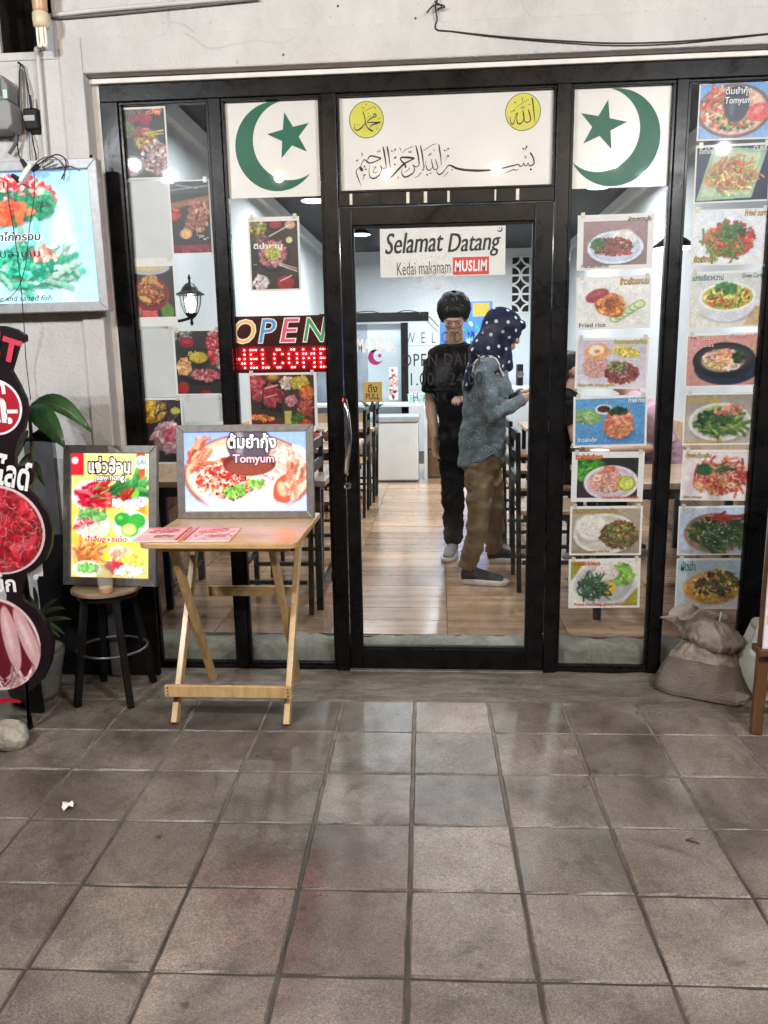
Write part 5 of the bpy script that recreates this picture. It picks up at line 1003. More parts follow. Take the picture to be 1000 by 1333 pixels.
# -- menus lying on the table
for k, (x_, y_, rz, lab, sd) in enumerate(((-1.035, -.50, 4, 'pink menu booklet lying on the table, overhanging its left edge', 3), (-.862, -.495, 3, 'pink menu booklet lying in the middle of the table', 4))):
    t = thing('menu_booklet', lab, 'menu', (x_, y_, tz+.0008), 'menu booklets on the folding table', local=True); t.rotation_euler = (R(-90), 0, 0)
    mw, mh = .172, .225
    sk = .055
    part('pages', MB().box(-mw/2, mw/2, -.006, 0, -mh/2, mh/2), 'paper', t, .001)
    c = Cv(86, 112, (.93, .78, .82), sd); c.grad((.95, .84, .87), (.92, .74, .80)); c.ell(.36, .70, .28, .17, (.86, .34, .44), .3, 1, .1); c.scat(.36, .70, .22, .12, 40, .05, [(.80, .22, .34), (.95, .76, .78), (.9, .5, .56)]); c.ell(.46, .30, .24, .14, (.90, .88, .84), 0, 1, .1); c.scat(.46, .30, .18, .1, 40, .04, [(.80, .50, .34), (.5, .56, .26), (.88, .36, .40)]); c.rect(0, .44, c.A, .5, (.97, .95, .95)); c.rect(0, .9, c.A, .97, (.90, .40, .55))
    if sd == 4: c.line(.1, .1, .68, .62, .03, (.97, .93, .94)); c.strand(.38, .5, .3, .4, 18, .3, .02, [(.86, .28, .4), (.97, .9, .92)])
    part('cover', c.mesh('cover', mw-.004, mh-.004, -.0068, -mw/2+.002, -mh/2+.002), 'print', t)
    part('spine', MB().box(mw/2-.012, mw/2-.001, -.0078, -.006, -mh/2, mh/2) if k == 0 else MB().box(-mw/2, -mw/2+.010, -.0078, -.006, -mh/2, mh/2), 'inkred', t)
    t.rotation_euler = (R(-90), 0, R(rz)); t.rotation_mode = 'XYZ'
    if k == 0: t.location.x -= .02

# -- stool
sx_, sy_ = -1.389, -.285; SZ = .487
sto = thing('stool', 'round wooden topped stool with four black legs below the jaew hong box', 'stool', (sx_, sy_, 0))
part('seat', MB().lathe([(.138, SZ-.018), (.145, SZ-.013), (.145, SZ-.004), (.140, SZ), (.001, SZ)], 48, (sx_, sy_, 0)), 'stooltop', sto, smooth=False)
part('seat_ring', MB().lathe([(.122, SZ-.042), (.122, SZ-.0185), (.001, SZ-.0185)], 36, (sx_, sy_, 0)), 'blackpaint', sto)
for a in (-128, -52, 52, 128):
    dx, dy = math.cos(R(a)), math.sin(R(a)); part('leg', MB().beam((sx_+.185*dx, sy_+.165*dy, 0), (sx_+.105*dx, sy_+.10*dy, SZ-.03), .027, .027, (dx, dy, 0)), 'blackpaint', sto, .004)
rg = [(sx_+.142*math.cos(R(10*k)), sy_+.132*math.sin(R(10*k)), .215) for k in range(37)]
part('foot_ring', MB().tube(rg, .0055, 8, False), 'dimsteel', sto, smooth=True)
# -- plastic tumbler with tea
cx_, cy_ = W(137, 765, -.40).x, -.395
cup = thing('plastic_cup', 'clear plastic cup with a little orange tea on the stool', 'cup', (cx_, cy_, SZ))
prof = [(.026, SZ+.001), (.0275, SZ+.02), (.032, SZ+.075), (.0335, SZ+.125), (.0322, SZ+.125), (.031, SZ+.075), (.0262, SZ+.02), (.024, SZ+.006)]
mbc = MB().lathe(prof, 24, (cx_, cy_, 0)); mbc.f = mbc.f[:-2]+[mbc.f[-1]]
part('cup_wall', mbc, 'cupw', cup, smooth=True)
part('rim', MB().tube([(cx_+.033*math.cos(R(15*k)), cy_+.033*math.sin(R(15*k)), SZ+.125) for k in range(25)], .0018, 6, False), 'cupw', cup, smooth=True)
part('tea', MB().lathe([(.0235, SZ+.004), (.0255, SZ+.024), (.001, SZ+.0245)], 24, (cx_, cy_, 0)), 'plastered', cup)

# -- cut-out standee at the left edge
YS = -.62
def SP(px, py): p = W(px, py, YS); return (p.x, p.z)
cxs = W(-6, 530, YS).x
std = thing('standee', 'black cut-out standee board with red badge, meat and squid pictures', 'standee', (cxs, YS, 0))
halfR = [(6, 424), (20, 428), (33, 436), (33, 444), (24, 448), (14, 482), (24, 500), (33, 520), (35, 535), (31, 558), (22, 575), (19, 590), (20, 606), (36, 606), (45, 616), (42, 628), (34, 636), (48, 650), (62, 668), (68, 690), (66, 712), (58, 730), (44, 742), (30, 748), (28, 775), (30, 782), (46, 792), (60, 812), (69, 838), (66, 862), (56, 884), (42, 898), (35, 902), (37, 940), (36, 948)]
Rp = [SP(*p) for p in halfR]; Rp[-1] = (Rp[-1][0], .0); Lp = [(2*cxs-.02-x, z) for x, z in reversed(Rp)]
part('board', MB().prism(Rp+Lp, YS, YS+.022), 'stdblack', std, .0015)
def disc(c, rx, rz, y, m, nm, par):
    n = 56; return part(nm, MB().prism([(c[0]+rx*math.cos(2*math.pi*k/n), c[1]+rz*math.sin(2*math.pi*k/n)) for k in range(n)], y, y+.0012), m, par)
bc = SP(-6, 530); q = SP(29, 530)[0]-bc[0]
disc(bc, q, q, YS-.0025, 'inkw', 'badge_rim', std); bd = disc(bc, q*.92, q*.92, YS-.004, 'stdred', 'badge', std)
def sl(par, s_, x0, y0, x1, y1, m, y=YS-.006, **k): a = SP(x0, y1); b = SP(x1, y0); return lettering(par, s_, (a[0], a[1], b[0], b[1]), m, y, **k)
sl(std, 'T', 4, 440, 26, 472, 'stdpink', bold=.04, rot=R(-18)); sl(std, 'E', -22, 430, 0, 462, 'stdpink', bold=.04, rot=R(-8))
sl(bd, 'ท', -8, 498, 7, 513, 'inkw', bold=.03); sl(bd, 'ต', -14, 518, 8, 551, 'inkw', bold=.04); sl(bd, '.', 10, 543, 17, 552, 'inkw', bold=.05); sl(bd, '-', 9, 533, 24, 538, 'inkw', bold=.02)
sl(std, 'สไลด์', -14, 592, 39, 634, 'inkw', bold=.03, rot=R(-14)); sl(std, 'หมึก', -22, 747, 20, 770, 'inkw', bold=.03)
mc = SP(-2, 690); rx = SP(56, 690)[0]-mc[0]; rz = SP(-2, 634)[1]-mc[1]
c = Cv(150, 150, (.75, .12, .18), 11); c.grad((.72, .16, .22), (.66, .10, .16))
c.scat(.5, .5, .5, .5, 90, .10, [(.78, .12, .19), (.66, .07, .14), (.86, .24, .30), (.58, .05, .11)], 2.2, .3, .3, .55); c.strand(.5, .5, .48, .48, 150, .12, .0045, [(.86, .50, .52), (.84, .40, .44), (.9, .62, .62)], None, 3.14, 1.2)
keep = lambda X, Y: ((X-.5)**2+(Y-.5)**2) < .2475
disc(mc, rx*1.05, rz*1.05, YS-.0025, M('plate_pinkish', (.62, .45, .46), (.75, .60, .60)), 'plate_rim', std)
me = c.grain(.03).mesh('meat_picture', 2*rx, 2*rz, YS-.0045, mc[0]-rx, mc[1]-rz, keep); part('meat_picture', shift(me, ORG[std.name]), 'vinyl', std)
mc = SP(-6, 838); rx = SP(54, 838)[0]-mc[0]; rz = SP(-6, 776)[1]-mc[1]
c = Cv(150, 150, (.42, .06, .12), 12); c.grad((.46, .08, .14), (.40, .05, .10)); c.ell(.5, .5, .5, .5, (.90, .84, .84), 0, 1, .03, 0, .90)
for x, an in ((.24, .0), (.46, .0), (.68, .12), (.86, .3)):
    c.ell(x+.02, .52, .10, .38, (.30, .05, .08), an, .6, .3); c.ell(x, .56, .088, .36, (.84, .66, .66), an, 1, .1); c.ell(x-.02, .60, .04, .28, (.94, .82, .82), an, .8, .6); c.strand(x-.02+an*.2, .22, .05, .05, 26, .16, .013, [(.86, .70, .70), (.93, .82, .82), (.7, .5, .52)], -1.57, 1.3)
me = c.grain(.03).mesh('squid_picture', 2*rx, 2*rz, YS-.0045, mc[0]-rx, mc[1]-rz, keep); part('squid_picture', shift(me, ORG[std.name]), 'vinyl', std)
a = SP(0, 918); part('red_swoosh', MB().prism([SP(-20, 912), SP(10, 908), SP(28, 912), SP(26, 915), SP(8, 914), SP(-20, 924)], YS-.0015, YS-.0006), 'stdred', std)
br0 = W(50, 738, YS+.05); part('white_bracket', MB().box(br0.x-.03, br0.x+.028, YS+.024, YS+.030, br0.z-.03, br0.z+.055).lathe([(.010, 0), (.010, .006)], 14, (br0.x, YS+.027, br0.z-.034), 1), 'pvc', std, .002)
part('strut', MB().beam((cxs, YS+.025, .9), (cxs-.05, YS+.14, .01), .06, .012, (0, 1, 0)), 'blackpaint', std)
# -- stone holding the standee
def rock(name, label, c, r, m, seed, cat='stone'):
    b = MB().ball(c, *r, n=30, m=20)
    for i, p in enumerate(b.v):
        v = Vector(p)-Vector(c); k = 1+.45*mn.noise(v*9+Vector((seed, 0, 0)))+.22*mn.noise(v*22); k = round(k*9)/9*.6+k*.4; q = Vector(c)+v*k; b.v[i] = (q.x, q.y, max(q.z, .0))
    return tag(part(name, b, m, None, smooth=False), label, cat)
s0 = G(8, 975); rock('stone', 'pale rough stone at the foot of the standee', (s0.x-.005, s0.y+.03, .045), (.075, .06, .055), 'stone', 3)
# -- plants beside the wall
def leaf(base, tip, w, droop, m, par, nm='leaf', n=9):
    base, tip = Vector(base), Vector(tip); d = tip-base; s = d.cross(Vector((0, -1, .55)));
    if s.length < 1e-4: s = Vector((1, 0, 0))
    s = (s.normalized()+Vector((0, 0, .0))); vs = []
    for i in range(n+1):
        t = i/n; p = base+d*t+Vector((0, 0, 1))*droop*4*t*(1-t); ww = w*math.sin(math.pi*min(1, t*.96+.02))**.75*(1.05-.35*t); nz = Vector((0, -1, .4)).normalized()
        vs += [p-s*ww+nz*ww*.22, p-nz*ww*.05, p+s*ww+nz*ww*.22]
    fs = []
    for i in range(n): fs += [(3*i, 3*i+1, 3*i+4, 3*i+3), (3*i+1, 3*i+2, 3*i+5, 3*i+4)]
    o = part(nm, MB().add(vs, fs), m, par, smooth=True)
    if w > .015: part('midrib', MB().tube([Vector(v)+Vector((0, -.0022, .0008)) for v in vs[1::3]], [.0016]*n+[.0005], 5), 'stem', o)
    q = o.modifiers.new('thick', 'SOLIDIFY'); q.thickness = .0015; return o
pc = G(52, 915); pc = Vector((pc.x-.05, pc.y+.06, 0))
pl = thing('potted_plant', 'potted plant with two large glossy leaves behind the standee', 'plant', tuple(pc))
part('pot', MB().lathe([(.085, 0), (.10, .03), (.125, .15), (.135, .19), (.135, .21), (.12, .21), (.118, .19)], 28, tuple(pc)), 'pot', pl, smooth=True)
part('soil', MB().lathe([(.12, .17), (.12, .185), (.001, .19)], 20, tuple(pc)), M('soil', (.03, .02, .014), (.06, .045, .03), 20, rough=.9), pl)
YL = -.36
top = W(38, 528, YL); part('stem', MB().tube(sweep([(pc.x, pc.y, .18), (pc.x+.01, pc.y+.02, .6), W(42, 620, YL), top], 6), [.007]*19, 7), 'stem', pl, smooth=True)
leaf(W(40, 527, YL), W(119, 562, YL), .040, .055, 'leaf', pl); leaf(W(38, 530, YL-.03), W(84, 582, YL-.10), .050, .03, 'leaf', pl); leaf(W(34, 573, YL), W(73, 576, YL-.02), .026, .02, 'leafdark', pl)
for a, b, w_ in (((40, 590), (20, 628), .02), ((42, 600), (58, 632), .02), ((38, 600), (33, 640), .018), ((36, 560), (22, 596), .02), ((44, 566), (66, 560), .014)): leaf(W(*a, YL+.04), W(*b, YL), w_, .01, 'leafdark', pl)
YG = -.40
gp = thing('small_plant', 'low plant with thin dull leaves between standee and stool', 'plant', tuple(Vector((W(46, 860, YG).x, YG+.04, 0))))
part('stem', MB().tube(sweep([(W(46, 860, YG).x, YG+.04, .0), W(48, 830, YG), W(50, 800, YG)], 5), .004, 6), 'stem', gp)
for a, b in (((50, 805), (74, 780)), ((50, 800), (30, 768)), ((52, 812), (92, 806)), ((50, 815), (78, 830)), ((48, 812), (62, 838)), ((50, 796), (44, 764)), ((52, 802), (84, 792)), ((49, 808), (84, 826)), ((50, 818), (72, 842)), ((48, 800), (22, 790))): leaf(W(*a, YG), W(*b, YG-.03), .011, .012, 'leafdark', gp)
# -- black panel added to darken the corner behind the stool
a = W(62, 880, -.10); b = W(196, 700, -.10)
bb = thing('corner_dark_panel', 'black panel leaning against the wall behind the stool', 'panel', ((a.x+b.x)/2, -.10, 0)); part('panel', MB().box(a.x, b.x, -.105, -.09, .012, b.z), 'blackpaint', bb, .003); part('panel_edge', MB().box(a.x-.006, b.x+.006, -.108, -.088, b.z, b.z+.012), 'gasket', bb)
part('upright', MB().box(W(141, 800, -.10).x, W(160, 800, -.10).x, -.118, -.1055, .012, b.z-.02), 'darkgrey', bb, .003)
# -- picture sheet on the wall behind the plant
t = thing('wall_poster', 'faded grey food poster on the wall behind the potted plant', 'poster', tuple(W(44, 705, -.07)), local=True); w = W(77, 640, -.07).x-W(40, 640, -.07).x; h = W(60, 572, -.07).z-W(60, 705, -.07).z
part('paper', MB().box(0, w, -.0012, .0012, 0, h), 'darkgrey', t)
c = Cv(60, 130, (.25, .22, .22), 13); c.scat(.25, .6, .25, .3, 60, .06, [(.42, .30, .30), (.5, .42, .42), (.34, .14, .14), (.22, .2, .2)]); c.rect(0, .34, .5, .40, (.5, .44, .44)); c.scat(.25, .15, .2, .1, 30, .04, [(.42, .4, .4), (.3, .28, .28)])
picture(t, c, w, h, (.03, .02, .03, .02))

# ------------------------------------------------------------------ wall fittings
# vent conduit and pipes
def pipe(name, label, pts, r, m='pvc', cat='pipe', n=10): return tag(part(name, MB().tube(sweep(pts, 6), r, n), m, None, smooth=True), label, cat)
Yw = -.066
pipe('conduit', 'vertical grey conduit running from the vent down to the wall light box', [(W(47, 62, .0).x, .05, W(47, 60, .0).z), W(48, 64, Yw-.006), W(50, 80, Yw), W(55, 140, Yw), W(61, 215, Yw)], .0105)
pipe('service_pipe', 'upper thin pipe running along the top of the wall', [W(66, 20, Yw), W(150, 11, Yw), W(330, -4, Yw)], .0085); pipe('service_pipe', 'lower dark thin cable line along the top of the wall', [W(66, 24, Yw), W(150, 17, Yw), W(338, -1, Yw)], .0035, 'cablegrey', 'cable')
# compact fluorescent lamp
lp = W(57, 62, -.13); L = thing('fluorescent_lamp', 'unlit ivory fluorescent bulb hanging in front of the dark vent', 'lamp', tuple(lp))
z0 = lp.z; lx, ly = lp.x, -.13; k_ = .0032
for dx, dy in ((-.010, -.008), (.010, -.008), (.0, .012)):
    part('lamp_tube', MB().tube(sweep([(lx+dx-.006, ly+dy, z0+.072), (lx+dx-.006, ly+dy, z0+.012), (lx+dx, ly+dy, z0+.003), (lx+dx+.006, ly+dy, z0+.012), (lx+dx+.006, ly+dy, z0+.072)], 5), .0052, 8), 'tube', L, smooth=True)
part('ballast', MB().lathe([(.022, z0+.068), (.030, z0+.074), (.032, z0+.095), (.031, z0+.118), (.026, z0+.124)], 24, (lx, ly, 0)), 'ivory', L, smooth=True)
part('socket', MB().lathe([(.024, z0+.124), (.027, z0+.130), (.028, z0+.185), (.030, z0+.20)], 24, (lx, ly, 0)), 'socket', L, smooth=True)
part('holder', MB().lathe([(.040, z0+.20), (.042, z0+.205), (.042, z0+.26)], 24, (lx, ly, 0)).box(lx-.03, lx+.03, ly, -.05, z0+.215, z0+.245), 'gasket', L)
# meter
mtr = W(-4, 172, -.11); mt = thing('electric_meter', 'grey electricity meter at the left edge above the light box', 'meter', tuple(mtr)); mx = W(20, 140, -.11).x
zt, zm, zb = W(0, 96, -.12).z, W(0, 134, -.12).z, W(0, 172, -.12).z
part('housing', MB().prism([(mx-.14, zb), (mx-.02, zb), (mx, zb+.02), (mx, zm-.01), (mx-.012, zm+.004), (mx-.14, zm+.004)], -.15, -.052), 'greyplastic', mt, .006)
part('glass_cover', MB().prism([(mx-.14, zm+.006), (mx-.014, zm+.006), (mx-.012, zt-.04), (mx-.03, zt-.01), (mx-.05, zt), (mx-.14, zt)], -.135, -.052), 'greyplastic', mt, .008)
part('seal_tag', MB().box(mx-.030, mx-.013, -.139, -.1365, zm+.010, zm+.042), M('mint_tag', (.45, .66, .60), (.52, .74, .68)), mt)
part('dial_window', MB().box(mx-.13, mx-.036, -.138, -.1355, zm+.02, zt-.02), 'darkgrey', mt); part('cable_tail', MB().tube(sweep([(mx-.02, -.09, zb+.01), (mx-.025, -.085, zb-.03), (mx-.06, -.08, zb-.07)], 5), .007, 8), 'cablegrey', mt)
# power adapter with cords on a nail
ad = thing('power_adapter', 'black power adapter hanging by its cord beside the conduit', 'adapter', tuple(W(43, 172, -.075)))
a, b = W(34, 171, -.08), W(50, 141, -.08); ad_b = part('adapter_body', MB().box(a.x, b.x, -.095, -.058, a.z, b.z), 'blackpaint', ad, .008, seg=3)
part('rating_label', MB().box(a.x+.004, b.x-.012, -.0962, -.0948, a.z+.035, b.z-.028), M('worn_label', (.30, .30, .29), (.42, .42, .41), 30), ad_b)
Yc = -.062
for nm, pts, r, m in (('cord', [(40, 141), (37, 118), (33, 95), (29, 85), (26, 88), (25, 120), (25, 160), (23, 190), (26, 205), (33, 213)], .0028, 'cable'), ('cord', [(41, 172), (44, 190), (47, 205), (46, 218)], .0028, 'cable'), ('pale_cord', [(28, 90), (27, 130), (27, 160)], .0036, 'cablegrey'), ('pale_cord', [(32, 90), (36, 130), (39, 200), (42, 212)], .002, 'cablegrey')):
    part(nm, MB().tube(sweep([W(x, y, Yc-.012*(i % 2)) for i, (x, y) in enumerate(pts)], 6), r, 7), m, ad, smooth=True)
part('strain_relief', MB().tube([W(39, 124, Yc-.02), W(40.5, 140, Yc-.025)], [.004, .005], 8), 'cable', ad); part('nail', MB().lathe([(.004, 0), (.004, .03)], 8, tuple(W(29, 85, -.052)), 1), 'gasket', ad)
# socket strip and tangled cables over the light box
ps = thing('socket_strip', 'white socket strip with black plugs and looped cables on the light box top', 'socket strip', tuple(W(40, 228, -.155)))
Yt = -.165
part('strip_body', MB().beam(W(27, 237, Yt), W(42, 214, Yt), .022, .03, (0, -1, 0)), 'white', ps, .004)
for p, q in (((28, 208), (34, 217)), ((16, 228), (24, 234)), ((42, 222), (50, 216))): part('plug', MB().tube([W(*p, Yt-.01), W(*q, Yt-.012)], [.008, .012], 8), 'cable', ps)
for pts, r, m in (([(42, 218), (52, 208), (64, 204), (76, 208), (84, 222), (83, 234)], .0028, 'cablegrey'), ([(50, 214), (62, 206), (74, 201), (84, 206), (86, 218), (80, 233)], .0028, 'cable'), ([(60, 216), (70, 210), (62, 214), (55, 218), (68, 219), (90, 216), (104, 222)], .0024, 'cablegrey')):
    part('cable', MB().tube(sweep([W(x, y, Yt+.004*i) for i, (x, y) in enumerate(pts)], 6), r, 7), m, ps, smooth=True)
pipe('hanging_cable', 'thin black cable hanging across the lit wall box down to the plant', [W(10, 234, -.16), W(11, 260, -.165), W(18, 300, -.162), W(26, 360, -.162), W(31, 420, -.15), W(34, 470, -.10), W(40, 520, -.09)], .0018, 'cable', 'cable', 6)
pipe('loose_cable', 'thin black cable curving over the lit wall box to its lower left', [W(44, 222, -.166), W(45, 250, -.164), W(38, 300, -.162), W(34, 340, -.162), (W(24, 374, -.162)), W(4, 392, -.162), W(-30, 396, -.16)], .0016, 'cable', 'cable', 6)
pipe('overhead_cable', 'black cable sagging across the plaster above the door', [W(572, -6, Yw), W(567, 8, Yw), W(569, 24, Yw), W(568, 38, Yw), W(590, 41, Yw), W(650, 47.5, Yw-.006), W(720, 52.5, Yw-.012), W(790, 56, Yw-.016), W(850, 55.5, Yw-.016), W(910, 52, Yw-.012), W(1010, 43, Yw)], .0032, 'cable', 'cable')
tag(part('cable_knot', MB().tube(sweep([W(556, 17, Yw), W(563, 8, Yw-.01), W(574, 6, Yw-.012), W(579, 9, Yw-.006), W(571, 11, Yw)], 5), .0028, 6).tube(sweep([W(566, 2, Yw), W(575, 8, Yw-.01), W(570, 12, Yw-.006)], 5), .003, 6), 'cable', None), 'knot of black cable ends at the top of the sagging cable', 'cable')
for i, (px, py) in enumerate(((440, 8), (541, 24), (651, 27), (370, 73), (840, 16), (886, 17), (914, 37), (823, 47))):
    c = W(px, py, -.05); rz_ = -.05 if py < 55 else -.064
    o = part('nail_stub', MB().lathe([(.004, 0), (.0045, .004), (.002, .006)], 8, (c.x, rz_, c.z), 1), 'darkgrey', fw)

# ------------------------------------------------------------------ right side: sacks, plastic bag, easel
def sack(name, label, c, rx, ry, h, m, seed, tie=False, flat=.35, group='cement sacks'):
    t = thing(name, label, 'sack', (c[0], c[1], c[2]), group); n, k = 64, 34; mb = MB()
    for i in range(k+1):
        v = i/k; z = h*v
        if tie: w = (1-abs(2*v*.86-.62)**2.2*.72) if v < .9 else .16; w = max(w*(1 if v < .55 else max(.10, 1-((v-.55)/.45)**2.6*.92)), .1)
        else: w = (.90+.13*math.sin(math.pi*min(1, v*1.25)))*(1-max(0, v-.62)/.38*.42)*(1-.0*v); w *= (.86+.14*min(1, v*6))
        for j in range(n):
            a = 2*math.pi*j/n; ca, sa = math.cos(a), math.sin(a); e = .62 if not tie else .85
            x = rx*w*math.copysign(abs(ca)**e, ca); y = ry*w*math.copysign(abs(sa)**e, sa)
            f = 1+.05*mn.noise(Vector((ca*2+seed, sa*2, v*3)))
            if v > .6: f += (v-.6)*.32*math.sin(a*9+3*mn.noise(Vector((seed, ca*2, sa*2))))
            else: f += .006*math.sin(v*90)*(.4+.6*abs(sa))
            zz = z+ (0 if v == 0 else .03*h*mn.noise(Vector((ca*1.5, sa*1.5, seed+v))))
            mb.v.append((c[0]+x*f, c[1]+y*f, c[2]+max(0, zz)))
    mb.f = [(i*n+j, i*n+(j+1) % n, (i+1)*n+(j+1) % n, (i+1)*n+j) for i in range(k) for j in range(n)]+[tuple(range(n))[::-1], tuple(k*n+j for j in range(n))]
    part('sack_body', mb, m, t, smooth=True); return t
def slumped(c, label):
    """filled sack lying on its base: square-cornered foot, gathered shoulder"""
    t = thing('cement_sack', label, 'sack', c, 'cement sacks', local=True); n, k = 72, 40; mb = MB()
    for i in range(k+1):
        v = i/k; z = .245*v; w = 1.0-.50*v**1.5; e = .42+.5*v
        if v < .12: w *= .93+.07*(v/.12)
        for j in range(n):
            a = 2*math.pi*j/n; ca, sa = math.cos(a), math.sin(a); x = .182*w*math.copysign(abs(ca)**e, ca); y = .120*(w*.9+.1)*math.copysign(abs(sa)**e, sa)
            f = 1+.05*mn.noise(Vector((ca*2, sa*2, v*3)))+.009*math.sin(z*560+2*mn.noise(Vector((ca*3, sa*3, 1))))*(v < .72)
            if v > .70: f += (v-.70)*.9*(abs(math.sin(a*7+4*mn.noise(Vector((4, ca*2, sa*2)))))-.6)
            mb.v.append((x*f, y*f, max(0, z-.03*abs(ca)**3*v+.010*mn.noise(Vector((ca*3, sa*3, v*4)))*v)))
    mb.f = [(i*n+j, i*n+(j+1) % n, (i+1)*n+(j+1) % n, (i+1)*n+j) for i in range(k) for j in range(n)]+[tuple(range(n))[::-1], tuple(k*n+j for j in range(n))]
    lo = MB(); cut = int(k*.70)*n; lo.v = mb.v[:cut+n]; lo.f = [f for f in mb.f[:-2] if max(f) < cut+n]+[mb.f[-2]]
    hi = MB(); hi.v = mb.v[cut:]; hi.f = [tuple(i-cut for i in f) for f in mb.f if min(f) >= cut]
    part('woven_side', lo, 'sack', t, smooth=True); part('gathered_shoulder', wrinkle(hi.mesh('gathered_shoulder', None, True), .007, 18, 5), 'sackp', t); return t
s1 = slumped((1.105, -.165, .006), 'large full woven sack slumped on the ground below the photos'); s1.rotation_euler = (0, 0, R(-27)); s1.scale = (1.06, 1.06, .90)
top = W(929, 838, -.17)
s2 = thing('cement_sack', 'small tied grey sack sitting on top of the large woven sack', 'sack', (top.x, -.18, .190), 'cement sacks', local=True)
bun = MB(); n, k = 80, 26
for i in range(k+1):
    th = math.pi*(.97-.965*i/k); pl_ = max(0, (i/k-.42)/.58)
    for j in range(n):
        a = 2*math.pi*j/n; rr_ = math.sin(th)*(1+.30*pl_**.8*(abs(math.sin(a*6.5+3.5*mn.noise(Vector((math.cos(a)*2, math.sin(a)*2, 5)))))-.62)+.05*mn.noise(Vector((math.cos(a)*2, math.sin(a)*2, i*.15))))
        z = .058-.062*math.cos(th)-.020*max(0, 1-math.sin(th)*1.3)*(i > k/2)+.006*mn.noise(Vector((math.cos(a)*3, math.sin(a)*3, i*.2)))
        bun.v.append((.108*rr_*math.cos(a), .098*rr_*math.sin(a), max(0, z)+.12*.108*rr_*-math.cos(a)))
bun.f = [(i*n+j, i*n+(j+1) % n, (i+1)*n+(j+1) % n, (i+1)*n+j) for i in range(k) for j in range(n)]+[tuple(range(n))[::-1], tuple(k*n+j for j in range(n))]
part('sack_body', wrinkle(bun.mesh('sack_body', None, True), .012, 16, 2), 'sackp', s2)
part('tie_string', MB().tube(sweep([(.004, -.004, .098), (.010, -.010, .125), (.016, -.008, .165)], 5), .0035, 7), M('string_white', (.6, .57, .5), (.7, .67, .6)), s2)
gm = MB(); n = 60; gc = W(898, 812, -.10)
for i in range(9):
    v = i/8
    for j in range(n):
        a = 2*math.pi*j/n; f = 1+(.10+.30*v)*math.sin(6*a+.9*v)*.6+.25*v*mn.noise(Vector((math.cos(a)*2, math.sin(a)*2, 3)))
        w_ = .022+.072*v**1.3
        gm.v.append((gc.x+w_*1.25*f*math.cos(a)+.02*v, gc.y+w_*.5*f*math.sin(a), .200+.150*v-.055*v*v*abs(math.cos(a))+.016*math.sin(4*a)*v))
gm.f = [(i*n+j, i*n+(j+1) % n, (i+1)*n+(j+1) % n, (i+1)*n+j) for i in range(8) for j in range(n)]
o = part('cement_sack', gm, 'sackp', None, smooth=True); o.modifiers.new('thick', 'SOLIDIFY').thickness = .002
tag(o, 'crumpled open sack mouth standing up behind the small tied sack', 'sack', 'cement sacks')
bgc = W(1003, 905, -.25)
bagt = sack('plastic_bag', 'pale green printed plastic bag of rubble beside the sacks at the right edge', (1.345, -.20, .004), .115, .10, .315, 'bag', 13, False, group=None)
gpr = MB()
for k in range(6):
    a = R(205+13*k); x, y = 1.345+.121*math.cos(a), -.20+.106*math.sin(a)
    gpr.box(x-.010, x+.010, y-.006, y-.003, .08+.018*(k % 3), .10+.022*(k % 4))
for k in range(6):
    a = k*1.05; rk = MB().ball((1.345+.045*math.cos(a), -.20+.04*math.sin(a), .30+.012*(k % 2)), .034, .03, .028, n=9, m=6)
    for i, p in enumerate(rk.v): v = Vector(p); rk.v[i] = tuple(v+Vector((1, 1, 1))*.006*mn.noise(v*40))
    part('rubble', rk, 'stone', bagt)
# easel board at the right edge
ez = thing('easel_sign', 'brown wooden easel with yellow and white poster at the right edge', 'easel', (1.45, -.45, 0))
f0 = G(982, 955); f0 = Vector((f0.x+.004, f0.y, 0)); d = Vector((.055, .10, 1.05))
part('leg', MB().beam(f0, f0+d*1.1, .040, .028, (0, -1, 0)), 'brown', ez, .003)
f1 = f0+Vector((.56, 0, 0)); part('leg', MB().beam(f1, f1+Vector((-.055, .10, 1.05))*1.1, .040, .028, (0, -1, 0)), 'brown', ez, .003)
f2 = f0+Vector((.28, .45, 0)); part('leg', MB().beam(f2, f0+Vector((.28, .12, 1.15)), .036, .026, (0, -1, 0)), 'brown', ez, .003)
part('crossbar', MB().box(f0.x+.02, f1.x-.02, f0.y+.005, f0.y+.030, .165, .205), 'brown', ez, .003)
part('ledge', MB().box(f0.x-.02, f1.x+.02, f0.y-.03, f0.y+.05, .315, .34), 'brown', ez, .003)
eb = W(994, 850, f0.y-.02); 
c = Cv(100, 160, (.95, .95, .95), 17); c.grad((.97, .93, .86), (.95, .94, .95))
for z in (.94, .66, .42, .12): c.rect(0, z, c.A, z+.05, (.97, .83, .10))
c.scat(.1, .55, .12, .08, 20, .04, [(.6, .3, .3), (.8, .6, .5)]); c.scat(.08, .28, .1, .08, 20, .04, [(.5, .4, .5), (.8, .7, .7)]); c.scat(.1, .80, .1, .06, 20, .04, RD)
part('board', MB().box(eb.x, eb.x+.56, f0.y-.012, f0.y-.002, .34, 1.10), 'paper', ez, .001)
part('poster', shift(c.mesh('poster', .55, .75, f0.y-.0132, eb.x+.005, .345), ORG[ez.name]), 'print', ez)
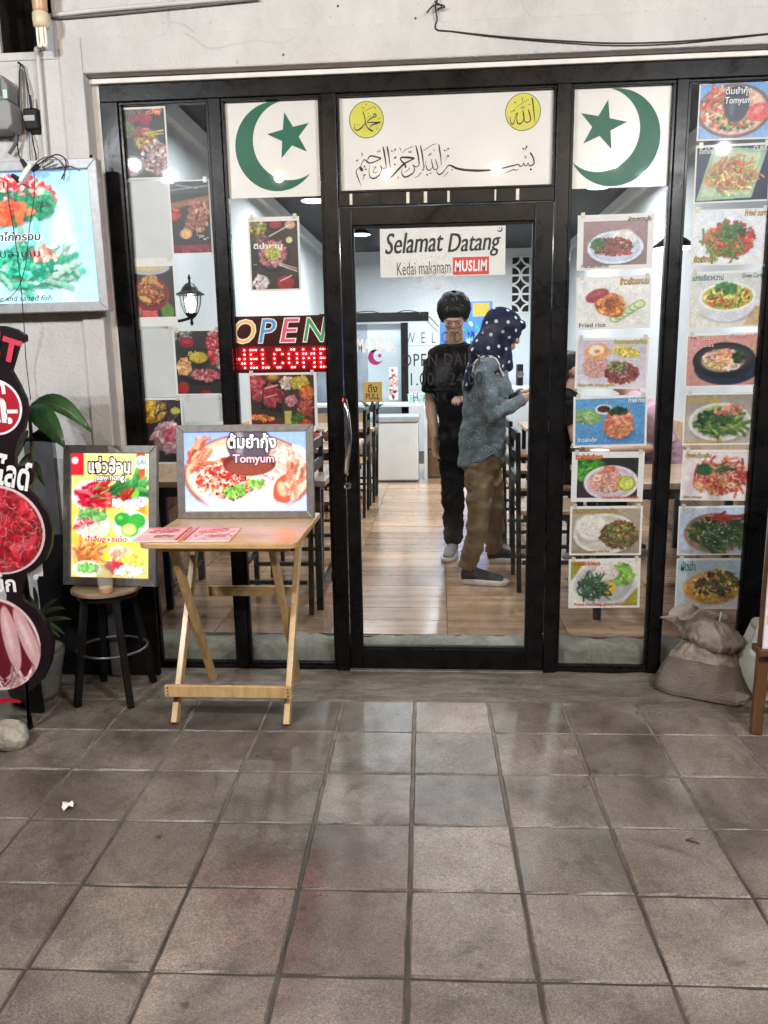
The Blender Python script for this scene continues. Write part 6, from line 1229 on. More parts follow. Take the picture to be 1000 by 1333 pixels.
# litter on the tiles
q = G(87, 1052); t = MB(); n = 12
t.add([(q.x+.019*math.cos(2*math.pi*k/n)*(1.1 if k < 6 else .8), q.y+.022*math.sin(2*math.pi*k/n), .004+.006*(k % 3)) for k in range(n)]+[(q.x, q.y, .012)], [(k, (k+1) % n, n) for k in range(n)])
tag(part('paper_scrap', t, 'paper', None, smooth=False), 'small crumpled white paper scrap on the left paving tiles', 'litter')
q = G(902, 1098); lf = thing('dry_leaf', 'tiny dark dry leaf on the right paving tiles', 'leaf', (q.x, q.y, 0)); leaf((q.x-.018, q.y+.01, .004), (q.x+.016, q.y-.012, .006), .006, .006, 'brown', lf, 'leaf_blade', 5)

# ================================================================== INSIDE THE SHOP
# breeze blocks on the back wall
def breeze(x0, x1, z0, z1, lab):
    t = thing('breeze_block', lab, 'breeze block', (x0, YB, z0), 'breeze blocks on the back wall')
    y0, y1 = YB-.012, YB-.002; part('dark_back', MB().box(x0, x1, y1-.0015, y1, z0, z1), 'dark', t); m = 'white'
    cx, cz, r = (x0+x1)/2, (z0+z1)/2, (x1-x0)/2
    for sx, sz in ((-1, -1), (-1, 1), (1, -1), (1, 1)):
        a0 = math.atan2(-sz, -sx); pts = [(cx+sx*r+r*.92*math.cos(a0+R(t_)), y0, cz+sz*r+r*.92*math.sin(a0+R(t_))) for t_ in range(-45, 46, 9)]
        part('arc', MB().tube(pts, .014, 6), m, t)
    part('rim', MB().box(x0-.006, x1+.006, y0, y1-.002, z1, z1+.012).box(x0-.006, x1+.006, y0, y1-.002, z0-.012, z0), m, t)
for (z0, z1), l in zip(bz, ('topmost dark breeze block high on the back wall', 'middle dark breeze block on the back wall', 'lowest dark breeze block right above the polka dot headscarf')): breeze(bx0-.02, bx1-.03, z0, z1-.01, l)
for (z0, z1), l in zip(bz, ('topmost breeze block hidden at the door frame', 'middle breeze block hidden at the door frame', 'lowest breeze block hidden at the door frame')): breeze(bx0+.225, bx1+.215, z0, z1-.01, l)
# blue poster on the back wall
def wposter(name, lab, tl, br, Y, cv, m='print', grp=None):
    a = W(tl[0], br[1], Y); b = W(br[0], tl[1], Y); t = thing(name, lab, 'poster', (a.x, Y, a.z), grp, local=True); w, h = b.x-a.x, b.z-a.z
    part('paper', MB().box(0, w, -.001, .001, 0, h), 'paper', t); part('picture', cv.mesh('picture', w, h, -.002), m, t); return t
c = Cv(70, 110, (.1, .4, .8), 31); c.grad((.30, .58, .92), (.12, .34, .78)); c.scat(.32, .45, .3, .35, 40, .035, [(.5, .75, .95), (.2, .7, .6), (.7, .85, .95), (.1, .25, .6)]); c.rect(.40, .84, .6, .98, (.85, .72, .25)); c.rect(0, .04, .2, .16, (.75, .7, .85))
wposter('blue_poster', 'bright blue poster on the back wall behind the man', (573, 392), (641, 512), YB-.004, c)
# partition: black timber opening with pale panels
pt = thing('partition', 'black timber frame with pale panels at the back left', 'partition', (-1.0, 5.6, ZF)); Yp = 5.6
a = W(440, 420, Yp); b = W(558, 406, Yp); part('lintel', MB().box(a.x-.2, b.x, Yp-.05, Yp+.05, a.z, b.z), 'blackpaint', pt)
a = W(523, 516, Yp); b = W(531, 420, Yp); part('post', MB().box(a.x, b.x, Yp-.05, Yp+.05, .7, b.z), 'blackpaint', pt)
p0 = W(480, 520, Yp); p1 = W(523, 421, Yp); part('pale_panel', MB().box(p0.x, p1.x, Yp+.01, Yp+.03, .75, p1.z), M('pale_blue_board', (.30, .36, .39), (.36, .42, .45), 3, rough=.5), pt)
p2 = W(440, 520, Yp); part('dark_panel', MB().box(p2.x-.3, p0.x, Yp+.01, Yp+.03, .75, p1.z), M('slate_glass', (.10, .12, .15), (.22, .25, .29), 3, rough=.3), pt)
c = Cv(24, 90, (.9, .8, .8), 32); c.scat(.13, .5, .12, .45, 26, .07, [(.8, .5, .5), (.95, .85, .85), (.3, .2, .2), (.8, .7, .5)])
wposter('narrow_card', 'narrow pink picture card leaning on the back counter', (507, 478), (517.5, 520), 5.35, c)
# counter with freezer
ct = thing('back_counter', 'pale topped wooden counter along the back of the shop', 'counter', (-.7, 5.2, ZF)); zc_ = W(500, 526, 5.15).z
part('countertop', MB().box(XL+.02, -.02, 5.12, 5.55, zc_-.03, zc_), 'white', ct, .004)
for k in range(4): part('front_board', MB().box(XL+.05, -.70, 5.14, 5.16, ZF+.14+k*.14, ZF+.135+(k+1)*.14), 'panelwood', ct, .003)
part('side_panel', MB().box(-.165, -.13, 4.9, 5.5, ZF, zc_-.031), 'white', ct, .003)
for k in range(2): part('drawer', MB().box(-.125, .06, 5.0, 5.4, ZF+.02+k*.30, ZF+.30+k*.30), mat_wood('drawer_wood', (.10, .055, .03), (.16, .09, .05), (.22, .13, .075)), ct, .004)
fz = thing('chest_freezer', 'white chest freezer with grey lid at the back of the shop', 'freezer', (-.43, 5.0, ZF)); fa = W(487, 627, 4.76); fb2 = W(548, 541, 4.76); zt_ = fb2.z
part('cabinet', MB().box(fa.x, fb2.x-.03, 4.76, 5.1, ZF+.012, zt_-.07), 'white', fz, .012); part('lid', MB().box(fa.x-.01, fb2.x-.02, 4.74, 5.1, zt_-.066, zt_), M('freezer_lid', (.32, .34, .36), (.42, .44, .46), 6, rough=.3), fz, .012); part('kick_base', MB().box(fa.x+.01, fb2.x-.04, 4.775, 5.09, ZF, ZF+.012), 'gasket', fz)
dpl = thing('counter_plant', 'small leafy plant on the counter left of the freezer', 'plant', tuple(W(486, 540, 5.0)))
q = W(484, 546, 5.0); part('vase', MB().lathe([(.04, q.z-.03), (.055, q.z+.03), (.045, q.z+.08)], 14, (q.x, 5.0, 0)), M('glass_vase', (.35, .42, .46), (.5, .56, .6), rough=.15), dpl)
for k in range(9): an = 2*math.pi*k/9; leaf((q.x, 5.0, q.z+.07), (q.x+.13*math.cos(an), 5.0+.06*math.sin(an), q.z+.16+.05*math.sin(3*an)), .022, .02, 'leafdark', dpl)
def box_thing(name, lab, cat, b, m, bevel=.006, grp=None, extra=None):
    t = thing(name, lab, cat, ((b[0]+b[1])/2, (b[2]+b[3])/2, b[4]), grp); part('body', MB().box(*b), m, t, bevel)
    if extra: extra(t)
    return t
for k, (px, lab) in enumerate(((536, 'mint cup beside the partition post on the back counter'), (549, 'mint cup left of the man on the back counter'))):
    q = W(px, 525, 5.2); t = thing('mint_cup', lab, 'cup', (q.x, 5.2, zc_), 'cups on the back counter')
    part('cup_body', MB().lathe([(.035, zc_+.001), (.04, zc_+.06), (.042, zc_+.09), (.036, zc_+.09)], 16, (q.x, 5.2, 0)), M('mint_plastic', (.34, .55, .5), (.42, .62, .57)), t, smooth=True); part('lid', MB().lathe([(.044, zc_+.09), (.044, zc_+.098), (.02, zc_+.104)], 16, (q.x, 5.2, 0)), 'white', t)
q = W(677, 500, 6.9)
cab = thing('rear_cabinet', 'pale cabinet against the back wall at the right', 'cabinet', (1.0, 7.1, ZF)); part('carcass', MB().box(.55, 1.6, 6.8, 7.4, ZF, q.z-.02), 'white', cab, .006)
for x in (.56, .91, 1.26): part('cabinet_door', MB().box(x, x+.33, 6.785, 6.799, ZF+.05, q.z-.06), 'wallgrey', cab, .003)
a = W(673, 500, 6.9); b = W(681, 474, 6.9)
spk = thing('black_speaker', 'small black loudspeaker on the rear cabinet', 'speaker', (a.x, 6.9, q.z-.018)); part('box', MB().box(a.x, b.x, 6.85, 7.05, q.z-.018, b.z), 'blackpaint', spk, .006); part('cone', MB().lathe([(.04, 0), (.045, .006), (.02, .003)], 18, ((a.x+b.x)/2, 6.848, (a.z+b.z)/2), 1), 'darkgrey', spk)

# clutter at the back
for k, (x, hgt, rad, m_, lab) in enumerate(((.66, .24, .035, M('brown_glass', (.09, .04, .015), (.12, .06, .02), rough=.15), 'brown bottle on the rear cabinet'), (.78, .20, .03, 'red', 'red sauce bottle on the rear cabinet'), (1.28, .26, .036, 'white', 'white bottle on the rear cabinet next to the black loudspeaker'))):
    bt = thing('bottle', lab, 'bottle', (x, 6.95, q.z-.019), 'bottles on the rear cabinet', local=True); part('bottle_body', MB().lathe([(rad*.9, 0), (rad, .01), (rad, hgt*.6), (rad*.4, hgt*.8), (rad*.38, hgt)], 16), m_, bt, smooth=True); part('cap', MB().lathe([(rad*.45, hgt), (rad*.45, hgt+.02)], 12), 'gasket', bt)
pipe('wall_wire', 'thin dark wire sagging along the back wall above the partition', [W(440, 411, 7.4), W(480, 405, 7.4), W(505, 410, 7.4), W(530, 404, 7.4), W(556, 411, 7.4), W(571, 425, 7.4)], .006, 'cable', 'wire', 5)
pipe('wall_wire', 'thin dark wire on the back wall right of the headscarf', [W(690, 415, 7.4), W(694, 414, 7.4), W(702, 405, 7.4), W(715, 400, 7.4)], .006, 'cable', 'wire', 5)
for k, (x, y, lab) in enumerate(((1.0, 2.2, 'condiment jar tray on the second right table'), (-.85, 2.3, 'condiment jar tray on the middle left table'), (1.0, 3.6, 'condiment jar tray on the farthest right table'))):
    tr_ = thing('jar_tray', lab, 'condiments', (x, y, ZF+.686), 'condiment trays', local=True); part('tray', MB().box(-.09, .09, -.06, .06, 0, .012), 'white', tr_, .003)
    for i in range(4): j_ = part('jar', MB().lathe([(.03, .0125), (.034, .03), (.034, .075)], 14, (-.045+.09*(i % 2), -.028+.056*(i//2), 0)), ['red', 'brown', 'white', 'inkgold'][i], tr_, smooth=True); part('lid', MB().lathe([(.036, .075), (.036, .085), (.012, .09)], 14, (-.045+.09*(i % 2), -.028+.056*(i//2), 0)), 'chrome', j_)
# wainscot boards on both side walls
for nm, xa, xb in (('wall_left', XL, XL+.014), ('wall_right', XR-.014, XR)):
    w_ = bpy.data.objects[nm]
    for k in range(5): part('board', MB().box(xa, xb, .07, 5.0, ZF+.002+k*.165, ZF+.002+(k+1)*.165-.005), 'panelwood', w_, .003)
# tables and chairs
def make_table():
    t = thing('dining_table', 'x', 'table', group='dining tables inside the shop', local=True)
    part('tabletop', MB().box(-.45, .45, -.33, .33, .655, .685), 'tablewood', t, .004)
    for sx in (-.40, .40):
        for sy in (-.28, .28): part('leg', MB().box(sx-.018, sx+.018, sy-.018, sy+.018, 0, .654), 'steel', t, .003)
        part('stretcher', MB().box(sx-.012, sx+.012, -.262, .262, .10, .125), 'steel', t, .002)
    part('apron', MB().box(-.382, .382, -.29, -.27, .60, .654), 'steel', t, .002); part('apron', MB().box(-.382, .382, .27, .29, .60, .654), 'steel', t, .002); return t
def make_chair():
    t = thing('dining_chair', 'x', 'chair', group='black steel chairs inside the shop', local=True)   # faces +y
    part('seat', MB().box(-.19, .19, -.19, .20, .435, .46), 'tablewood', t, .006)
    for sx in (-.18, .18):
        part('leg', MB().box(sx-.0125, sx+.0125, .165, .19, 0, .434), 'steel', t, .002); part('leg', MB().beam((sx, -.185, 0), (sx, -.205, .88), .025, .025, (0, 1, 0)), 'steel', t, .002)
        part('side_rail', MB().box(sx-.010, sx+.010, -.17, .165, .16, .18), 'steel', t); part('side_rail', MB().box(sx-.010, sx+.010, -.17, .165, .405, .433), 'steel', t)
    part('front_rail', MB().box(-.167, .167, .168, .186, .22, .242), 'steel', t)
    for z in (.60, .72, .83): part('back_slat', MB().box(-.167, .167, -.213, -.193, z, z+.05), 'steel', t, .003)
    return t
T0 = make_table(); C0 = make_chair(); used = [0, 0]
def place(p0, k, loc, rz, lab):
    o = p0 if not used[k] else copy_tree(p0); used[k] = 1; o.location = loc; o.rotation_euler = (0, 0, R(rz)); o['label'] = lab
TX = 1.17
place(T0, 0, (TX, .68, ZF), 0, 'wooden dining table just inside the right windows'); place(T0, 0, (TX, 2.15, ZF), 0, 'wooden dining table right of the aisle behind the headscarf'); place(T0, 0, (TX, 3.6, ZF), 0, 'farthest wooden dining table at the right wall')
place(T0, 0, (-1.02, .80, ZF), 0, 'wooden dining table just inside the left windows'); place(T0, 0, (-1.02, 2.2, ZF), 0, 'wooden dining table at the left wall in mid room'); place(T0, 0, (-1.02, 3.7, ZF), 0, 'wooden dining table at the left wall before the counter')
for x, y, rz, lab in ((.62, 1.02, -90, 'black chair with open back right of the khaki trousers by the door'), (.64, 1.78, -88, 'black chair behind the khaki trousers, second on the right'), (.64, 2.55, -92, 'black chair third on the right side of the aisle'), (.64, 3.5, -90, 'black chair fourth on the right near the cabinet'),
        (-.84, .62, 90, 'black chair nearest the left window on the left row'), (-.83, 1.32, 92, 'black chair second on the left row'), (-.84, 2.15, 88, 'black chair third on the left row'), (-.80, 3.05, 90, 'black chair fourth on the left row beside the aisle'), (-.78, 3.75, 90, 'black chair last on the left row before the freezer')): place(C0, 1, (x, y, ZF), rz, lab)
# things on the tables
q = Vector((.80, .62, ZF+.686))
nb = thing('napkin_box', 'red and white napkin box on the table inside the right window', 'napkin box', tuple(q), local=True); part('case', MB().lathe([(.06, 0), (.07, .05), (.055, .10)], 20), 'red', nb, smooth=True); part('napkin', MB().lathe([(.045, .10), (.05, .125), (.01, .13)], 9), 'paper', nb)
rk = thing('condiment_rack', 'rack of menus and jars on the left table inside the window', 'rack', (-1.05, .75, ZF+.686), local=True)
for k in range(5): part('folder', MB().box(-.14+k*.055, -.11+k*.055, -.06, .06, .0, .14+.01*(k % 2)), ['white', 'darkgrey', 'paper', 'red', 'white'][k], rk, .002)
# pendant lamps
def make_pendant():
    t = thing('pendant_lamp', 'x', 'lamp', group='black pendant lamps inside', local=True)
    part('shade', MB().lathe([(.11, 0), (.115, .004), (.06, .045), (.03, .06), (.028, .085), (.001, .085)], 28), 'blackpaint', t, smooth=False); part('cord', MB().lathe([(.004, .085), (.004, .85 if False else .146)], 8), 'gasket', t); part('diffuser', MB().lathe([(.001, -.004), (.09, -.004), (.10, .001), (.001, .002)], 28), 'ledwhite', t)
    li = bpy.data.lights.new('pendant_light', 'AREA'); li.shape = 'DISK'; li.size = .17; li.energy = 30; li.color = (.90, .96, 1.0); o = link('pendant_light', li, t); o.location = (0, 0, -.008); return t
P0 = make_pendant(); pu = 0
for x, y, lab in ((1.2, .95, 'black pendant lamp over the table inside the right window'), (1.2, 3.0, 'black pendant lamp over the middle right tables'), (1.2, 5.2, 'black pendant lamp over the back right corner'), (-1.0, 1.2, 'black pendant lamp over the table inside the left window'), (-1.0, 3.2, 'black pendant lamp over the middle left tables'), (-.8, 5.0, 'black pendant lamp over the counter'), (.05, 2.5, 'black pendant lamp over the aisle behind the man'), (.1, 6.2, 'black pendant lamp over the end of the aisle'), (.05, .75, 'black pendant lamp over the aisle right inside the door')):
    o = P0 if not pu else copy_tree(P0); pu = 1; o.location = (x, y, 1.93 if (x > 1 and y < 1) else 2.64); o['label'] = lab
    for ch in o.children:
        if ch.type == 'LIGHT': ch.data = ch.data.copy(); ch.data.energy = 60 if y > 4 else (11 if abs(x) < .5 else 15) if y < 1.25 else 38
# wall lantern at the left wall
lz0 = W(248, 424, 1.0).z; lzt = W(248, 357, 1.0).z; lx = W(248, 390, 1.0).x
la = thing('wall_lantern', 'lit black wall lantern seen through the left window', 'lantern', (XL, 1.0, lz0))
H_ = lzt-lz0; zz = lambda f: lz0+H_*f
part('arm', MB().tube(sweep([(XL+.015, 1.0, zz(.12)), (XL+.06, 1.0, zz(.10)), (lx, 1.0, zz(.16))], 5), .008, 8), 'steel', la); part('wall_plate', MB().box(XL+.0145, XL+.03, .96, 1.04, zz(0), zz(.3)), 'steel', la, .004)
part('base', MB().lathe([(.004, zz(0)), (.010, zz(.05)), (.006, zz(.12)), (.03, zz(.2)), (.036, zz(.25))], 12, (lx, 1.0, 0)), 'steel', la)
part('globe', MB().lathe([(.034, zz(.25)), (.05, zz(.42)), (.056, zz(.60))], 12, (lx, 1.0, 0)), 'clear', la)
part('bulb', MB().lathe([(.010, zz(.26)), (.022, zz(.36)), (.026, zz(.48)), (.018, zz(.57)), (.002, zz(.6))], 14, (lx, 1.0, 0)), 'lantern', la, smooth=True)
for k in range(6):
    a = R(60*k+30); part('rib', MB().tube([(lx+.036*math.cos(a), 1+.036*math.sin(a), zz(.25)), (lx+.052*math.cos(a), 1+.052*math.sin(a), zz(.42)), (lx+.058*math.cos(a), 1+.058*math.sin(a), zz(.6))], .003, 5), 'steel', la)
part('roof', MB().lathe([(.078, zz(.60)), (.080, zz(.615)), (.05, zz(.68)), (.040, zz(.75)), (.022, zz(.82)), (.007, zz(.84)), (.006, zz(.9)), (.010, zz(.92)), (.003, zz(1))], 12, (lx, 1.0, 0)), 'steel', la)

# ================================================================== PEOPLE
UP = Vector((0, 0, 1))
def hand(mb, wr, d, palm_n, s=1.0, curl=.5, thumb=1):
    """palm, four fingers and a thumb growing from the wrist along d"""
    d = Vector(d).normalized(); n_ = Vector(palm_n); n_ = (n_-d*n_.dot(d)).normalized(); x = d.cross(n_)
    wr = Vector(wr); mb.loft([(wr-d*.01, .026*s, .019*s), (wr+d*.03*s, .034*s, .017*s), (wr+d*.075*s, .040*s, .015*s)], x, 12)
    for k, (o, l) in enumerate(((-.030, .066), (-.010, .076), (.011, .071), (.031, .055))):
        b = wr+d*.078*s+x*o*s; d1 = (d*math.cos(curl*.5)+n_*math.sin(curl*.5)+x*o*1.2).normalized(); p1 = b+d1*l*.45*s; d2 = (d*math.cos(curl*1.6)+n_*math.sin(curl*1.6)).normalized(); p2 = p1+d2*l*.32*s; d3 = (d*math.cos(curl*2.4)+n_*math.sin(curl*2.4)).normalized()
        mb.loft([(b-d*.02*s, .0095*s, .0095*s), (p1, .0088*s, .0088*s), (p2, .0080*s, .0080*s), (p2+d3*l*.25*s, .0070*s, .0070*s)], x, 8)
    b = wr+d*.028*s-x*.026*s*thumb; e = b+(d*.7-x*.75*thumb+n_*.4).normalized()*.034*s; mb.loft([(b, .013*s, .012*s), (e, .0105*s, .0105*s), (e+(d*.95-x*.1*thumb+n_*.35).normalized()*.028*s, .0085*s, .0085*s)], x, 8)
def head(mb, c, f, s=1.0, tilt=0):
    """skull, jaw, nose, brow, lips and ears; f is where the face looks"""
    f = Vector(f).normalized(); sd = f.cross(UP).normalized(); u = sd.cross(f).normalized(); rot = Matrix((sd, f, u)).transposed()
    P = lambda a, b, c_: Vector(c)+(sd*a+f*b+u*c_)*s
    mb.ball(P(0, -.012, .030), .074*s, .092*s, .088*s, rot); mb.loft([(P(0, .010, .02), .066*s, .078*s), (P(0, .020, -.03), .060*s, .070*s), (P(0, .034, -.075), .044*s, .052*s), (P(0, .048, -.100), .026*s, .028*s)], sd, 16)
    mb.ball(P(0, .088, .024), .05*s, .014*s, .012*s, rot); mb.loft([(P(0, .088, .018), .008*s, .008*s), (P(0, .104, -.016), .012*s, .011*s), (P(0, .096, -.026), .016*s, .010*s)], sd, 10); mb.ball(P(0, .084, -.052), .024*s, .012*s, .009*s, rot); mb.ball(P(0, .080, -.064), .020*s, .012*s, .007*s, rot)
    for q in (-1, 1): mb.ball(P(q*.074, -.008, -.004), .012*s, .022*s, .034*s, rot); mb.ball(P(q*.034, .062, -.018), .026*s, .022*s, .022*s, rot)
    return P, rot
def shoe(par, heel, d, m1, m2, L=.27):
    d = Vector(d); d.z = 0; d.normalize(); sd = d.cross(UP); h = Vector(heel); z0 = ZF+.001
    P = lambda a, b, c: Vector((h.x, h.y, 0))+d*a+sd*b+UP*(z0+c)
    out = [(-.03, .0), (-.02, .030), (.05, .036), (.12, .043), (.18, .046), (.22, .034), (L-.03, .0), (.22, -.034), (.18, -.046), (.12, -.043), (.05, -.036), (-.02, -.030)]; n = len(out)
    mb = MB(); mb.add([P(a, b, 0) for a, b in out]+[P(a*1.02, b*1.05, .016 if a < .15 else .018) for a, b in out]+[P(a, b*.98, .034 if a < .1 else .028) for a, b in out], [tuple(range(n))[::-1]]+[(r*n+i, r*n+(i+1) % n, (r+1)*n+(i+1) % n, (r+1)*n+i) for r in (0, 1) for i in range(n)]+[tuple(2*n+i for i in range(n))])
    so = part('shoe', remesh(MB().loft([(P(-.012, 0, .05), .034, .045), (P(.05, 0, .055), .036, .04), (P(.12, 0, .045), .038, .028), (P(.19, 0, .034), .034, .020)], sd, 16, .8).loft([(P(.02, 0, .04), .033, .038), (P(.012, 0, .095), .036, .042)], sd, 14, .2), .007, 3), m1, None)
    so.data.transform(Matrix.Translation(-Vector(ORG[par.name]))); so.parent = par; part('sole', mb, m2, so, .006) if False else None
    s2 = MB(); s2.v = mb.v; s2.f = mb.f; ORG[so.name] = ORG[par.name]; part('sole', s2, m2, so, .006); return so
def person(name, label, base, J, f, mats, sleeve=1.0, hemz=None, vox=.007, hands=None, hs=1.0, loose=1.0, shoe_d=None, shoem=('shoeblack', 'shoewhite'), face=None, tw=1.0, cuff=1.0, tail=0, leg=1.0):
    """J: joints; body grown as one surface, clothes over it"""
    t = thing(name, label, 'person', tuple(base)); V = {k: Vector(v) for k, v in J.items()}; f = Vector(f).normalized(); sd = f.cross(UP).normalized(); org = ORG[t.name]
    b = MB(); hP, hrot = head(b, V['head'], face or f, hs)
    b.loft([(V['neck']-UP*.06, .074, .064), (V['neck'], .060, .058), (V['head']-UP*.06*hs, .055, .054)], sd, 14)
    b.loft([(V['pelvis'], .12*tw, .085), (V['pelvis'].lerp(V['chest'], .5), .105*tw, .078), (V['chest'], .125*tw, .082), (V['neck']-UP*.06, .09*tw, .055)], sd, 18)
    for s in 'lr':
        a, e, w_ = V[s+'sh'], V[s+'el'], V[s+'wr']
        b.loft([(a-UP*.015, .036, .036), (a.lerp(e, .5), .038, .038), (e, .036, .036), (e.lerp(w_, .35), .037, .036), (w_, .024, .027)], sd, 12, .4)
        hd, hn, cu, th = (hands or {}).get(s, ((w_-e), -f, .4, 1)); hand(b, w_, hd, hn, .95*hs, cu, th)
        h_, k_, an = V[s+'hip'], V[s+'kn'], V[s+'an']; b.loft([(h_, .062, .066), (h_.lerp(k_, .5), .052, .055), (k_, .042, .044), (k_.lerp(an, .35), .040, .042), (an, .030, .034)], sd, 12, .3)
    part('body', shift(remesh(b, vox, 3), org), mats['skin'], t)
    for q in (-1, 1):
        p = hP(q*.032, .080, -.004); part('eye', MB().ball(p, .009*hs, .005*hs, .0038*hs, hrot, 10, 6), 'ink', t); part('eyebrow', MB().loft([(hP(q*.018, .090, .022), .0022, .002), (hP(q*.034, .087, .025), .0026, .002), (hP(q*.050, .076, .022), .002, .0018)], UP, 6), 'hair', t)
    c = MB(); hz = hemz if hemz is not None else V['pelvis'].z-.06; L_ = loose
    hem = Vector((V['pelvis'].x, V['pelvis'].y, hz))
    c.loft([(hem, .165*tw*L_, .125*L_), (V['pelvis']+UP*.03, .16*tw*L_, .122*L_), (V['pelvis'].lerp(V['chest'], .45), .148*tw*L_, .116*L_), (V['chest'], .168*tw*L_, .118*L_), (V['chest'].lerp(V['neck'], .5), .155*tw, .098), (V['neck']-UP*.035, .085*tw, .068)], sd, 24, .12)
    for s in 'lr':
        a, e, w_ = V[s+'sh'], V[s+'el'], V[s+'wr']
        if sleeve >= 1: c.loft([(a, .064, .064), (a.lerp(e, .5), .056, .056), (e, .050, .050), (e.lerp(w_, .5), .046, .044), (e.lerp(w_, .92), .036, .036)], sd, 14, .3)
        else: c.loft([(a, .064, .064), (a.lerp(e, sleeve*.5), .060, .060), (a.lerp(e, sleeve), .062, .062)], sd, 14, .15)
    c.loft([(V['lsh'], .066, .060), (V['lsh'].lerp(V['neck'], .55)-UP*.012, .072, .066), (V['neck']-UP*.045, .085, .07), (V['rsh'].lerp(V['neck'], .55)-UP*.012, .072, .066), (V['rsh'], .066, .060)], f, 16, .3)
    me = wrinkle(remesh(c, .009, 3), .014, 7, 3, (1, 1, 1.0))
    if tail:
        for v in me.vertices:
            d = (v.co.z-hz)/.16
            if d < 1: q = (v.co-hem).dot(f)/(.125*L_); v.co.z += tail*max(0, 1-abs(q)*1.1)*(1-max(d, -.3))
        me.update()
    sh = part('shirt', shift(me, org), mats['shirt'], t)
    p_ = MB(); p_.loft([(V['pelvis']+UP*.08, .135*tw, .105), (V['pelvis'], .150*tw, .118), (V['pelvis']-UP*.06, .148*tw, .116)], sd, 20, .3)
    for s in 'lr':
        h_, k_, an = V[s+'hip'], V[s+'kn'], V[s+'an']; ca = cuff
        p_.loft([(h_+UP*.02, .088*leg, .096*leg), (h_.lerp(k_, .4), .082*leg, .088*leg), (k_, .068*ca*leg, .074*ca*leg), (k_.lerp(an, .5), .062*ca*leg, .066*ca*leg), (k_.lerp(an, .99), .057*ca*leg, .062*ca*leg)], sd, 16, .12)
    part('trousers', shift(wrinkle(remesh(p_, .009, 3), .013, 7, 9, (1, 1, 1.6)), org), mats['trousers'], t)
    for s in 'lr': an = V[s+'an']; shoe(t, (an.x, an.y, 0), (shoe_d or {}).get(s, f), *shoem)
    return t, hP, hrot, V, sh
def add(par, nm, mb, m, vox=.007, it=3, wr=0, sc_=8):
    me = remesh(mb, vox, it)
    if wr: wrinkle(me, wr, sc_, 4)
    return part(nm, shift(me, ORG[par.name]), m, par)
# -- the man in black
Ym = 1.66
w_ = lambda x, y, dy=0: W(x, y, Ym+dy)
aL = G(590, 722, ZF); aR = G(652, 722, ZF)
J = dict(head=w_(591, 413, -.03), neck=w_(592, 449), chest=w_(598, 490), pelvis=w_(603, 592), rsh=w_(563, 470, .0), rel=w_(560, 524, .02), rwr=w_(566, 570, -.04), lsh=w_(632, 470, .0), lel=w_(637, 526, -.08), lwr=w_(614, 523, -.28),
    rhip=w_(589, 605), rkn=w_(591, 662, -.03), lhip=w_(618, 605), lkn=w_(636, 664, -.02), ran=Vector((aL.x, Ym+.02, ZF+.09)), lan=Vector((aR.x-.02, Ym+.02, ZF+.09)))
man, hP, hrot, V, sh = person('person', 'man in black shirt and trousers with grey shoes standing behind the headscarf', (.2, Ym, ZF), J, (.05, -1, 0), dict(skin='skin', shirt='blackcloth', trousers='blackcloth'), sleeve=.72, hemz=J['pelvis'].z-.03, hs=1.0, vox=.005,
    hands={'r': ((.05, -.1, -1), (.6, -.5, 0), .35, 1), 'l': ((-.75, -.5, .25), (0, .4, -1), .7, -1)}, shoe_d={'r': (-.2, -1, 0), 'l': (.55, -1, 0)}, shoem=('shoegrey', 'solegrey'), face=(-.05, -1, -.5), tw=1.0, cuff=1.0)
hb = MB(); hs = 1.0
hb.ball(hP(0, -.018, .050), .092*hs, .102*hs, .092*hs, hrot); hb.loft([(hP(-.066, .048, .070), .026, .016), (hP(-.03, .078, .078), .026, .016), (hP(.03, .078, .078), .026, .016), (hP(.066, .048, .070), .026, .016)], UP, 12)
for q in (-1, 1): hb.loft([(hP(q*.074, .012, .05), .018, .03), (hP(q*.077, .012, .0), .010, .022)], hrot @ Vector((1, 0, 0)), 10)
hb.ball(hP(0, -.068, -.02), .064, .036, .05, hrot)
add(man, 'hair', hb, 'hair', .006, 2, .005, 26)
lk = MB(); rh = random.Random(4)
for k in range(420):
    ph_ = rh.uniform(0, 2*math.pi); fr_ = math.sin(ph_); end = .045 if fr_ > .3 else (-.02 if fr_ > -.4 else -.06); end += rh.uniform(-.035, .035); g = rh.uniform(.98, 1.09); tw_ = rh.uniform(-.3, .5); pts = []
    for q in range(6):
        th = .15+(1.0-.0)*q/5*(math.acos(max(-1, min(1, (end-.050)/.100)))-.15); pts.append(hP(.096*g*math.sin(th)*math.cos(ph_+tw_*q/5), -.018+.106*g*math.sin(th)*math.sin(ph_+tw_*q/5), .050+.098*g*math.cos(th)))
    lk.tube(pts, [.0035, .004, .004, .0035, .0025, .0008], 4, False)
o = part('hair_lock', lk, 'hair', man, smooth=True); o['kind'] = 'stuff'
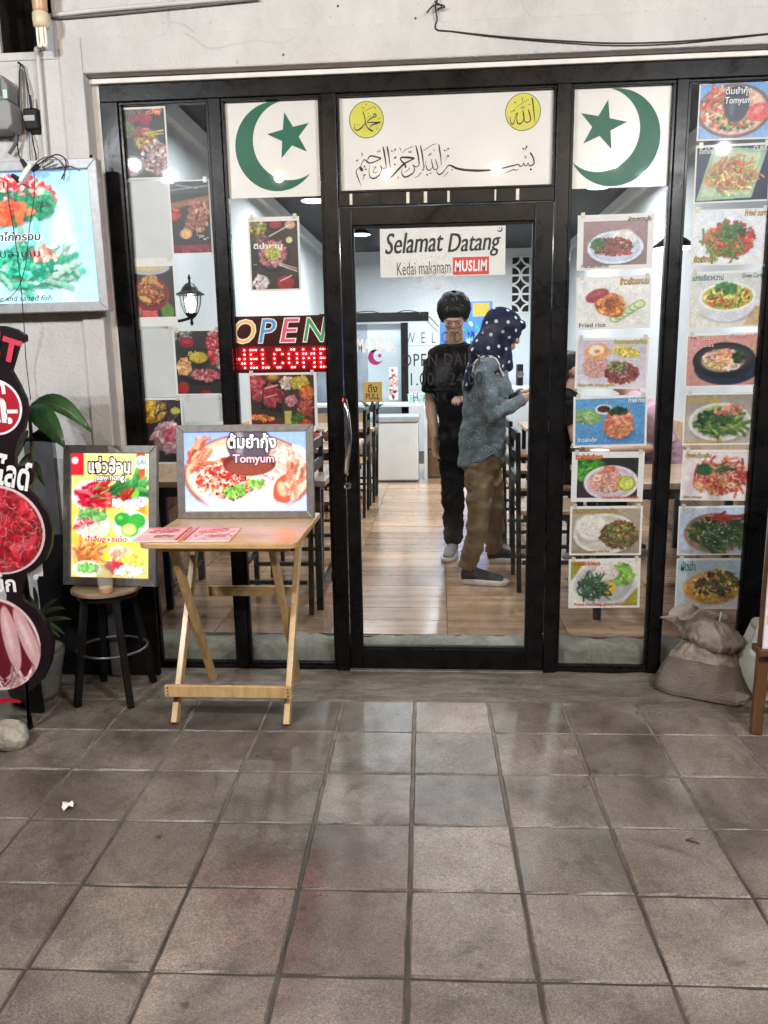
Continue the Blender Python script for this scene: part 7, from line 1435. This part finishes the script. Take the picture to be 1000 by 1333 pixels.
# -- the woman in a polka dot headscarf
Yw_ = 1.10
w_ = lambda x, y, dy=0: W(x, y, Yw_+dy)
aN = G(609, 762, ZF); aF = G(642, 732, ZF)
fw_ = Vector((.93, .36, 0)).normalized()
J = dict(head=w_(655, 434), neck=w_(641, 466), chest=w_(634, 500), pelvis=w_(627, 594), rsh=w_(628, 482, -.15), rel=w_(641, 541, -.17), rwr=w_(685, 517, -.10), lsh=w_(642, 476, .16), lel=w_(664, 530, .16), lwr=w_(682, 512, .03),
    rhip=w_(624, 607, -.07), rkn=w_(624, 678, -.10), lhip=w_(634, 605, .08), lkn=w_(644, 668, .16), ran=Vector((aN.x, aN.y+.04, ZF+.09)), lan=Vector((aF.x, aF.y, ZF+.09)))
wom, hP, hrot, V, sh = person('person', 'woman in navy polka dot headscarf, grey shirt and khaki trousers seen from the side', (.2, Yw_, ZF), J, fw_, dict(skin='skin2', shirt='shirt', trousers='khaki'), sleeve=1.0, hemz=W(628, 606, Yw_).z, hs=.98, vox=.0065,
    hands={'r': ((.9, .25, .45), (-.2, .5, .9), .55, 1), 'l': ((.8, -.25, .4), (0, -.3, .9), .6, -1)}, shoe_d={'r': (1, -.12, 0), 'l': (1, .05, 0)}, face=(.93, .30, -.30), tw=.90, cuff=1.0, loose=1.06, tail=.085, leg=.88)
hb = MB(); sd = fw_.cross(UP)
hb.ball(hP(0, -.018, .030), .096, .118, .110, hrot, 18, 12); hb.loft([(hP(0, -.03, .02), .094, .105), (hP(0, -.055, -.06), .086, .086), (hP(0, -.085, -.13), .10, .085), (V['neck']-fw_*.035-UP*.02, .125, .095), (V['neck']-fw_*.05-UP*.075, .135, .105)], sd, 22, .2)
hb.loft([(hP(0, .0, -.075), .07, .06), (hP(0, .03, -.125), .075, .06), (V['neck']+fw_*.075-UP*.055, .07, .045)], sd, 16, .4); hb.loft([(hP(-.06, .078, .06), .02, .02), (hP(0, .096, .085), .024, .02), (hP(.06, .078, .06), .02, .02)], UP, 10)
hb.loft([(V['neck']-fw_*.06-UP*.03, .09, .06), (V['neck']-fw_*.13-UP*.10, .07, .035), (V['neck']-fw_*.15-UP*.17, .04, .02)], sd, 14, .4)
hj = add(wom, 'headscarf', hb, 'hijab', .007, 8, .005, 9)
dm = MB(); got = []; rd_ = random.Random(11); ids = list(range(len(hj.data.vertices))); rd_.shuffle(ids)
for i in ids:
    v = hj.data.vertices[i]
    if all((v.co-g).length > .050 for g in got):
        got.append(v.co.copy()); nn = v.normal.normalized(); ax_ = nn.cross(UP if abs(nn.z) < .9 else Vector((1, 0, 0))).normalized(); ay_ = nn.cross(ax_); r_ = rd_.uniform(.0085, .011)
        c0 = v.co+nn*.0028+Vector(ORG[wom.name]); dm.add([tuple(c0+(ax_*math.cos(R(45*k))+ay_*math.sin(R(45*k)))*r_-nn*.0016) for k in range(8)]+[tuple(c0)], [(k, (k+1) % 8, 8) for k in range(8)])
dd = part('printed_dot', dm, 'dotwhite', hj, smooth=True); dd['kind'] = 'stuff'
pth = sweep([W(606, 500, .96), W(612, 478, .94), W(621, 463, .95), W(634, 455, .96), W(647, 460, .96), W(657, 472, .95), W(662, 488, .95)], 6); st = MB()
for i, p in enumerate(pth):
    d = (pth[min(i+1, len(pth)-1)]-pth[max(i-1, 0)]).normalized(); s_ = d.cross(Vector((0, -1, 0))).normalized(); st.v += [tuple(p-s_*.015), tuple(p), tuple(p+s_*.015)]
st.f = [q for i in range(len(pth)-1) for q in ((3*i, 3*i+1, 3*i+4, 3*i+3), (3*i+1, 3*i+2, 3*i+5, 3*i+4))]
so = part('strap', st, 'beige', wom, smooth=True); sw = so.modifiers.new('wrap', 'SHRINKWRAP'); sw.target = sh; sw.wrap_mode = 'ABOVE_SURFACE'; sw.offset = .006; so.modifiers.new('thick', 'SOLIDIFY').thickness = .004
# phone in her hands
pc_ = V['rwr'].lerp(V['lwr'], .5)+Vector((.075, .0, .075))
ph = thing('phone', 'dark phone held by the woman in the headscarf', 'phone', tuple(pc_), local=True); ph.rotation_euler = (R(35), R(20), R(70)); part('case', MB().box(-.036, .036, -.0045, .0045, -.075, .075), 'screen', ph, .004); part('screen', MB().box(-.033, .033, -.0055, -.0047, -.070, .070), mat_emit('phone_screen', (.6, .75, 1), .35), ph); part('camera_bump', MB().box(.008, .030, .0046, .0070, .040, .068), 'darkgrey', ph, .002)
# -- seated people at the right tables
def seated(lab, seat, f, mats, shoem, reach, lean=.04, vox=.010, hs=1.0, hair=True):
    s = Vector((seat[0], seat[1], ZF)); f = Vector(f).normalized(); sd = f.cross(UP); P = lambda a, b, c: s+f*a+sd*b+UP*c
    J = dict(pelvis=P(0, 0, .53), chest=P(lean*2, 0, .86), neck=P(lean*3, 0, 1.05), head=P(lean*3+.04, 0, 1.18), rsh=P(lean*2.6, .17, .98), lsh=P(lean*2.6, -.17, .98), rel=P(.14, .22, .76), lel=P(.14, -.22, .76), rwr=P(reach, .12, .73), lwr=P(reach, -.10, .73),
        rhip=P(.06, .09, .51), lhip=P(.06, -.09, .51), rkn=P(.44, .11, .52), lkn=P(.44, -.11, .52), ran=P(.44, .12, .09), lan=P(.40, -.10, .09))
    t, hP, hrot, V, sh = person('person', lab, tuple(s), J, f, mats, sleeve=.95 if mats['shirt'] == 'mauve' else .6, hemz=s.z+.47, vox=vox, hs=hs, shoem=shoem)
    hb = MB(); hb.ball(hP(0, -.022, .044), .083*hs, .096*hs, .090*hs, hrot); hb.ball(hP(0, -.07, -.03), .07, .04, .07, hrot); hb.loft([(hP(-.055, .06, .07), .022, .02), (hP(0, .082, .078), .026, .02), (hP(.055, .06, .07), .022, .02)], UP, 10); add(t, 'hair', hb, 'hair', .009, 2, .005, 20); return t
seated('seated person in mauve top at the table inside the right windows', (1.42, 1.42), (-1, -.1, 0), dict(skin='skin2', shirt='mauve', trousers='blackcloth'), ('shoegrey', 'shoewhite'), .46, .10)
seated('seated person in dark clothes right of the aisle behind the black chair', (.70, 1.84), (1, .05, 0), dict(skin='skin2', shirt='blackcloth', trousers='blackcloth'), ('shoeblack', 'shoewhite'), .36)

# ================================================================== STREET LAMPS OVERHEAD (seen as reflections in the panes)
sg = thing('festoon_cable', 'cable of pendant bulbs strung above the pavement', 'cable', (0, -3.3, 2.98)); part('wire', MB().tube([(-3.4, -3.3, 3.06), (-1.7, -3.3, 2.99), (0, -3.3, 2.97), (1.7, -3.3, 2.99), (3.4, -3.3, 3.06)], .005, 6), 'cable', sg)
def bulb(c, col, watt, lab):
    t = thing('street_bulb', lab, 'lamp', c, 'bulbs strung over the pavement', local=True)
    part('shade', MB().lathe([(.10, -.075), (.102, -.078), (.06, -.045), (.02, -.03), (.02, 0)], 24), 'gasket', t); part('socket', MB().lathe([(.017, -.06), (.018, -.02)], 14), 'ivory', t)
    li = bpy.data.lights.new('bulb_light', 'POINT'); li.energy = watt; li.color = col; li.shadow_soft_size = .034; o = link('bulb_light', li, t); o.location = (0, 0, -.100)
WARM, COOL = (1.0, .80, .60), (.93, .96, 1.0)
for k, (px, py) in enumerate(((362, 229), (502, 225), (647, 217), (802, 210))):
    p = W(px, py, 3.3); bulb((p.x, -3.3, p.z+.10), WARM, 60, ('first', 'second', 'third', 'fourth')[k]+' warm bulb from the left on the overhead cable')
for k, (px, py, yy) in enumerate(((218, 227, 3.3), (172, 212, 3.0), (846, 228, 3.0), (945, 190, 3.3))):
    p = W(px, py, yy); bulb((p.x, -yy, p.z+.10), COOL, 160, ('cool white bulb at the left end of the overhead cable', 'cool white bulb left of the overhead cable', 'cool white bulb right of the overhead cable', 'cool white bulb at the right end of the overhead cable')[k])
